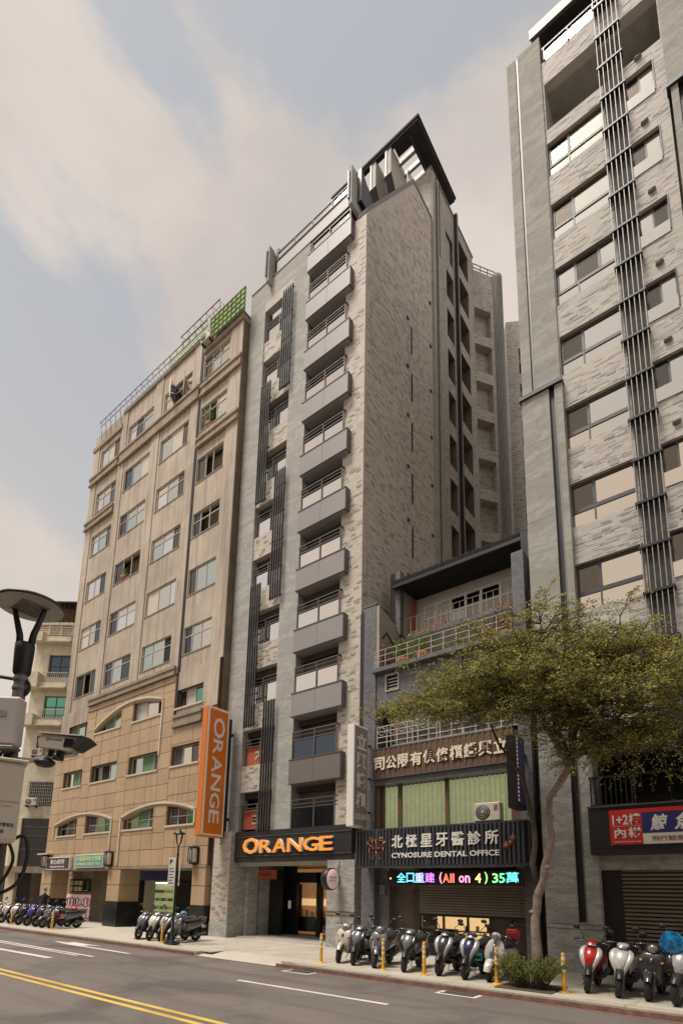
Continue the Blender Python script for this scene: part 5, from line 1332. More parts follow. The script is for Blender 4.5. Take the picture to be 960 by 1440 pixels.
# lower floors
rb('canopy', 'roof_dark', -3.52, 6, Rr - .55, Rr + .3, 6.12, 6.55); rb('canopy_lip', 'panel_trim', -3.55, 6, Rr - .6, Rr - .55, 6.10, 6.2)
rb('loggia_back_wall', 'room_dark', -3.5, 6, Rr + 1.6, Rr + 1.8, 4.3, 6.2); rb('loggia_beam', 'soffit_dark', -3.36, 6, Rr - .05, Rr + .2, 5.75, 6.12)
window(RT, -2.9, 2.0, 4.4, 5.9, Rr + 1.45, (.25, .5, .75), 'metal_black', .06, None, ('glass_dark', 'room_dark'))
m = MB().box(-3.45, 6, Rr - .2, Rr - .14, 5.12, 5.18).box(-3.45, -2.42, Rr - .19, Rr - .15, 4.38, 4.42)
for k in range(9): xx = -3.42 + k * .12; m.box(xx - .014, xx + .014, Rr - .185, Rr - .155, 4.42, 5.12)
m.box(-2.42, -2.37, Rr - .2, Rr - .14, 4.38, 5.12)
m = m.build('handrail', 'metal_dark', RT)
for a in (-2.35, -1.0, .4, 1.8): piece('glass_panel', 'glass_bluedark', m, a, a + 1.3, Rr - .18, Rr - .16, 4.42, 5.04)
f = rb('fascia', 'slate_fascia', -3.5, 6, Rr - .25, Rr + .5, 3.12, 4.34); rb('fascia_cap', 'panel_trim', -3.52, 6, Rr - .28, Rr + .1, 4.34, 4.38)
for k in range(6): piece('fascia_panel', 'slate_fascia', f, -3.5 + k * 1.25 + .005, -3.5 + (k + 1) * 1.25 - .005, Rr - .262, Rr - .25, 3.3, 4.18)
rb('lintel', 'stone_dark', -3.36, 6, Rr + .05, Rr + .5, 2.75, 3.12)
rb('shutter_box', 'metal_black', -3.36, -2.9, Rr + .15, Rr + .5, G, 2.75)
sh = rb('roller_shutter', 'metal_black', -2.92, 6, Rr + .22, Rr + .3, G, 2.75)
M('shutter_brown', (.20, .15, .105), .45, var=.15)
z = G + .02
while z < 2.7:
    piece('shutter_slat', 'shutter_brown', sh, -2.9, 6, Rr + .17, Rr + .215, z, z + .055); z += .098
# banner
bn = thing('banner', 'red, blue and white banner with white characters on the dark fascia', 'banner', (-1.5, 15.1, 3.3))
yb = Rr - .29
MB().box(-3.0, 1.2, yb, yb + .02, 3.36, 4.24).build('banner_cloth', 'sign_red', bn)
MB().box(-2.27, 1.2, yb - .006, yb, 3.62, 4.14).build('banner_field', 'sign_blue', bn)
MB().box(-2.27, 1.2, yb - .006, yb, 3.36, 3.62).build('banner_strip', 'white_paint', bn)
ty = yb - .008
text_obj('lettering', '1+2', 'letter_white', bn, .36, .25, (-2.93, ty, 3.86), FRONT, .004, bold=.025); text_obj('lettering', '樓', 'letter_white', bn, .26, .28, (-2.56, ty, 3.85), FRONT, .004, bold=.02)
text_obj('lettering', '內', 'letter_white', bn, .26, .26, (-2.90, ty, 3.52), FRONT, .004, bold=.025); text_obj('lettering', '梯', 'letter_white', bn, .29, .26, (-2.59, ty, 3.53), FRONT, .004, bold=.025)
MB().box(-2.93, -2.31, ty - .002, ty + .002, 3.82, 3.826).build('rule', 'letter_white', bn)
text_obj('lettering', 'www.fewi.com.tw', 'letter_white', bn, .6, .05, (-2.92, ty, 3.41), FRONT, .003)
for k, ch_ in enumerate('鯨魚'): text_obj('lettering', ch_, 'letter_white', bn, .38, .40, (-2.10 + k * .5, ty, 3.68), FRONT, .004, bold=.03, shear=.2)
text_obj('lettering', '飛行鯨魚有限公司', 'ink_brown', bn, 1.35, .13, (-2.08, ty, 3.42), FRONT, .004, bold=.01)

# ------------------------------------------------------------------ pale corner building far left
PB = thing('corner_building', 'cream coloured old walk-up building with small balconies at the far left', 'building', (-38, 16, G))
pang = math.atan2(.616, .787); PT = Matrix.Translation((-35.5, 18.0, 0)) @ Matrix.Rotation(pang, 4, 'Z')
def pbm(): m = MB(); m.T = PT; return m
m = pbm(); ho = [[-3.52, -2.0, 16.5, 18.15, .3], [-3.52, -2.0, 13.55, 15.12, .3], [-3.68, -2.0, 11.2, 12.2, .3], [-3.82, -2.15, 7.36, 9.03, .3]]
wall(m, -4.55, .2, 6.5, 20.2, 0, .35, ho, 0); m.box(-4.55, .2, .35, 9, 6.5, 20.0); m.build('wall', 'cream', PB)
for z0, z1 in ((18.9, 19.6), (15.5, 16.6), (12.8, 13.6)):
    m = pbm(); m.box(-4.6, -3.75, -.75, 0, z0, z1); m.box(-3.74, -1.9, -.6, 0, z0 + .01, z0 + .12).box(-3.75, -1.9, -.45, -.36, z0, z0 + .45); m.build('balcony', 'cream', PB)
    m = pbm()
    for k in range(13): u = -3.6 + k * .14; m.box(u - .012, u + .012, -.42, -.39, z0 + .45, z0 + 1.15)
    m.box(-3.7, -1.9, -.43, -.38, z0 + 1.15, z0 + 1.2); m.build('balcony_railing', 'rail_white', PB)
m = pbm()
for k in range(4): m.box(-4.5, -2.0, -.1, -.04, 19.65 + k * .17, 19.73 + k * .17)
for k in range(4): m.box(-4.55 + k * .82, -4.43 + k * .82, -.13, -.03, 19.6, 20.4)
m.box(-4.6, -1.9, -.2, .2, 20.35, 20.55); m.build('roof_parapet', 'cream', PB)
for (a, b, c, d, _), mt in zip(ho, ('glass_bluedark', 'glass_teal', 'glass_green', 'room_dark')):
    m = pbm(); m.box(a, b, .2, .25, c, d); ww = m.build('window', 'frame_dark', PB)
    m = pbm(); n = 2 if d - c > 1.2 else 3
    for i in range(n):
        for j in range(2): m.box(a + .06 + (b - a) * i / n, a - .02 + (b - a) * (i + 1) / n, .18, .2, c + .05 + (d - c) * j / 2, c - .02 + (d - c) * (j + 1) / 2)
    m.build('pane', mt, ww)
m = pbm()
for k in range(14): u = -3.8 + k * .125; m.box(u - .01, u + .01, -.22, -.2, 7.4, 9.0)
for k in range(8): m.box(-3.85, -2.1, -.22, -.2, 7.4 + k * .22, 7.42 + k * .22)
m.build('window_grille', 'rail_white', PB)
m = pbm()
for k in range(12): u = -3.6 + k * .13; m.box(u - .01, u + .01, -.1, -.08, 11.3, 12.2)
m.build('window_grille', 'metal_dark', PB)
m = pbm(); m.box(-4.4, .2, .5, 4, 20.2, 22.0); m.build('roof_shed', 'rust', PB)
m = pbm(); m.box(-4.6, .2, -.3, 4.2, 22.0, 22.12)
for k in range(9): m.box(-4.5 + k * .35, -4.46 + k * .35, -.25, -.2, 20.55, 22.0)
m.build('shed_roof', 'roof_dark', PB)
m = pbm(); m.box(-3.9, .2, -.1, .3, 3.3, 6.5); sh = m.build('shop_fascia', 'sign_charcoal', PB)
m = pbm()
for z in (4.4, 5.3, 5.9): m.box(-3.9, .2, -.12, -.1, z, z + .04)
m.build('fascia_line', 'metal_grey', sh)
m = pbm(); m.box(-4.5, -3.9, -.2, .2, G, 6.5); m.build('shop_pillar', 'cream', PB)
m = pbm(); m.box(-4.5, .2, -.8, .3, 2.9, 3.3); m.build('shop_canopy', 'moulding_stain', PB)
m = pbm(); m.box(-4.5, .2, 1.5, 1.6, G, 3.0); m.build('shop_back_wall', 'room_brown', PB)
m = pbm(); m.box(-2.9, -2.2, 1.2, 1.45, .2, 2.6); m.build('lit_doorway', 'shop_warm', PB)
m = pbm(); m.box(-3.85, -3.05, .1, .2, G, 2.9); m.build('shutter', 'metal_dark', PB)
for z_, lb in ((10.75, 'upper air conditioner on the cream corner building, above the camera arm'), (7.35, 'lower air conditioner in the barred window of the cream corner building')):
    p_ = PT @ Vector((-3.42, -.35, z_)); ac_unit(lb, p_.x, p_.y, p_.z, .8, .5, .4, 'air conditioners of the corner building', pang)
# more frontage farther down the street
FB = thing('shop_building', 'dark old shopfront building at the far left edge, mostly hidden by the lamp post', 'building', (-52, 16.5, G))
MB().box(-75, -41.5, 17.5, 26, 3.4, 5.2).build('wall', 'cream', FB)
MB().box(-75, -41.5, 18.5, 26, G, 3.4).build('shop_wall', 'room_brown', FB)
for k in range(9):
    x = -43 - k * 3.3
    MB().box(x - .25, x + .25, 17.2, 17.7, G, 3.4).build('pillar', 'curtain_pale', FB)
    MB().box(x - 2.8, x - .6, 17.3, 17.45, 2.5, 3.3).build('shop_sign_board', ('sign_red', 'cream', 'sign_charcoal')[k % 3], FB)
# the row across the street, seen only in window reflections
for k, (x0, x1, hh_) in enumerate(((-75, -32, 21), (-31.5, -12, 19.5), (-11.5, 4, 22), (4.5, 40, 18))):
    ob = thing('opposite_building', ('cream', 'grey', 'brown', 'pale')[k] + ' building across the street, behind the viewer', 'building', ((x0 + x1) / 2, -8, G))
    hh_ = hh_ * .55
    MB().box(x0, x1, -16, -3.6, G, hh_).build('wall', ('cream', 'concrete', 'moulding_stain', 'moulding')[k], ob)
    m = MB(); z = 4.5
    while z < hh_ - 2:
        u = x0 + 1
        while u < x1 - 2: m.box(u, u + 1.8, -3.6, -3.56, z, z + 1.5); u += 3.2
        z += 3
    m.build('windows', 'glass_dark', ob)

# ------------------------------------------------------------------ scooters
SMESH = {}
def sm(key, fn):
    if key not in SMESH:
        m = MB(); fn(m); me = m.mesh(key[0], 'black_plastic'); SMESH[key] = me
        n = max(m.mi) + 1 if m.mi else 1
        for _ in range(n - 1): me.materials.append(MATS['black_plastic'])
    return SMESH[key]
def part(name, key, fn, mats, parent, label=None):
    me = sm((name,) + key, fn)
    o = bpy.data.objects.new(name, me); COL.objects.link(o); o.parent = parent
    mats = mats if isinstance(mats, (list, tuple)) else [mats]
    for i, m_ in enumerate(mats):
        if i < len(o.material_slots):
            o.material_slots[i].link = 'OBJECT'; o.material_slots[i].material = MATS[m_]
    ORG[o.name] = Vector((0, 0, 0))
    if label: o['label'] = label
    return o
def paint(name, col, rough=.25, metal=.2):
    if name not in MATS:
        t = NT(name); f = t.noise(sc_=20, det=4); c = t.mix(col, tuple(x * .7 for x in col), t.math('MULTIPLY', t.ramp(f, [(.5, 0.), (.75, 1.)]), .5))
        t.out(c, rough, metal); t.b.inputs['Coat Weight'].default_value = .4
    return name
for nm, c in dict(p_white=(.68, .65, .60), p_cream=(.60, .56, .48), p_silver=(.42, .41, .40), p_grey=(.17, .17, .175), p_dark=(.050, .048, .052), p_black=(.020, .019, .021), p_red=(.55, .025, .02), p_blue=(.06, .05, .32), p_purple=(.06, .04, .10), p_bluegrey=(.13, .15, .19), p_navy=(.03, .035, .08)).items(): paint(nm, c)

def wheel_fn(r, w):
    def f(m):
        pr = []
        for i in range(11):
            a = math.pi * 2 * i / 10; pr.append((r - w * .5 + math.cos(a) * w * .5, math.sin(a) * w * .55))
        m.lathe(pr, (0, 0, 0), 0, 26)
    return f
def rim_fn(r, w, n=5):
    def f(m):
        ri = r - w * .95
        m.lathe([(ri, -w * .35), (ri + .015, -w * .2), (ri + .015, w * .2), (ri, w * .35), (ri - .02, w * .2), (ri - .02, -w * .2), (ri, -w * .35)], (0, 0, 0), 0, 22)
        m.lathe([(0, -w * .5), (.035, -w * .5), (.035, w * .5), (0, w * .5)], (0, 0, 0), 0, 12)
        for k in range(n):
            a = 2 * math.pi * k / n
            m.tube([(0, .03 * math.cos(a), .03 * math.sin(a)), (0, (ri - .005) * math.cos(a + .15), (ri - .005) * math.sin(a + .15))], [.014, .010], 6)
        m.lathe([(.03, w * .4), (ri * .72, w * .4), (ri * .72, w * .46), (.03, w * .46)], (0, 0, 0), 0, 18)
    return f
def fender_fn(r, w, a0, a1, hook=0.0):
    def f(m):
        N = 10; sec = [(-w, -.05), (-w * .95, .0), (-w * .6, .022), (0, .03), (w * .6, .022), (w * .95, .0), (w, -.05)]
        vs = []
        for i in range(N + 1):
            a = R(a0 + (a1 - a0) * i / N)
            for x, d in sec: rr = r + d; vs.append((x * (1 - .25 * abs(i / N - .5) * 2), -rr * math.cos(a), rr * math.sin(a)))
        k = len(sec); fs = [(i * k + j, i * k + j + 1, (i + 1) * k + j + 1, (i + 1) * k + j) for i in range(N) for j in range(k - 1)]
        m.add(vs, fs, 0, True)
    return f
SC_N = 0
def scooter(x, y, rz, style, body, label, trim='black_plastic', panel2=None, rim='rim', lean=7, steer=18, group='scooters parked on the pavement', scale=1.0, windshield=False):
    """local frame: front of the scooter towards -Y, origin on the ground midway between the wheels"""
    panel2 = panel2 or trim
    s = thing('scooter', label, 'scooter', (x, y, G), 0, group)
    s.rotation_euler = (0, R(lean), rz); s.scale = (scale,) * 3
    S = style
    wr, ww = (.25, .115) if S != 'classic' else (.225, .095)
    # steering assembly rotated a little
    st = R(steer); ca, sa_ = math.cos(st), math.sin(st)
    def place(o, cx=0, cy=-.60, rot=True):
        if rot: o.rotation_euler = (0, 0, st)
        return o
    fw = part('front_wheel', (S, 'f'), wheel_fn(wr, ww), 'tyre', s); fw.location = (0, -.62, wr); fw.rotation_euler = (0, 0, st)
    part('rim', (S, 'f'), rim_fn(wr, ww, 5 if S != 'classic' else 8), rim, fw)
    rw = part('rear_wheel', (S, 'f'), wheel_fn(wr, ww * 1.05), 'tyre', s); rw.location = (0, .62, wr)
    part('rim', (S, 'f'), rim_fn(wr, ww, 5 if S != 'classic' else 8), rim, rw)
    fe = part('front_fender', (S,), fender_fn(wr + (.035 if S != 'classic' else .03), .075 if S != 'classic' else .10, 28 if S != 'classic' else 5, 150), body if S in ('classic', 'round') else (trim if S == 'sport' else body), s)
    fe.location = (0, -.62, wr); fe.rotation_euler = (0, 0, st)
    def fork(m):
        for sx in (-1, 1):
            m.tube([(sx * .075, 0, 0), (sx * .075, .05, .20), (sx * .06, .14, .42)], [.022, .022, .026], 8)
        m.tube([(-.09, 0, 0), (.09, 0, 0)], .014, 8)
        m.lathe([(.03, .0), (.085, .0), (.085, .006), (.03, .006)], (.062, 0, 0), 0, 16)
    fk = part('fork', (S,), fork, 'metal_grey', s); fk.location = (0, -.62, wr); fk.rotation_euler = (0, 0, st)
    # leg shield / nose
    if S == 'classic':
        def shield(m):
            m.loft([(.30, 0, -.36, .13, .035), (.38, 0, -.40, .20, .045), (.55, 0, -.42, .235, .05), (.72, 0, -.40, .23, .05), (.86, 0, -.37, .17, .05), (.93, 0, -.36, .10, .045)], 2, 18, 2.4)
        def nose(m):
            m.loft([(.40, 0, -.47, .035, .03), (.55, 0, -.49, .045, .035), (.72, 0, -.46, .04, .035), (.86, 0, -.42, .03, .03)], 2, 12, 2.2)
    elif S == 'round':
        def shield(m):
            m.loft([(.27, 0, -.34, .12, .05), (.36, 0, -.42, .19, .07), (.52, 0, -.47, .235, .08), (.70, 0, -.47, .245, .08), (.85, 0, -.43, .21, .07), (.92, 0, -.40, .15, .05)], 2, 18, 2.8)
        def nose(m):
            m.loft([(.70, 0, -.548, .02, .012), (.74, 0, -.556, .026, .012), (.80, 0, -.535, .024, .012)], 2, 10, 2.2)
    else:
        def shield(m):
            for sx in (-1, 1):   # two swept side wings, open in the middle for the nose
                m.loft([(.36, sx * .03, -.545, .012, .03), (.46, sx * .06, -.575, .03, .055), (.58, sx * .10, -.585, .055, .075), (.70, sx * .135, -.555, .075, .08), (.80, sx * .155, -.50, .075, .07), (.87, sx * .145, -.455, .06, .055), (.915, sx * .11, -.42, .035, .04)], 2, 14, 2.0)
        def nose(m):
            m.loft([(.36, 0, -.585, .008, .014), (.46, 0, -.625, .035, .03), (.58, 0, -.645, .070, .04), (.70, 0, -.625, .105, .045), (.80, 0, -.57, .125, .05), (.88, 0, -.505, .11, .045), (.93, 0, -.455, .07, .035)], 2, 14, 1.6)
            for sx in (-1, 1): m.tube([(sx * .03, -.675, .60), (sx * .06, -.665, .64), (sx * .10, -.62, .72)], [.003, .006, .003], 5)
    ls_ = part('leg_shield', (S,), shield, body, s)
    part('nose_panel', (S,), nose, panel2, ls_)
    if S == 'sport': part('inner_cowl', (S,), lambda m: m.loft([(.28, 0, -.38, .08, .06), (.40, 0, -.46, .12, .08), (.55, 0, -.49, .15, .09), (.72, 0, -.46, .17, .08), (.86, 0, -.40, .12, .06)], 2, 14, 2.6), 'black_plastic', ls_)
    # head light, indicators
    if S == 'classic':
        hl_ = part('headlight', (S,), lambda m: (m.lathe([(.0, -.02), (.05, -.018), (.075, 0), (.08, .02), (.075, .10), (.03, .15)], (0, -.50, .99), 1, 18)), 'lamp_clear', s)
        part('headset', (S,), lambda m: m.loft([(-.47, 0, 1.0, .085, .085), (-.40, 0, 1.0, .11, .085), (-.30, 0, .99, .10, .06), (-.24, 0, .98, .05, .04)], 1, 14, 2.2), body, s)
        bz = 1.0
    elif S == 'round':
        part('headlight', (S,), lambda m: m.lathe([(.0, -.03), (.05, -.025), (.085, 0), (.09, .03)], (0, -.50, .96), 1, 18), 'lamp_clear', s)
        part('headset', (S,), lambda m: m.loft([(-.49, 0, .96, .10, .095), (-.42, 0, .97, .13, .085), (-.30, 0, .97, .12, .05), (-.24, 0, .96, .05, .03)], 1, 14, 2.4), body, s)
        bz = 1.0
    else:
        def hl2(m):
            for sx in (-1, 1): m.add([(sx * .02, -.645, .60), (sx * .145, -.60, .66), (sx * .165, -.575, .74), (sx * .11, -.60, .73), (sx * .02, -.645, .665), (sx * .07, -.655, .66)], [(0, 1, 5), (1, 2, 5), (2, 3, 5), (3, 4, 5), (4, 0, 5)], 0, False)
        if S == 'sport': part('headlight', (S,), hl2, 'lamp_clear', s)
        part('headset', (S,), lambda m: m.loft([(-.52, 0, .95, .05, .03), (-.46, 0, .97, .10, .045), (-.36, 0, .99, .12, .05), (-.27, 0, .98, .06, .04)], 1, 14, 2.3), body if S != 'sport' else panel2, s)
        part('headset_light', (S,), lambda m: m.loft([(-.545, 0, .94, .05, .014), (-.52, 0, .95, .09, .028), (-.47, 0, .96, .10, .036)], 1, 12, 2.4), 'lamp_clear', s)
        bz = .99
    def bars(m):
        m.tube([(-.33, -.30, bz + .02), (-.20, -.36, bz + .035), (0, -.38, bz), (.20, -.36, bz + .035), (.33, -.30, bz + .02)], .014, 8)
    hb = part('handlebar', (S,), bars, 'metal_dark', s)
    for sx in (-1, 1):
        g = part('grip', (S, sx), lambda m, sx=sx: m.tube([(sx * .22, -.35, bz + .033), (sx * .36, -.285, bz + .015)], .020, 8), 'black_plastic', hb)
        part('brake_lever', (S, sx), lambda m, sx=sx: m.tube([(sx * .17, -.40, bz + .03), (sx * .24, -.42, bz + .02), (sx * .36, -.36, bz)], .007, 5), 'chrome', hb)
        mi_ = part('mirror', (S, sx), lambda m, sx=sx: (m.tube([(sx * .17, -.36, bz + .03), (sx * .21, -.40, bz + .17), (sx * .29, -.38, bz + .25)], .0085, 6, 0),
                                                      m.loft([(-.395, sx * .33, bz + .275, .02, .015), (-.385, sx * .33, bz + .275, .068, .042), (-.36, sx * .33, bz + .275, .07, .045)], 1, 14, 2.3)), 'black_plastic', s)
        part('mirror_glass', (S, sx), lambda m, sx=sx: m.loft([(-.362, sx * .33, bz + .275, .06, .037), (-.356, sx * .33, bz + .275, .058, .035)], 1, 12, 2.3), 'mirror', mi_)
        part('indicator', (S, sx), lambda m, sx=sx: m.loft([(-.56 if S != 'classic' else -.44, sx * .17, .72, .012, .012), (-.52 if S != 'classic' else -.41, sx * .185, .73, .03, .022), (-.46 if S != 'classic' else -.38, sx * .20, .735, .025, .02)], 1, 10, 2.2), 'amber', s)
    part('floor_board', (S,), lambda m: m.box(-.16, .16, -.36, .12, .27, .33, bev=.02).box(-.10, .10, -.34, -.26, .33, .80, bev=.02).box(-.13, .13, -.36, -.31, .4, .88, bev=.02), trim, s)
    # rear body
    if S == 'classic':
        rbf = lambda m: m.loft([(-.02, 0, .50, .10, .15), (.10, 0, .52, .15, .19), (.35, 0, .50, .20, .22), (.62, 0, .50, .20, .20), (.85, 0, .54, .13, .14), (.95, 0, .56, .05, .07)], 1, 18, 2.5)
    else:
        rbf = lambda m: m.loft([(-.02, 0, .50, .10, .16), (.12, 0, .56, .15, .17), (.40, 0, .60, .175, .14), (.68, 0, .68, .15, .11), (.92, 0, .76, .085, .06), (1.0, 0, .79, .03, .02)], 1, 18, 2.6)
    rbp = part('rear_body', (S,), rbf, body if S != 'sport' else (panel2 if panel2 != trim else body), s)
    part('tail_light', (S,), lambda m: m.loft([(.90, 0, .70 if S != 'classic' else .60, .08, .035), (.97, 0, .72 if S != 'classic' else .61, .06, .03), (1.0, 0, .73 if S != 'classic' else .61, .03, .015)], 1, 12, 2.3), 'tail_red', rbp)
    part('rear_fender', (S,), fender_fn(wr + .05, .07, 95, 165), trim, s).location = (0, .64, wr)
    part('licence_plate', (S,), lambda m: m.box(-.10, .10, .985, .992, .48, .60), 'plate_white', s)
    seat_f = lambda m: m.loft([(-.04, 0, .74 if S != 'classic' else .73, .08, .03), (.08, 0, .76, .13, .05), (.30, 0, .765, .15, .055), (.55, 0, .80 if S != 'classic' else .775, .145, .055), (.78, 0, .84 if S != 'classic' else .775, .12, .045), (.90, 0, .85 if S != 'classic' else .77, .06, .02)], 1, 16, 2.8)
    part('seat', (S,), seat_f, 'seat', s)
    part('grab_rail', (S,), lambda m: m.tube([(-.14, .62, .80), (-.16, .82, .86), (-.08, .97, .88), (.08, .97, .88), (.16, .82, .86), (.14, .62, .80)], .013, 6), 'metal_grey', s)
    part('engine', (S,), lambda m: m.box(-.17, -.05, .22, .60, .16, .40, bev=.04).lathe([(0, -.03), (.10, -.03), (.11, 0), (.10, .03), (0, .03)], (-.15, .60, .24), 0, 18).lathe([(0, -.03), (.085, -.03), (.09, .02), (0, .02)], (-.15, .32, .27), 0, 16), 'metal_dark', s)
    part('muffler', (S,), lambda m: m.tube([(.13, .30, .22), (.14, .45, .25), (.15, .85, .33), (.15, .95, .35)], [.02, .05, .06, .045], 12), 'metal_grey', s)
    part('shock_absorber', (S,), lambda m: m.tube([(-.12, .62, .30), (-.11, .66, .58)], .03, 8), 'chrome', s)
    part('kick_stand', (S,), lambda m: m.tube([(-.05, .10, .26), (-.22, .20, .03)], .013, 6).tube([(.05, .22, .24), (.11, .30, .02), (-.11, .30, .02), (-.05, .22, .24)], .012, 6), 'metal_grey', s)
    if windshield: part('windscreen', (S,), lambda m: m.loft([(.92, 0, -.47, .13, .01), (1.05, 0, -.44, .16, .008), (1.2, 0, -.38, .13, .006)], 2, 12, 2.4), 'glass_clear', s)
    return s
Y0 = 12.86
def spot(x, yaw=0, dy=0): return dict(x=x, y=Y0 + dy, rz=R(yaw))
mid = 'scooters parked in front of the clinic and tower'
scooter(**spot(-9.55, 8, .1), style='round', body='p_cream', label='tall cream scooter with a flat leg shield, first of the row by the tower entrance', group=mid, steer=22)
scooter(**spot(-9.0, 10), style='sport', body='p_dark', label='dark scooter with angular nose beside the cream scooter', panel2='p_grey', group=mid, steer=20)
scooter(**spot(-8.35, 14, -.05), style='round', body='p_grey', label='grey scooter with round headlight behind the striped post', panel2='black_plastic', group=mid, steer=25)
scooter(**spot(-7.40, 12, -.1), style='sport', body='p_black', label='black scooter standing alone left of the silver scooter with red wheels', panel2='p_grey', group=mid, steer=12)
scooter(**spot(-6.42, 6), style='sport', body='p_silver', label='silver and black scooter with magenta red wheels', panel2='p_dark', rim='rim_red', group=mid, steer=4)
scooter(**spot(-5.68, 4, -.12), style='sport', body='p_silver', label='dark blue and silver scooter carrying a green helmet', panel2='p_navy', group=mid, steer=6)
scooter(**spot(-5.12, 2, -.03), style='classic', body='p_white', label='white retro scooter with round headlamp and red rear box', panel2='p_bluegrey', trim='black_plastic', group=mid, steer=4)
rg = 'scooters parked by the marble pier and shutter'
scooter(**spot(-3.12, 4, .1), style='sport', body='p_white', label='red and white scooter next to the bush', panel2='p_red', group=rg, steer=8)
scooter(**spot(-2.50, 2, -.05), style='sport', body='p_white', label='white scooter with headlamp on the handlebar, right of the red one', panel2='p_white', group=rg, steer=10)
scooter(**spot(-1.94, -2, -.06), style='round', body='p_dark', label='dark grey scooter with pale side strips before the shutter', panel2='p_grey', group=rg, steer=4, windshield=False)
scooter(**spot(-1.44, -3, -.2), style='sport', body='p_black', label='large black and silver scooter with a shiny blue cover over its screen', panel2='p_silver', group=rg, steer=-6, scale=1.08)
# a few things carried by the scooters
def helmet(label, x, y, z, col, r=.135):
    h = thing('helmet', label, 'helmet', (x, y, z))
    MB().lathe([(r * .92, -.07), (r, 0), (r * .93, .06), (r * .7, .11), (r * .35, .135), (0, .142)], (0, 0, 0), 2, 20).build('shell', col, h, local=True)
    MB().lathe([(r * .96, -.02), (r * 1.03, .0), (r * .99, .045)], (0, -.01, 0), 2, 14, a0=R(200), a1=R(340)).build('visor', 'lens', h, local=True)
    MB().lathe([(r * .9, -.07), (r * .8, -.06), (0, .0)], (0, 0, 0), 2, 16).build('lining', 'black_plastic', h, local=True)
M('h_green', (.05, .38, .22), .3, var=.03); M('h_pink', (.65, .22, .22), .35, var=.03); M('h_red', (.6, .05, .04), .3, var=.03); M('h_blue', (.12, .25, .45), .3, var=.03)
helmet('green helmet hanging on the dark blue and silver scooter', -5.43, 12.38, .62, 'h_green', .12)
b_ = thing('storage_box', 'dark red box on the rear rack of the white retro scooter', 'box', (-5.03, 13.6, .98))
MB().box(-.15, .15, -.13, .13, 0, .26, bev=.04).build('box_body', 'tail_red', b_, local=True); MB().box(-.155, .155, -.135, .135, .16, .19, bev=.01).build('lid_rim', 'ink_brown', b_, local=True)
# shiny blue cover
cv = thing('scooter_cover', 'shiny blue crumpled cover over the front of the last black scooter', 'cover', (-1.47, 12.05, 1.1))
M('cover_blue', (.02, .26, .72), .22, metal=.3, var=.8, scale=9)
m = MB(); vs = []; nu, nv = 22, 14
for j in range(nv + 1):
    for i in range(nu + 1):
        a = math.pi * (i / nu) - math.pi; q = j / nv
        rr = .155 + .06 * math.sin(q * math.pi) + .025 * noise.noise(Vector((i * .55, j * .5, 3)))
        vs.append((rr * 1.05 * math.cos(a), rr * .8 * math.sin(a) + q * .10, .36 - q * .40 - .12 * (1 - math.sin(-a)) * (1 - q) + .02 * noise.noise(Vector((i, j, 9)))))
m.add(vs, [(j * (nu + 1) + i, j * (nu + 1) + i + 1, (j + 1) * (nu + 1) + i + 1, (j + 1) * (nu + 1) + i) for j in range(nv) for i in range(nu)], 0, True)
m.build('cover_cloth', 'cover_blue', cv, local=True)
# second group by the lamp, far group
g2 = 'scooters parked by the small lamp post'
for k, (x, st_, b1, b2, lb) in enumerate(((-19.15, 'sport', 'p_bluegrey', 'p_grey', 'blue-grey scooter, first of the row by the black granite column'), (-18.42, 'sport', 'p_cream', 'p_white', 'off-white scooter between the blue-grey and silver ones'),
                                          (-17.7, 'sport', 'p_silver', 'p_grey', 'silver scooter just left of the small lamp post'), (-17.1, 'round', 'p_grey', 'p_silver', 'grey scooter seen from its side behind the lamp post, with a blue helmet'))):
    scooter(x, Y0 + .02 * k, R(14 - k * 2), st_, b1, lb, panel2=b2, group=g2, steer=15)
helmet('pale blue helmet on the handlebar of the last scooter by the lamp post', -16.95, 12.75, 1.12, 'h_blue')
g3 = 'scooters parked before the far end of the granite building'
for k, (x, st_, b1, b2, lb) in enumerate(((-32.6, 'round', 'p_silver', 'p_silver', 'silver scooter at the left end of the far row'), (-31.6, 'sport', 'p_white', 'p_silver', 'white scooter, second of the far row'), (-30.6, 'sport', 'p_cream', 'p_white', 'cream white scooter left of the purple one'),
                                          (-29.5, 'sport', 'p_black', 'p_purple', 'black and plum scooter hidden between the white and blue ones'), (-28.6, 'sport', 'p_blue', 'p_blue', 'bright blue-violet scooter in the far row'), (-27.7, 'sport', 'p_purple', 'p_purple', 'dark purple scooter right of the blue-violet one'),
                                          (-26.9, 'round', 'p_grey', 'p_dark', 'dark grey scooter with upright headlamp near the end of the far row'), (-26.1, 'sport', 'p_dark', 'p_bluegrey', 'long dark scooter seen from the side, last of the far row'))):
    scooter(x, Y0 + .03 * (k % 3), R(10 - k), st_, b1, lb, panel2=b2, group=g3, steer=12)
helmet('pink helmet hanging on the last scooter of the far row', -25.95, 12.62, .66, 'h_pink', .16); helmet('red helmet on the seat of a scooter in the far row', -26.15, 13.35, .98, 'h_red', .14)

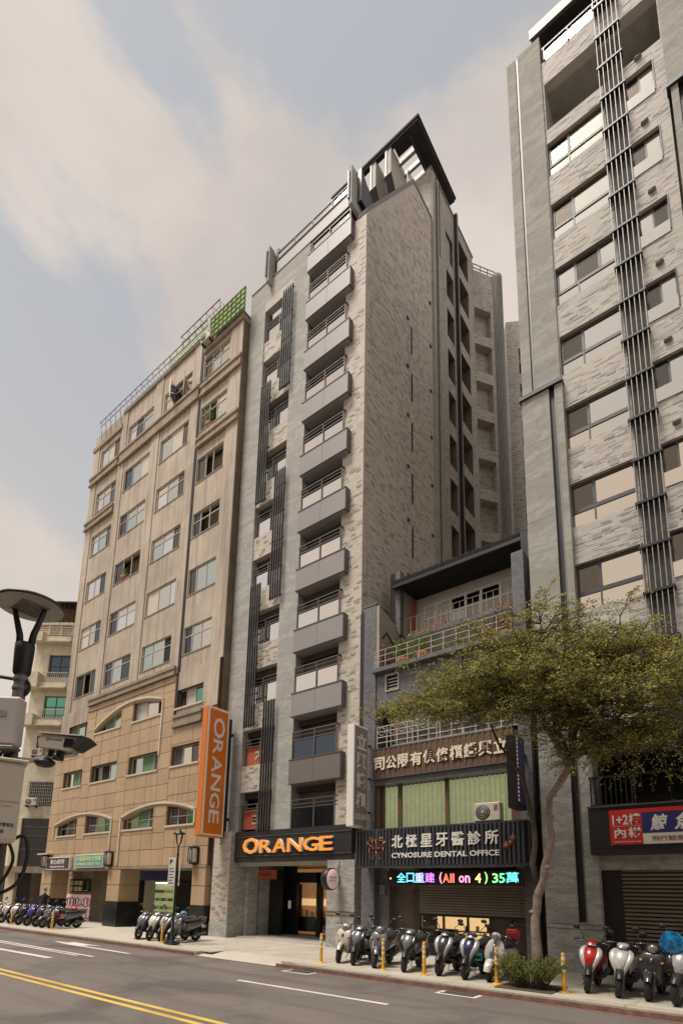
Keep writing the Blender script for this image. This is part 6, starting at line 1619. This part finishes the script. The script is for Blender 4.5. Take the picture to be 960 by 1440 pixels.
# ------------------------------------------------------------------ bollards
bg_ = 'yellow striped posts along the kerb'
def bollard(x, y, lab):
    b = thing('bollard', lab, 'bollard', (x, y, G), group=bg_)
    part('base_plate', ('b',), lambda m: m.lathe([(.0, .0), (.12, .0), (.12, .015), (.07, .035), (0, .035)], (0, 0, 0), 2, 18), 'yellow_post', b)
    part('post', ('b',), lambda m: m.lathe([(.05, .03), (.042, .12), (.04, .74), (.03, .775), (0, .785)], (0, 0, 0), 2, 16), 'yellow_post', b)
    for z in (.40, .52, .64): part('reflective_band', ('b%.2f' % z,), lambda m, z=z: m.lathe([(.0425, z), (.0425, z + .055)], (0, 0, 0), 2, 16), 'reflective', b)
for x, lab in ((-9.80, 'yellow post left of the cream scooter by the tower entrance'), (-7.78, 'yellow post between the grey and black scooters'), (-6.62, 'yellow post left of the scooter with red wheels'),
               (-4.83, 'yellow post in front of the white retro scooter, by the bush'), (-3.42, 'yellow post between the bush and the red scooter'),
               (-17.25, 'yellow post right of the small lamp post'), (-25.6, 'yellow post beside the last scooter of the far row'), (-29.9, 'yellow post among the white scooters at far left')):
    bollard(x, 12.02 if x > -12 else 12.1, lab)

# ------------------------------------------------------------------ small lamp post with a parking sign
lp = thing('lamp_post', 'small black lantern post with notice boards standing by the scooters', 'lamp post', (-16.45, 11.95, G))
lx, ly = -16.45, 11.95
MB().lathe([(.14, 0), (.14, .03), (.09, .10), (.055, .35), (.04, .4), (.036, 3.1), (.045, 3.12), (.03, 3.2), (.03, 3.45)], (0, 0, 0), 2, 14).build('pole', 'metal_dark', lp, local=True)
m = MB()
for sx in (-1, 1): m.tube([(0, 0, 3.42), (sx * .10, 0, 3.55), (sx * .155, 0, 3.86)], .014, 6); m.tube([(0, 0, 3.42), (0, sx * .10, 3.55), (0, sx * .155, 3.86)], .014, 6)
m.build('lantern_frame', 'metal_dark', lp, local=True)
MB().lathe([(.23, 3.86), (.22, 3.89), (.07, 3.96), (.05, 4.03), (0, 4.05)], (0, 0, 0), 2, 18).build('lantern_cap', 'metal_dark', lp, local=True)
MB().lathe([(.06, 3.5), (.12, 3.86)], (0, 0, 0), 2, 16).build('lantern_glass', 'glass_clear', lp, local=True)
MB().box(-.32, .30, -.12, .12, .03, .07).box(-.5, .55, -.03, .03, .10, .13).build('foot_rail', 'metal_dark', lp, local=True)
s_ = thing('notice_board', 'white parking notice board with blue symbol strapped to the small lamp post', 'sign', (lx - .1, ly - .1, 2.15), R(18))
MB().box(-.17, .13, -.03, .0, 0, .98, bev=.008).build('board', 'plate_white', s_, local=True)
text_obj('lettering', 'P', 'sign_blue', s_, .12, .17, Vector((-.12, -.034, .76)) + ORG[s_.name], FRONT, .004, bold=.03)
m = MB()
for k in range(6): m.box(-.13, .09 - (k % 2) * .05, -.034, -.03, .08 + k * .1, .11 + k * .1)
m.build('printed_lines', 'ink', s_, local=True)
s_ = thing('notice_board', 'second smaller grey board behind the white one on the small lamp post', 'sign', (lx + .12, ly + .02, 2.15), R(-30))
MB().box(-.02, .24, -.02, .0, 0, .98, bev=.008).build('board', 'ac_white', s_, local=True)
MB().lathe([(0, -.03), (.09, -.03), (.09, -.02)], (.10, 0, .2), 1, 14).build('round_mark', 'ink_brown', s_, local=True)

# ------------------------------------------------------------------ person walking behind the far scooters
def person(x, y, rz):
    p = thing('person', 'person in black jacket, green cap and face mask behind the far scooters', 'person', (x, y, G), rz)
    m = MB()
    m.loft([(.80, 0, 0, .16, .11), (.95, 0, 0, .165, .12), (1.12, 0, .0, .15, .11), (1.30, 0, .0, .19, .12), (1.42, 0, .0, .20, .11), (1.50, 0, .0, .10, .08), (1.55, 0, 0, .06, .06)], 2, 18, 2.3)
    for sx in (-1, 1):
        m.tube([(sx * .19, 0, 1.42), (sx * .25, .02, 1.20), (sx * .26, .0, 1.10), (sx * .25, -.10, .90)], [.062, .055, .048, .036], 10)
    m.build('jacket', 'cloth_black', p, local=True)
    m = MB()
    for sx, st_ in ((-1, .16), (1, -.14)): m.tube([(sx * .09, 0, .88), (sx * .10, -st_ * .55, .50), (sx * .10, st_ * .2, .10)], [.10, .07, .05], 10)
    m.loft([(.74, 0, 0, .15, .11), (.86, 0, 0, .17, .12), (.92, 0, 0, .16, .115)], 2, 14, 2.3)
    m.build('trousers', 'cloth_navy', p, local=True)
    m = MB()
    for sx, st_ in ((-1, .16), (1, -.14)): m.loft([(-.20 + st_ * .2, sx * .10, .04, .03, .03), (-.12 + st_ * .2, sx * .10, .05, .045, .045), (.02 + st_ * .2, sx * .10, .07, .045, .06), (.08 + st_ * .2, sx * .10, .06, .035, .05)], 1, 10, 2.3)
    m.build('shoes', 'black_plastic', p, local=True)
    m = MB(); m.loft([(1.50, 0, .0, .052, .055), (1.56, 0, -.005, .05, .055), (1.60, 0, -.02, .055, .07), (1.66, 0, -.015, .072, .09), (1.73, 0, -.005, .077, .096), (1.79, 0, 0, .07, .085), (1.83, 0, .0, .04, .05)], 2, 16, 2.1)
    m.tube([(0, -.10, 1.70), (0, -.122, 1.675), (0, -.10, 1.665)], [.010, .016, .010], 6)
    for sx in (-1, 1):
        m.loft([(sx * .072, 0, 1.69, .018, .03), (sx * .088, 0.005, 1.69, .014, .024)], 0, 8, 2.2)
        hx_, hy_, hz_ = sx * .25, -.12, .86
        m.loft([(.90, hx_, hy_ + .015, .022, .03), (.86, hx_, hy_, .022, .042), (.81, hx_, hy_ - .01, .02, .042)], 2, 10, 2.3)
        for q in range(4): m.tube([(hx_, hy_ - .045 + q * .021, .82), (hx_ - sx * .005, hy_ - .05 + q * .021, .775), (hx_ - sx * .018, hy_ - .046 + q * .021, .745 + abs(q - 1.5) * .008)], [.0095, .009, .007], 6)
        m.tube([(hx_, hy_ - .035, .87), (hx_ - sx * .01, hy_ - .065, .84), (hx_ - sx * .015, hy_ - .07, .81)], [.011, .010, .008], 6)
    m.build('body', 'skin', p, local=True)
    MB().loft([(1.595, 0, -.06, .05, .045), (1.64, 0, -.065, .062, .052), (1.68, 0, -.06, .058, .05)], 2, 12, 2.2).build('face_mask', 'white_paint', p, local=True)
    m = MB()
    for sx in (-1, 1): m.loft([(-.094, sx * .03, 1.715, .008, .004), (-.088, sx * .03, 1.715, .012, .006)], 1, 8, 2)
    m.build('eyes', 'hair', p, local=True)
    MB().loft([(1.62, 0, .04, .06, .05), (1.72, 0, .025, .082, .085), (1.80, 0, .015, .08, .09), (1.85, 0, .01, .05, .06)], 2, 14, 2.1).build('hair', 'hair', p, local=True)
    MB().loft([(1.755, 0, -.01, .088, .106), (1.82, 0, 0, .084, .10), (1.865, 0, .0, .06, .07), (1.88, 0, 0, .02, .02)], 2, 16, 2.1).loft([(1.757, 0, -.10, .07, .085), (1.768, 0, -.10, .068, .08)], 2, 14, 2.2).build('cap', 'hat_green', p, local=True)
person(-30.6, 13.9, R(60))

# ------------------------------------------------------------------ lamp post, boxes and camera close on the left
px_, py_ = -6.10, 2.26
st = thing('street_lamp', 'tall grey lamp post with a wide disc head on two arms, at the left edge', 'street lamp', (px_, py_, G))
MB().lathe([(.16, 0), (.16, .04), (.10, .12), (.085, .5), (.068, 3.2), (.062, 4.2)], (0, 0, 0), 2, 22).build('pole', 'pole_grey', st, local=True)
MB().lathe([(.070, 4.04), (.074, 4.06), (.070, 4.09)], (0, 0, 0), 2, 20).lathe([(.070, 3.94), (.075, 3.96), (.070, 3.98)], (0, 0, 0), 2, 20).build('pole_band', 'metal_grey', st, local=True)
MB().lathe([(.078, 4.120), (.088, 4.140), (.098, 4.380), (.098, 4.460), (.07, 4.480), (0, 4.480)], (0, 0, 0), 2, 22).build('collar', 'metal_dark', st, local=True)
ax = Vector((.787, .616, 0))
m = MB()
for sx in (-1, 1): m.tube([ax * sx * .06 + Vector((0, 0, 4.440)), ax * sx * .075 + Vector((0, 0, 4.580)), ax * sx * .15 + Vector((0, 0, 4.820)), ax * sx * .17 + Vector((0, 0, 4.920))], [.040, .035, .028, .024], 10)
m.build('lamp_arm', 'metal_dark', st, local=True)
dd_ = MB().lathe([(.335, 4.900), (.345, 4.915), (.335, 4.935), (.17, 4.975), (.13, 5.010), (.06, 5.025), (0, 5.027)], (0, 0, 0), 2, 40).build('lamp_shade', 'metal_dark', st, local=True)
MB().lathe([(.0, 4.895), (.30, 4.895), (.335, 4.900)], (0, 0, 0), 2, 40).build('lamp_diffuser', 'lamp_under', dd_, local=True)
m = MB()
for k in range(7): m.box(-.16 + k * .05, -.14 + k * .05, -.14, .14, 4.878, 4.894)
m.build('lamp_rib', 'metal_grey', dd_, local=True)
MB().lathe([(.09, 4.880), (.10, 4.895)], (0, 0, 0), 2, 20).build('lamp_ring', 'metal_dark', dd_, local=True)
fa = math.atan2(.616, .787)        # boxes turned square to the viewer's line
def near_box(name, label, cat, u, w, z0, z1, d, mat, tilt=0, v=0):
    o = Vector((px_, py_, 0)) + Vector((math.cos(fa), math.sin(fa), 0)) * u + Vector((math.sin(fa), -math.cos(fa), 0)) * v
    b = thing(name, label, cat, (o.x, o.y, z0), fa + tilt)
    MB().box(-w / 2, w / 2, -d, 0, 0, z1 - z0, bev=.025).build('box_body', mat, b, local=True); return b
b = near_box('equipment_box', 'rounded grey equipment box with a small label high on the lamp post', 'equipment box', -.02, .36, 3.40, 3.92, .16, 'cabinet_grey', R(4), .09)
MB().box(-.03, .06, -.164, -.16, .30, .36).build('box_label', 'sign_grey', b, local=True)
MB().box(-.17, .17, -.17, .0, -.03, .0, bev=.01).build('box_base', 'metal_grey', b, local=True)
b = near_box('control_cabinet', 'beige metal control cabinet with Chinese lettering mounted on the lamp post', 'cabinet', -.02, .34, 2.42, 3.22, .30, 'cabinet', R(36), .07)
MB().box(-.20, .20, -.33, .02, .80, .83, bev=.01).build('cabinet_roof', 'cabinet', b, local=True)
MB().box(-.155, .155, -.312, -.30, .40, .76, bev=.006).box(-.155, .155, -.312, -.30, .03, .385, bev=.006).build('cabinet_door', 'cabinet', b, local=True)
MB().lathe([(0, -.322), (.018, -.322), (.02, -.31)], (-.09, 0, .26), 1, 14).build('lock', 'metal_black', b, local=True)
def loc_text(body_, mat, par, w, h, x, y, z, dep=.002, bold=.0):
    o = text_obj('lettering', body_, mat, par, w, h, Vector((x, y, z)) + ORG[par.name], FRONT, dep, bold=bold); return o
loc_text('臺北市政府警察局', 'ink', b, .26, .04, -.13, -.313, .15, bold=.01); loc_text('監視器', 'ink', b, .11, .04, -.055, -.313, .085, bold=.01); loc_text('02-2331-3561', 'sign_grey', b, .18, .018, -.09, -.313, .345)
cbs = []; rnd = random.Random(3)
for k in range(6):
    a = rnd.uniform(-.12, .10); c_ = rnd.uniform(-.1, .12)
    cbs.append(MB()); cbs[-1].tube(smooth_path([(a, -.05, 3.38), (a * .8, -.10, 3.30 + rnd.uniform(-.02, .02)), (c_, -.05, 3.22)]), .013, 6)
    cbs.append(MB()); cbs[-1].tube(smooth_path([(a, -.08, 2.42), (a + rnd.uniform(-.05, .1), -.16, 2.2), (a + rnd.uniform(-.1, .15), -.14, 1.95), (rnd.uniform(-.08, .04), -.06, 1.5), (-.05, -.02, .6)]), .013, 6)
cbs.append(MB()); cbs[-1].tube(smooth_path([(.12, -.08, 2.42), (.30, -.1, 2.5), (.36, -.1, 2.3), (.30, -.1, 2.05), (.12, -.08, 1.93), (-.05, -.04, 1.9)]), .018, 8); cbs.append(MB()); cbs[-1].tube(smooth_path([(.15, -.1, 2.45), (.22, -.1, 2.25), (.1, -.1, 2.0), (-.1, -.05, 1.95)]), .016, 8)
cbs.append(MB()); cbs[-1].tube(smooth_path([(-.3, 0, 3.98), (-.1, .02, 3.97), (.06, .0, 4.02), (.10, .0, 4.10), (.06, .0, 4.18), (-.08, 0, 4.2), (-.35, 0, 4.24)]), .02, 8)
cb = thing('cable_bundle', 'black looping cables and conduit strapped to the lamp post between the boxes', 'cables', (px_, py_, 1.9), fa)
for k_, mm_ in enumerate(cbs): mm_.build('cable', 'cable', cb, local=True).location = (0, 0, -1.9)
MB().box(.10, .115, -.1, -.085, -1.2, 1.3).build('conduit', 'metal_grey', cb, local=True)
# surveillance camera on its arm
arm = thing('camera_arm', 'pale curved bracket arm reaching right from the lamp post with a small dome light', 'bracket', (px_, py_, 3.30), fa)
MB().tube([(0, -.06, .0), (.25, -.08, -.02), (.52, -.10, .02), (.72, -.10, .045)], [.03, .028, .024, .02], 10).build('arm_tube', 'cabinet', arm, local=True)
MB().lathe([(.10, -.0), (.10, .02), (.06, .05), (0, .06)], (.42, -.1, -.05), 2, 18).lathe([(.10, 0), (.07, -.03), (0, -.045)], (.42, -.1, -.05), 2, 18).build('dome_light', 'metal_black', arm, local=True)
cc = thing('surveillance_camera', 'grey boxy surveillance camera with hood and lettering aimed down the street', 'camera', (px_ + .38, py_ + .22, 3.40), fa)
cc.rotation_euler = (R(-6), R(4), fa)
MB().prism([(-.05, -.01), (.28, -.03), (.32, .115), (-.04, .135), (-.07, .07)], 1, -.13, .03).build('camera_body', 'cctv', cc, local=True)
MB().box(-.09, .36, -.145, .045, .136, .148).build('camera_hood', 'cabinet', cc, local=True)
MB().prism([(.29, .01), (.33, .01), (.46, .12), (.36, .145), (.33, .136)], 1, -.14, .04).build('hood_visor', 'metal_black', cc, local=True)
MB().box(.20, .30, -.137, -.13, .01, .10, bev=.002).build('lens_window', 'lens', cc, local=True)
loc_text('臺北市政府警察局', 'ink', cc, .13, .018, .045, -.131, .07, .001)
m = MB(); m.tube([(.025 + .012 * math.cos(a), -.131, .08 + .016 * math.sin(a)) for a in [i * .7 for i in range(10)]], .003, 4); m.build('round_logo', 'ink', cc, local=True)
MB().box(.03, .07, -.07, -.03, -.08, -.01).box(.12, .19, -.09, -.02, -.09, -.02, bev=.01).lathe([(0, -.11), (.05, -.11), (.05, -.09), (0, -.09)], (.14, -.05, 0), 2, 14).build('camera_mount', 'metal_dark', cc, local=True)

# ------------------------------------------------------------------ tree
rnd = random.Random(21)
def at12(u, v, y=12.1):
    """photo pixel to a point at depth y, used once here to lay the trunk's bends out in metres"""
    w_ = Vector((u - 468.9, -(v - 1116.0), -765.5)); rot = cam.matrix_world.to_3x3(); r_ = rot @ w_; t_ = y / r_.y
    return Vector((r_.x * t_, y, 2 + r_.z * t_))
tree = thing('tree', 'small umbrella-shaped street tree with crooked pale trunk and fine yellow-green leaves', 'tree', (-4.2, 12.1, G))
TRK = [(-4.20, 12.1, .10), (-4.20, 12.1, .9)] 
pts = [at12(754, 1330), at12(752, 1290), at12(755, 1262), at12(764, 1235), at12(769, 1205), at12(775, 1175), at12(771, 1140), at12(772, 1122), at12(784, 1105), at12(797, 1084), at12(798, 1070), at12(782, 1045), at12(766, 1020), at12(758, 1000)]
pts = [Vector((pts[0].x, 12.1, .10))] + pts
tr = MB()
rs = [.125, .10, .092, .088, .083, .077, .070, .066, .069, .074, .078, .074, .066, .062, .055]
fine = []; fr_ = []
for i in range(len(pts) - 1):
    for q_ in range(4):
        t_ = q_ / 4; w0 = Vector((noise.noise(Vector((i + t_, 3, 1))) * .035, noise.noise(Vector((i + t_, 8, 5))) * .035, 0))
        fine.append(pts[i].lerp(pts[i + 1], t_) + w0); fr_.append((rs[i] + (rs[i + 1] - rs[i]) * t_) * (1 + .16 * noise.noise(Vector(((i + t_) * 1.7, 1, 7)))))
fine.append(pts[-1]); fr_.append(rs[-1]); tr.tube(fine, fr_, 14)
for i in (9, 18, 27, 33, 41, 47): tr.lathe([(0, -.05), (.05, -.03), (.065, 0), (.045, .04), (0, .055)], fine[i] + Vector((fr_[i] * rnd.choice((-.8, .8)), -fr_[i] * .5, 0)), 2, 10)
# second dark stem
q = [at12(756, 1245, 12.15), at12(748, 1215, 12.2), at12(752, 1190, 12.25), at12(750, 1160, 12.3), at12(742, 1125, 12.3), at12(735, 1095, 12.3), at12(718, 1068, 12.35), at12(700, 1045, 12.4), at12(690, 1020, 12.4)]
tr2 = MB(); tr2.tube(q, [.07, .065, .06, .055, .05, .045, .035, .03, .02], 10)
tr.build('trunk', 'bark', tree); tr2.build('second_stem', 'bark_dark', tree)
limbs = MB(); twigs = []          # twigs: list of (path)
def limb(a, b, r0, r1, sag=.0, n=5, wob=.12, main=True):
    a = Vector(a); b = Vector(b); L = (b - a).length; path = []
    for i in range(n + 1):
        t_ = i / n; p = a.lerp(b, t_) + Vector((rnd.uniform(-1, 1), rnd.uniform(-1, 1), rnd.uniform(-1, 1))) * wob * L * .25 * math.sin(math.pi * t_)
        p.z += sag * math.sin(math.pi * t_) * L; path.append(p)
    limbs.tube(path, [r0 + (r1 - r0) * i / n for i in range(n + 1)], 7); return path
fork = pts[-1]; side = pts[-4]
ends = []
# crown spans roughly x -8.2..+0.6, y 9.6..14.4, z 4.6..6.9 (denser towards the right)
main = []
for tx, ty, tz in ((-7.2, 12.3, 6.9), (-6.4, 11.2, 6.5), (-6.6, 13.3, 7.3), (-5.8, 12.2, 7.5), (-5.6, 11.0, 6.2), (-5.3, 13.6, 7.6), (-4.6, 12.0, 7.8), (-4.2, 10.6, 6.6), (-3.9, 13.6, 7.9), (-3.2, 12.2, 7.7), (-2.9, 10.7, 6.5), (-2.5, 13.6, 7.6), (-2.0, 12.0, 7.2), (-2.2, 11.0, 6.0), (-1.5, 12.4, 6.1), (-1.3, 13.8, 7.3), (-1.0, 11.0, 5.9), (-.6, 12.3, 6.6), (-.2, 13.4, 6.9), (.3, 11.6, 6.2), (-1.9, 12.2, 5.2), (-5.9, 12.0, 6.5), (-4.9, 12.9, 6.8), (-3.4, 11.6, 8.0), (-2.0, 12.6, 8.0)):
    src = fork if rnd.random() < .7 or tx < -4 else side
    main.append(limb(src, (tx, ty, tz), .05, .014, .06, 7, .25))
leaf = MB()
def leafy(p0, direction, L, dens=1.0):
    """a drooping spray: thin twig with many small leaflets"""
    d = direction.normalized(); path = []; n = 5
    for i in range(n + 1):
        t_ = i / n; path.append(p0 + d * L * t_ + Vector((0, 0, .10 * L * math.sin(t_ * 2.2) - .30 * L * t_ * t_)))
    limbs.tube(path, [.0065 - .004 * i / n for i in range(n + 1)], 3, caps=False)
    nl = int(33 * L * dens)
    for k in range(nl):
        t_ = rnd.uniform(.12, 1.0); i = min(n - 1, int(t_ * n)); p = path[i].lerp(path[i + 1], t_ * n - i)
        s_d = d.cross(Vector((0, 0, 1))).normalized() * rnd.choice((-1, 1)); off = s_d * rnd.uniform(.0, .075) + Vector((0, 0, rnd.uniform(-.04, .05))) + d * rnd.uniform(-.04, .04)
        c = p + off; ax_ = (s_d + d * rnd.uniform(-.2, 1.2) + Vector((0, 0, rnd.uniform(-.7, .5)))).normalized()
        nn = Vector((rnd.gauss(0, .7), rnd.gauss(0, .7), 1)).normalized(); wv_ = ax_.cross(nn).normalized()
        l_ = rnd.uniform(.034, .062); w__ = l_ * .36
        mi_ = 0 if rnd.random() < .30 else (1 if rnd.random() < .65 else 2)
        leaf.add([c - ax_ * l_ * .5, c + wv_ * w__, c + ax_ * l_ * .5, c - wv_ * w__], [(0, 1, 2, 3)], mi_)
clumps = []
for mp_ in main:
    for i in range(2, len(mp_)):
        for _ in range(4):
            p = mp_[i]; an = rnd.uniform(0, 2 * math.pi); L = rnd.uniform(.6, 1.35)
            e = p + Vector((math.cos(an) * L, math.sin(an) * L * .8, rnd.uniform(-.25, .45)))
            br = limb(p, e, .014, .005, .05, 4, .3); clumps.append(br)
for br in clumps:
    for i in range(1, len(br)):
        p = br[i]; base_d = (br[i] - br[i - 1]).normalized()
        for _ in range(4):
            an = rnd.uniform(0, 2 * math.pi); dv = (base_d * .6 + Vector((math.cos(an), math.sin(an), rnd.uniform(-.25, .45)))).normalized()
            leafy(p, dv, rnd.uniform(.28, .62), 1.0)
for _ in range(140):           # long arching whips along the top and the edges
    br = rnd.choice(clumps); p = br[-1]; an = rnd.uniform(0, 2 * math.pi)
    leafy(p + Vector((0, 0, .1)), Vector((math.cos(an), math.sin(an) * .6, rnd.uniform(.3, 1.1))), rnd.uniform(.5, 1.0), .55)
for _ in range(60):
    p = Vector((rnd.uniform(-3.0, -.4), rnd.uniform(11.3, 12.8), rnd.uniform(4.7, 5.6)))
    leafy(p, Vector((rnd.uniform(-.5, .5), rnd.uniform(-.4, .4), -.6)), rnd.uniform(.5, .9), .8)
limbs.build('limbs', 'bark_dark', tree)
leaf.build('crown', ['leaf_light', 'leaf_mid', 'leaf_dark'], tree)
# bush at the foot of the tree
bush = thing('bush', 'low dense green bush at the kerb around the foot of the tree', 'bush', (-4.1, 12.05, G))
st_m = MB(); lf = MB()
for k in range(210):
    an = rnd.uniform(0, 2 * math.pi); r_ = rnd.uniform(.02, .30); b0 = Vector((-4.12 + math.cos(an) * r_ * 1.2, 12.02 + math.sin(an) * r_ * .8, G))
    out = Vector((math.cos(an) * rnd.uniform(.1, .62), math.sin(an) * rnd.uniform(.05, .34), rnd.uniform(.35, .72)))
    if rnd.random() < .04: out *= 1.2
    md = b0 + out * .55 + Vector((0, 0, .06)); tp_ = b0 + out
    st_m.tube([b0, md, tp_], [.007, .005, .0025], 3, caps=False)
    for _ in range(46):
        t_ = rnd.uniform(.3, 1.0); p = b0.lerp(md, t_ * 2) if t_ < .5 else md.lerp(tp_, t_ * 2 - 1)
        d = Vector((rnd.uniform(-1, 1), rnd.uniform(-1, 1), rnd.uniform(-.2, 1))).normalized(); l_ = rnd.uniform(.03, .058); w_v = d.cross(Vector((rnd.uniform(-1, 1), rnd.uniform(-1, 1), rnd.uniform(-1, 1)))).normalized() * l_ * .22
        lf.add([p, p + d * l_ * .5 + w_v, p + d * l_, p + d * l_ * .5 - w_v], [(0, 1, 2, 3)], 0 if rnd.random() < .55 else 1)
st_m.build('stems', 'bark_dark', bush); lf.build('foliage', ['leaf_bush', 'leaf_mid'], bush)
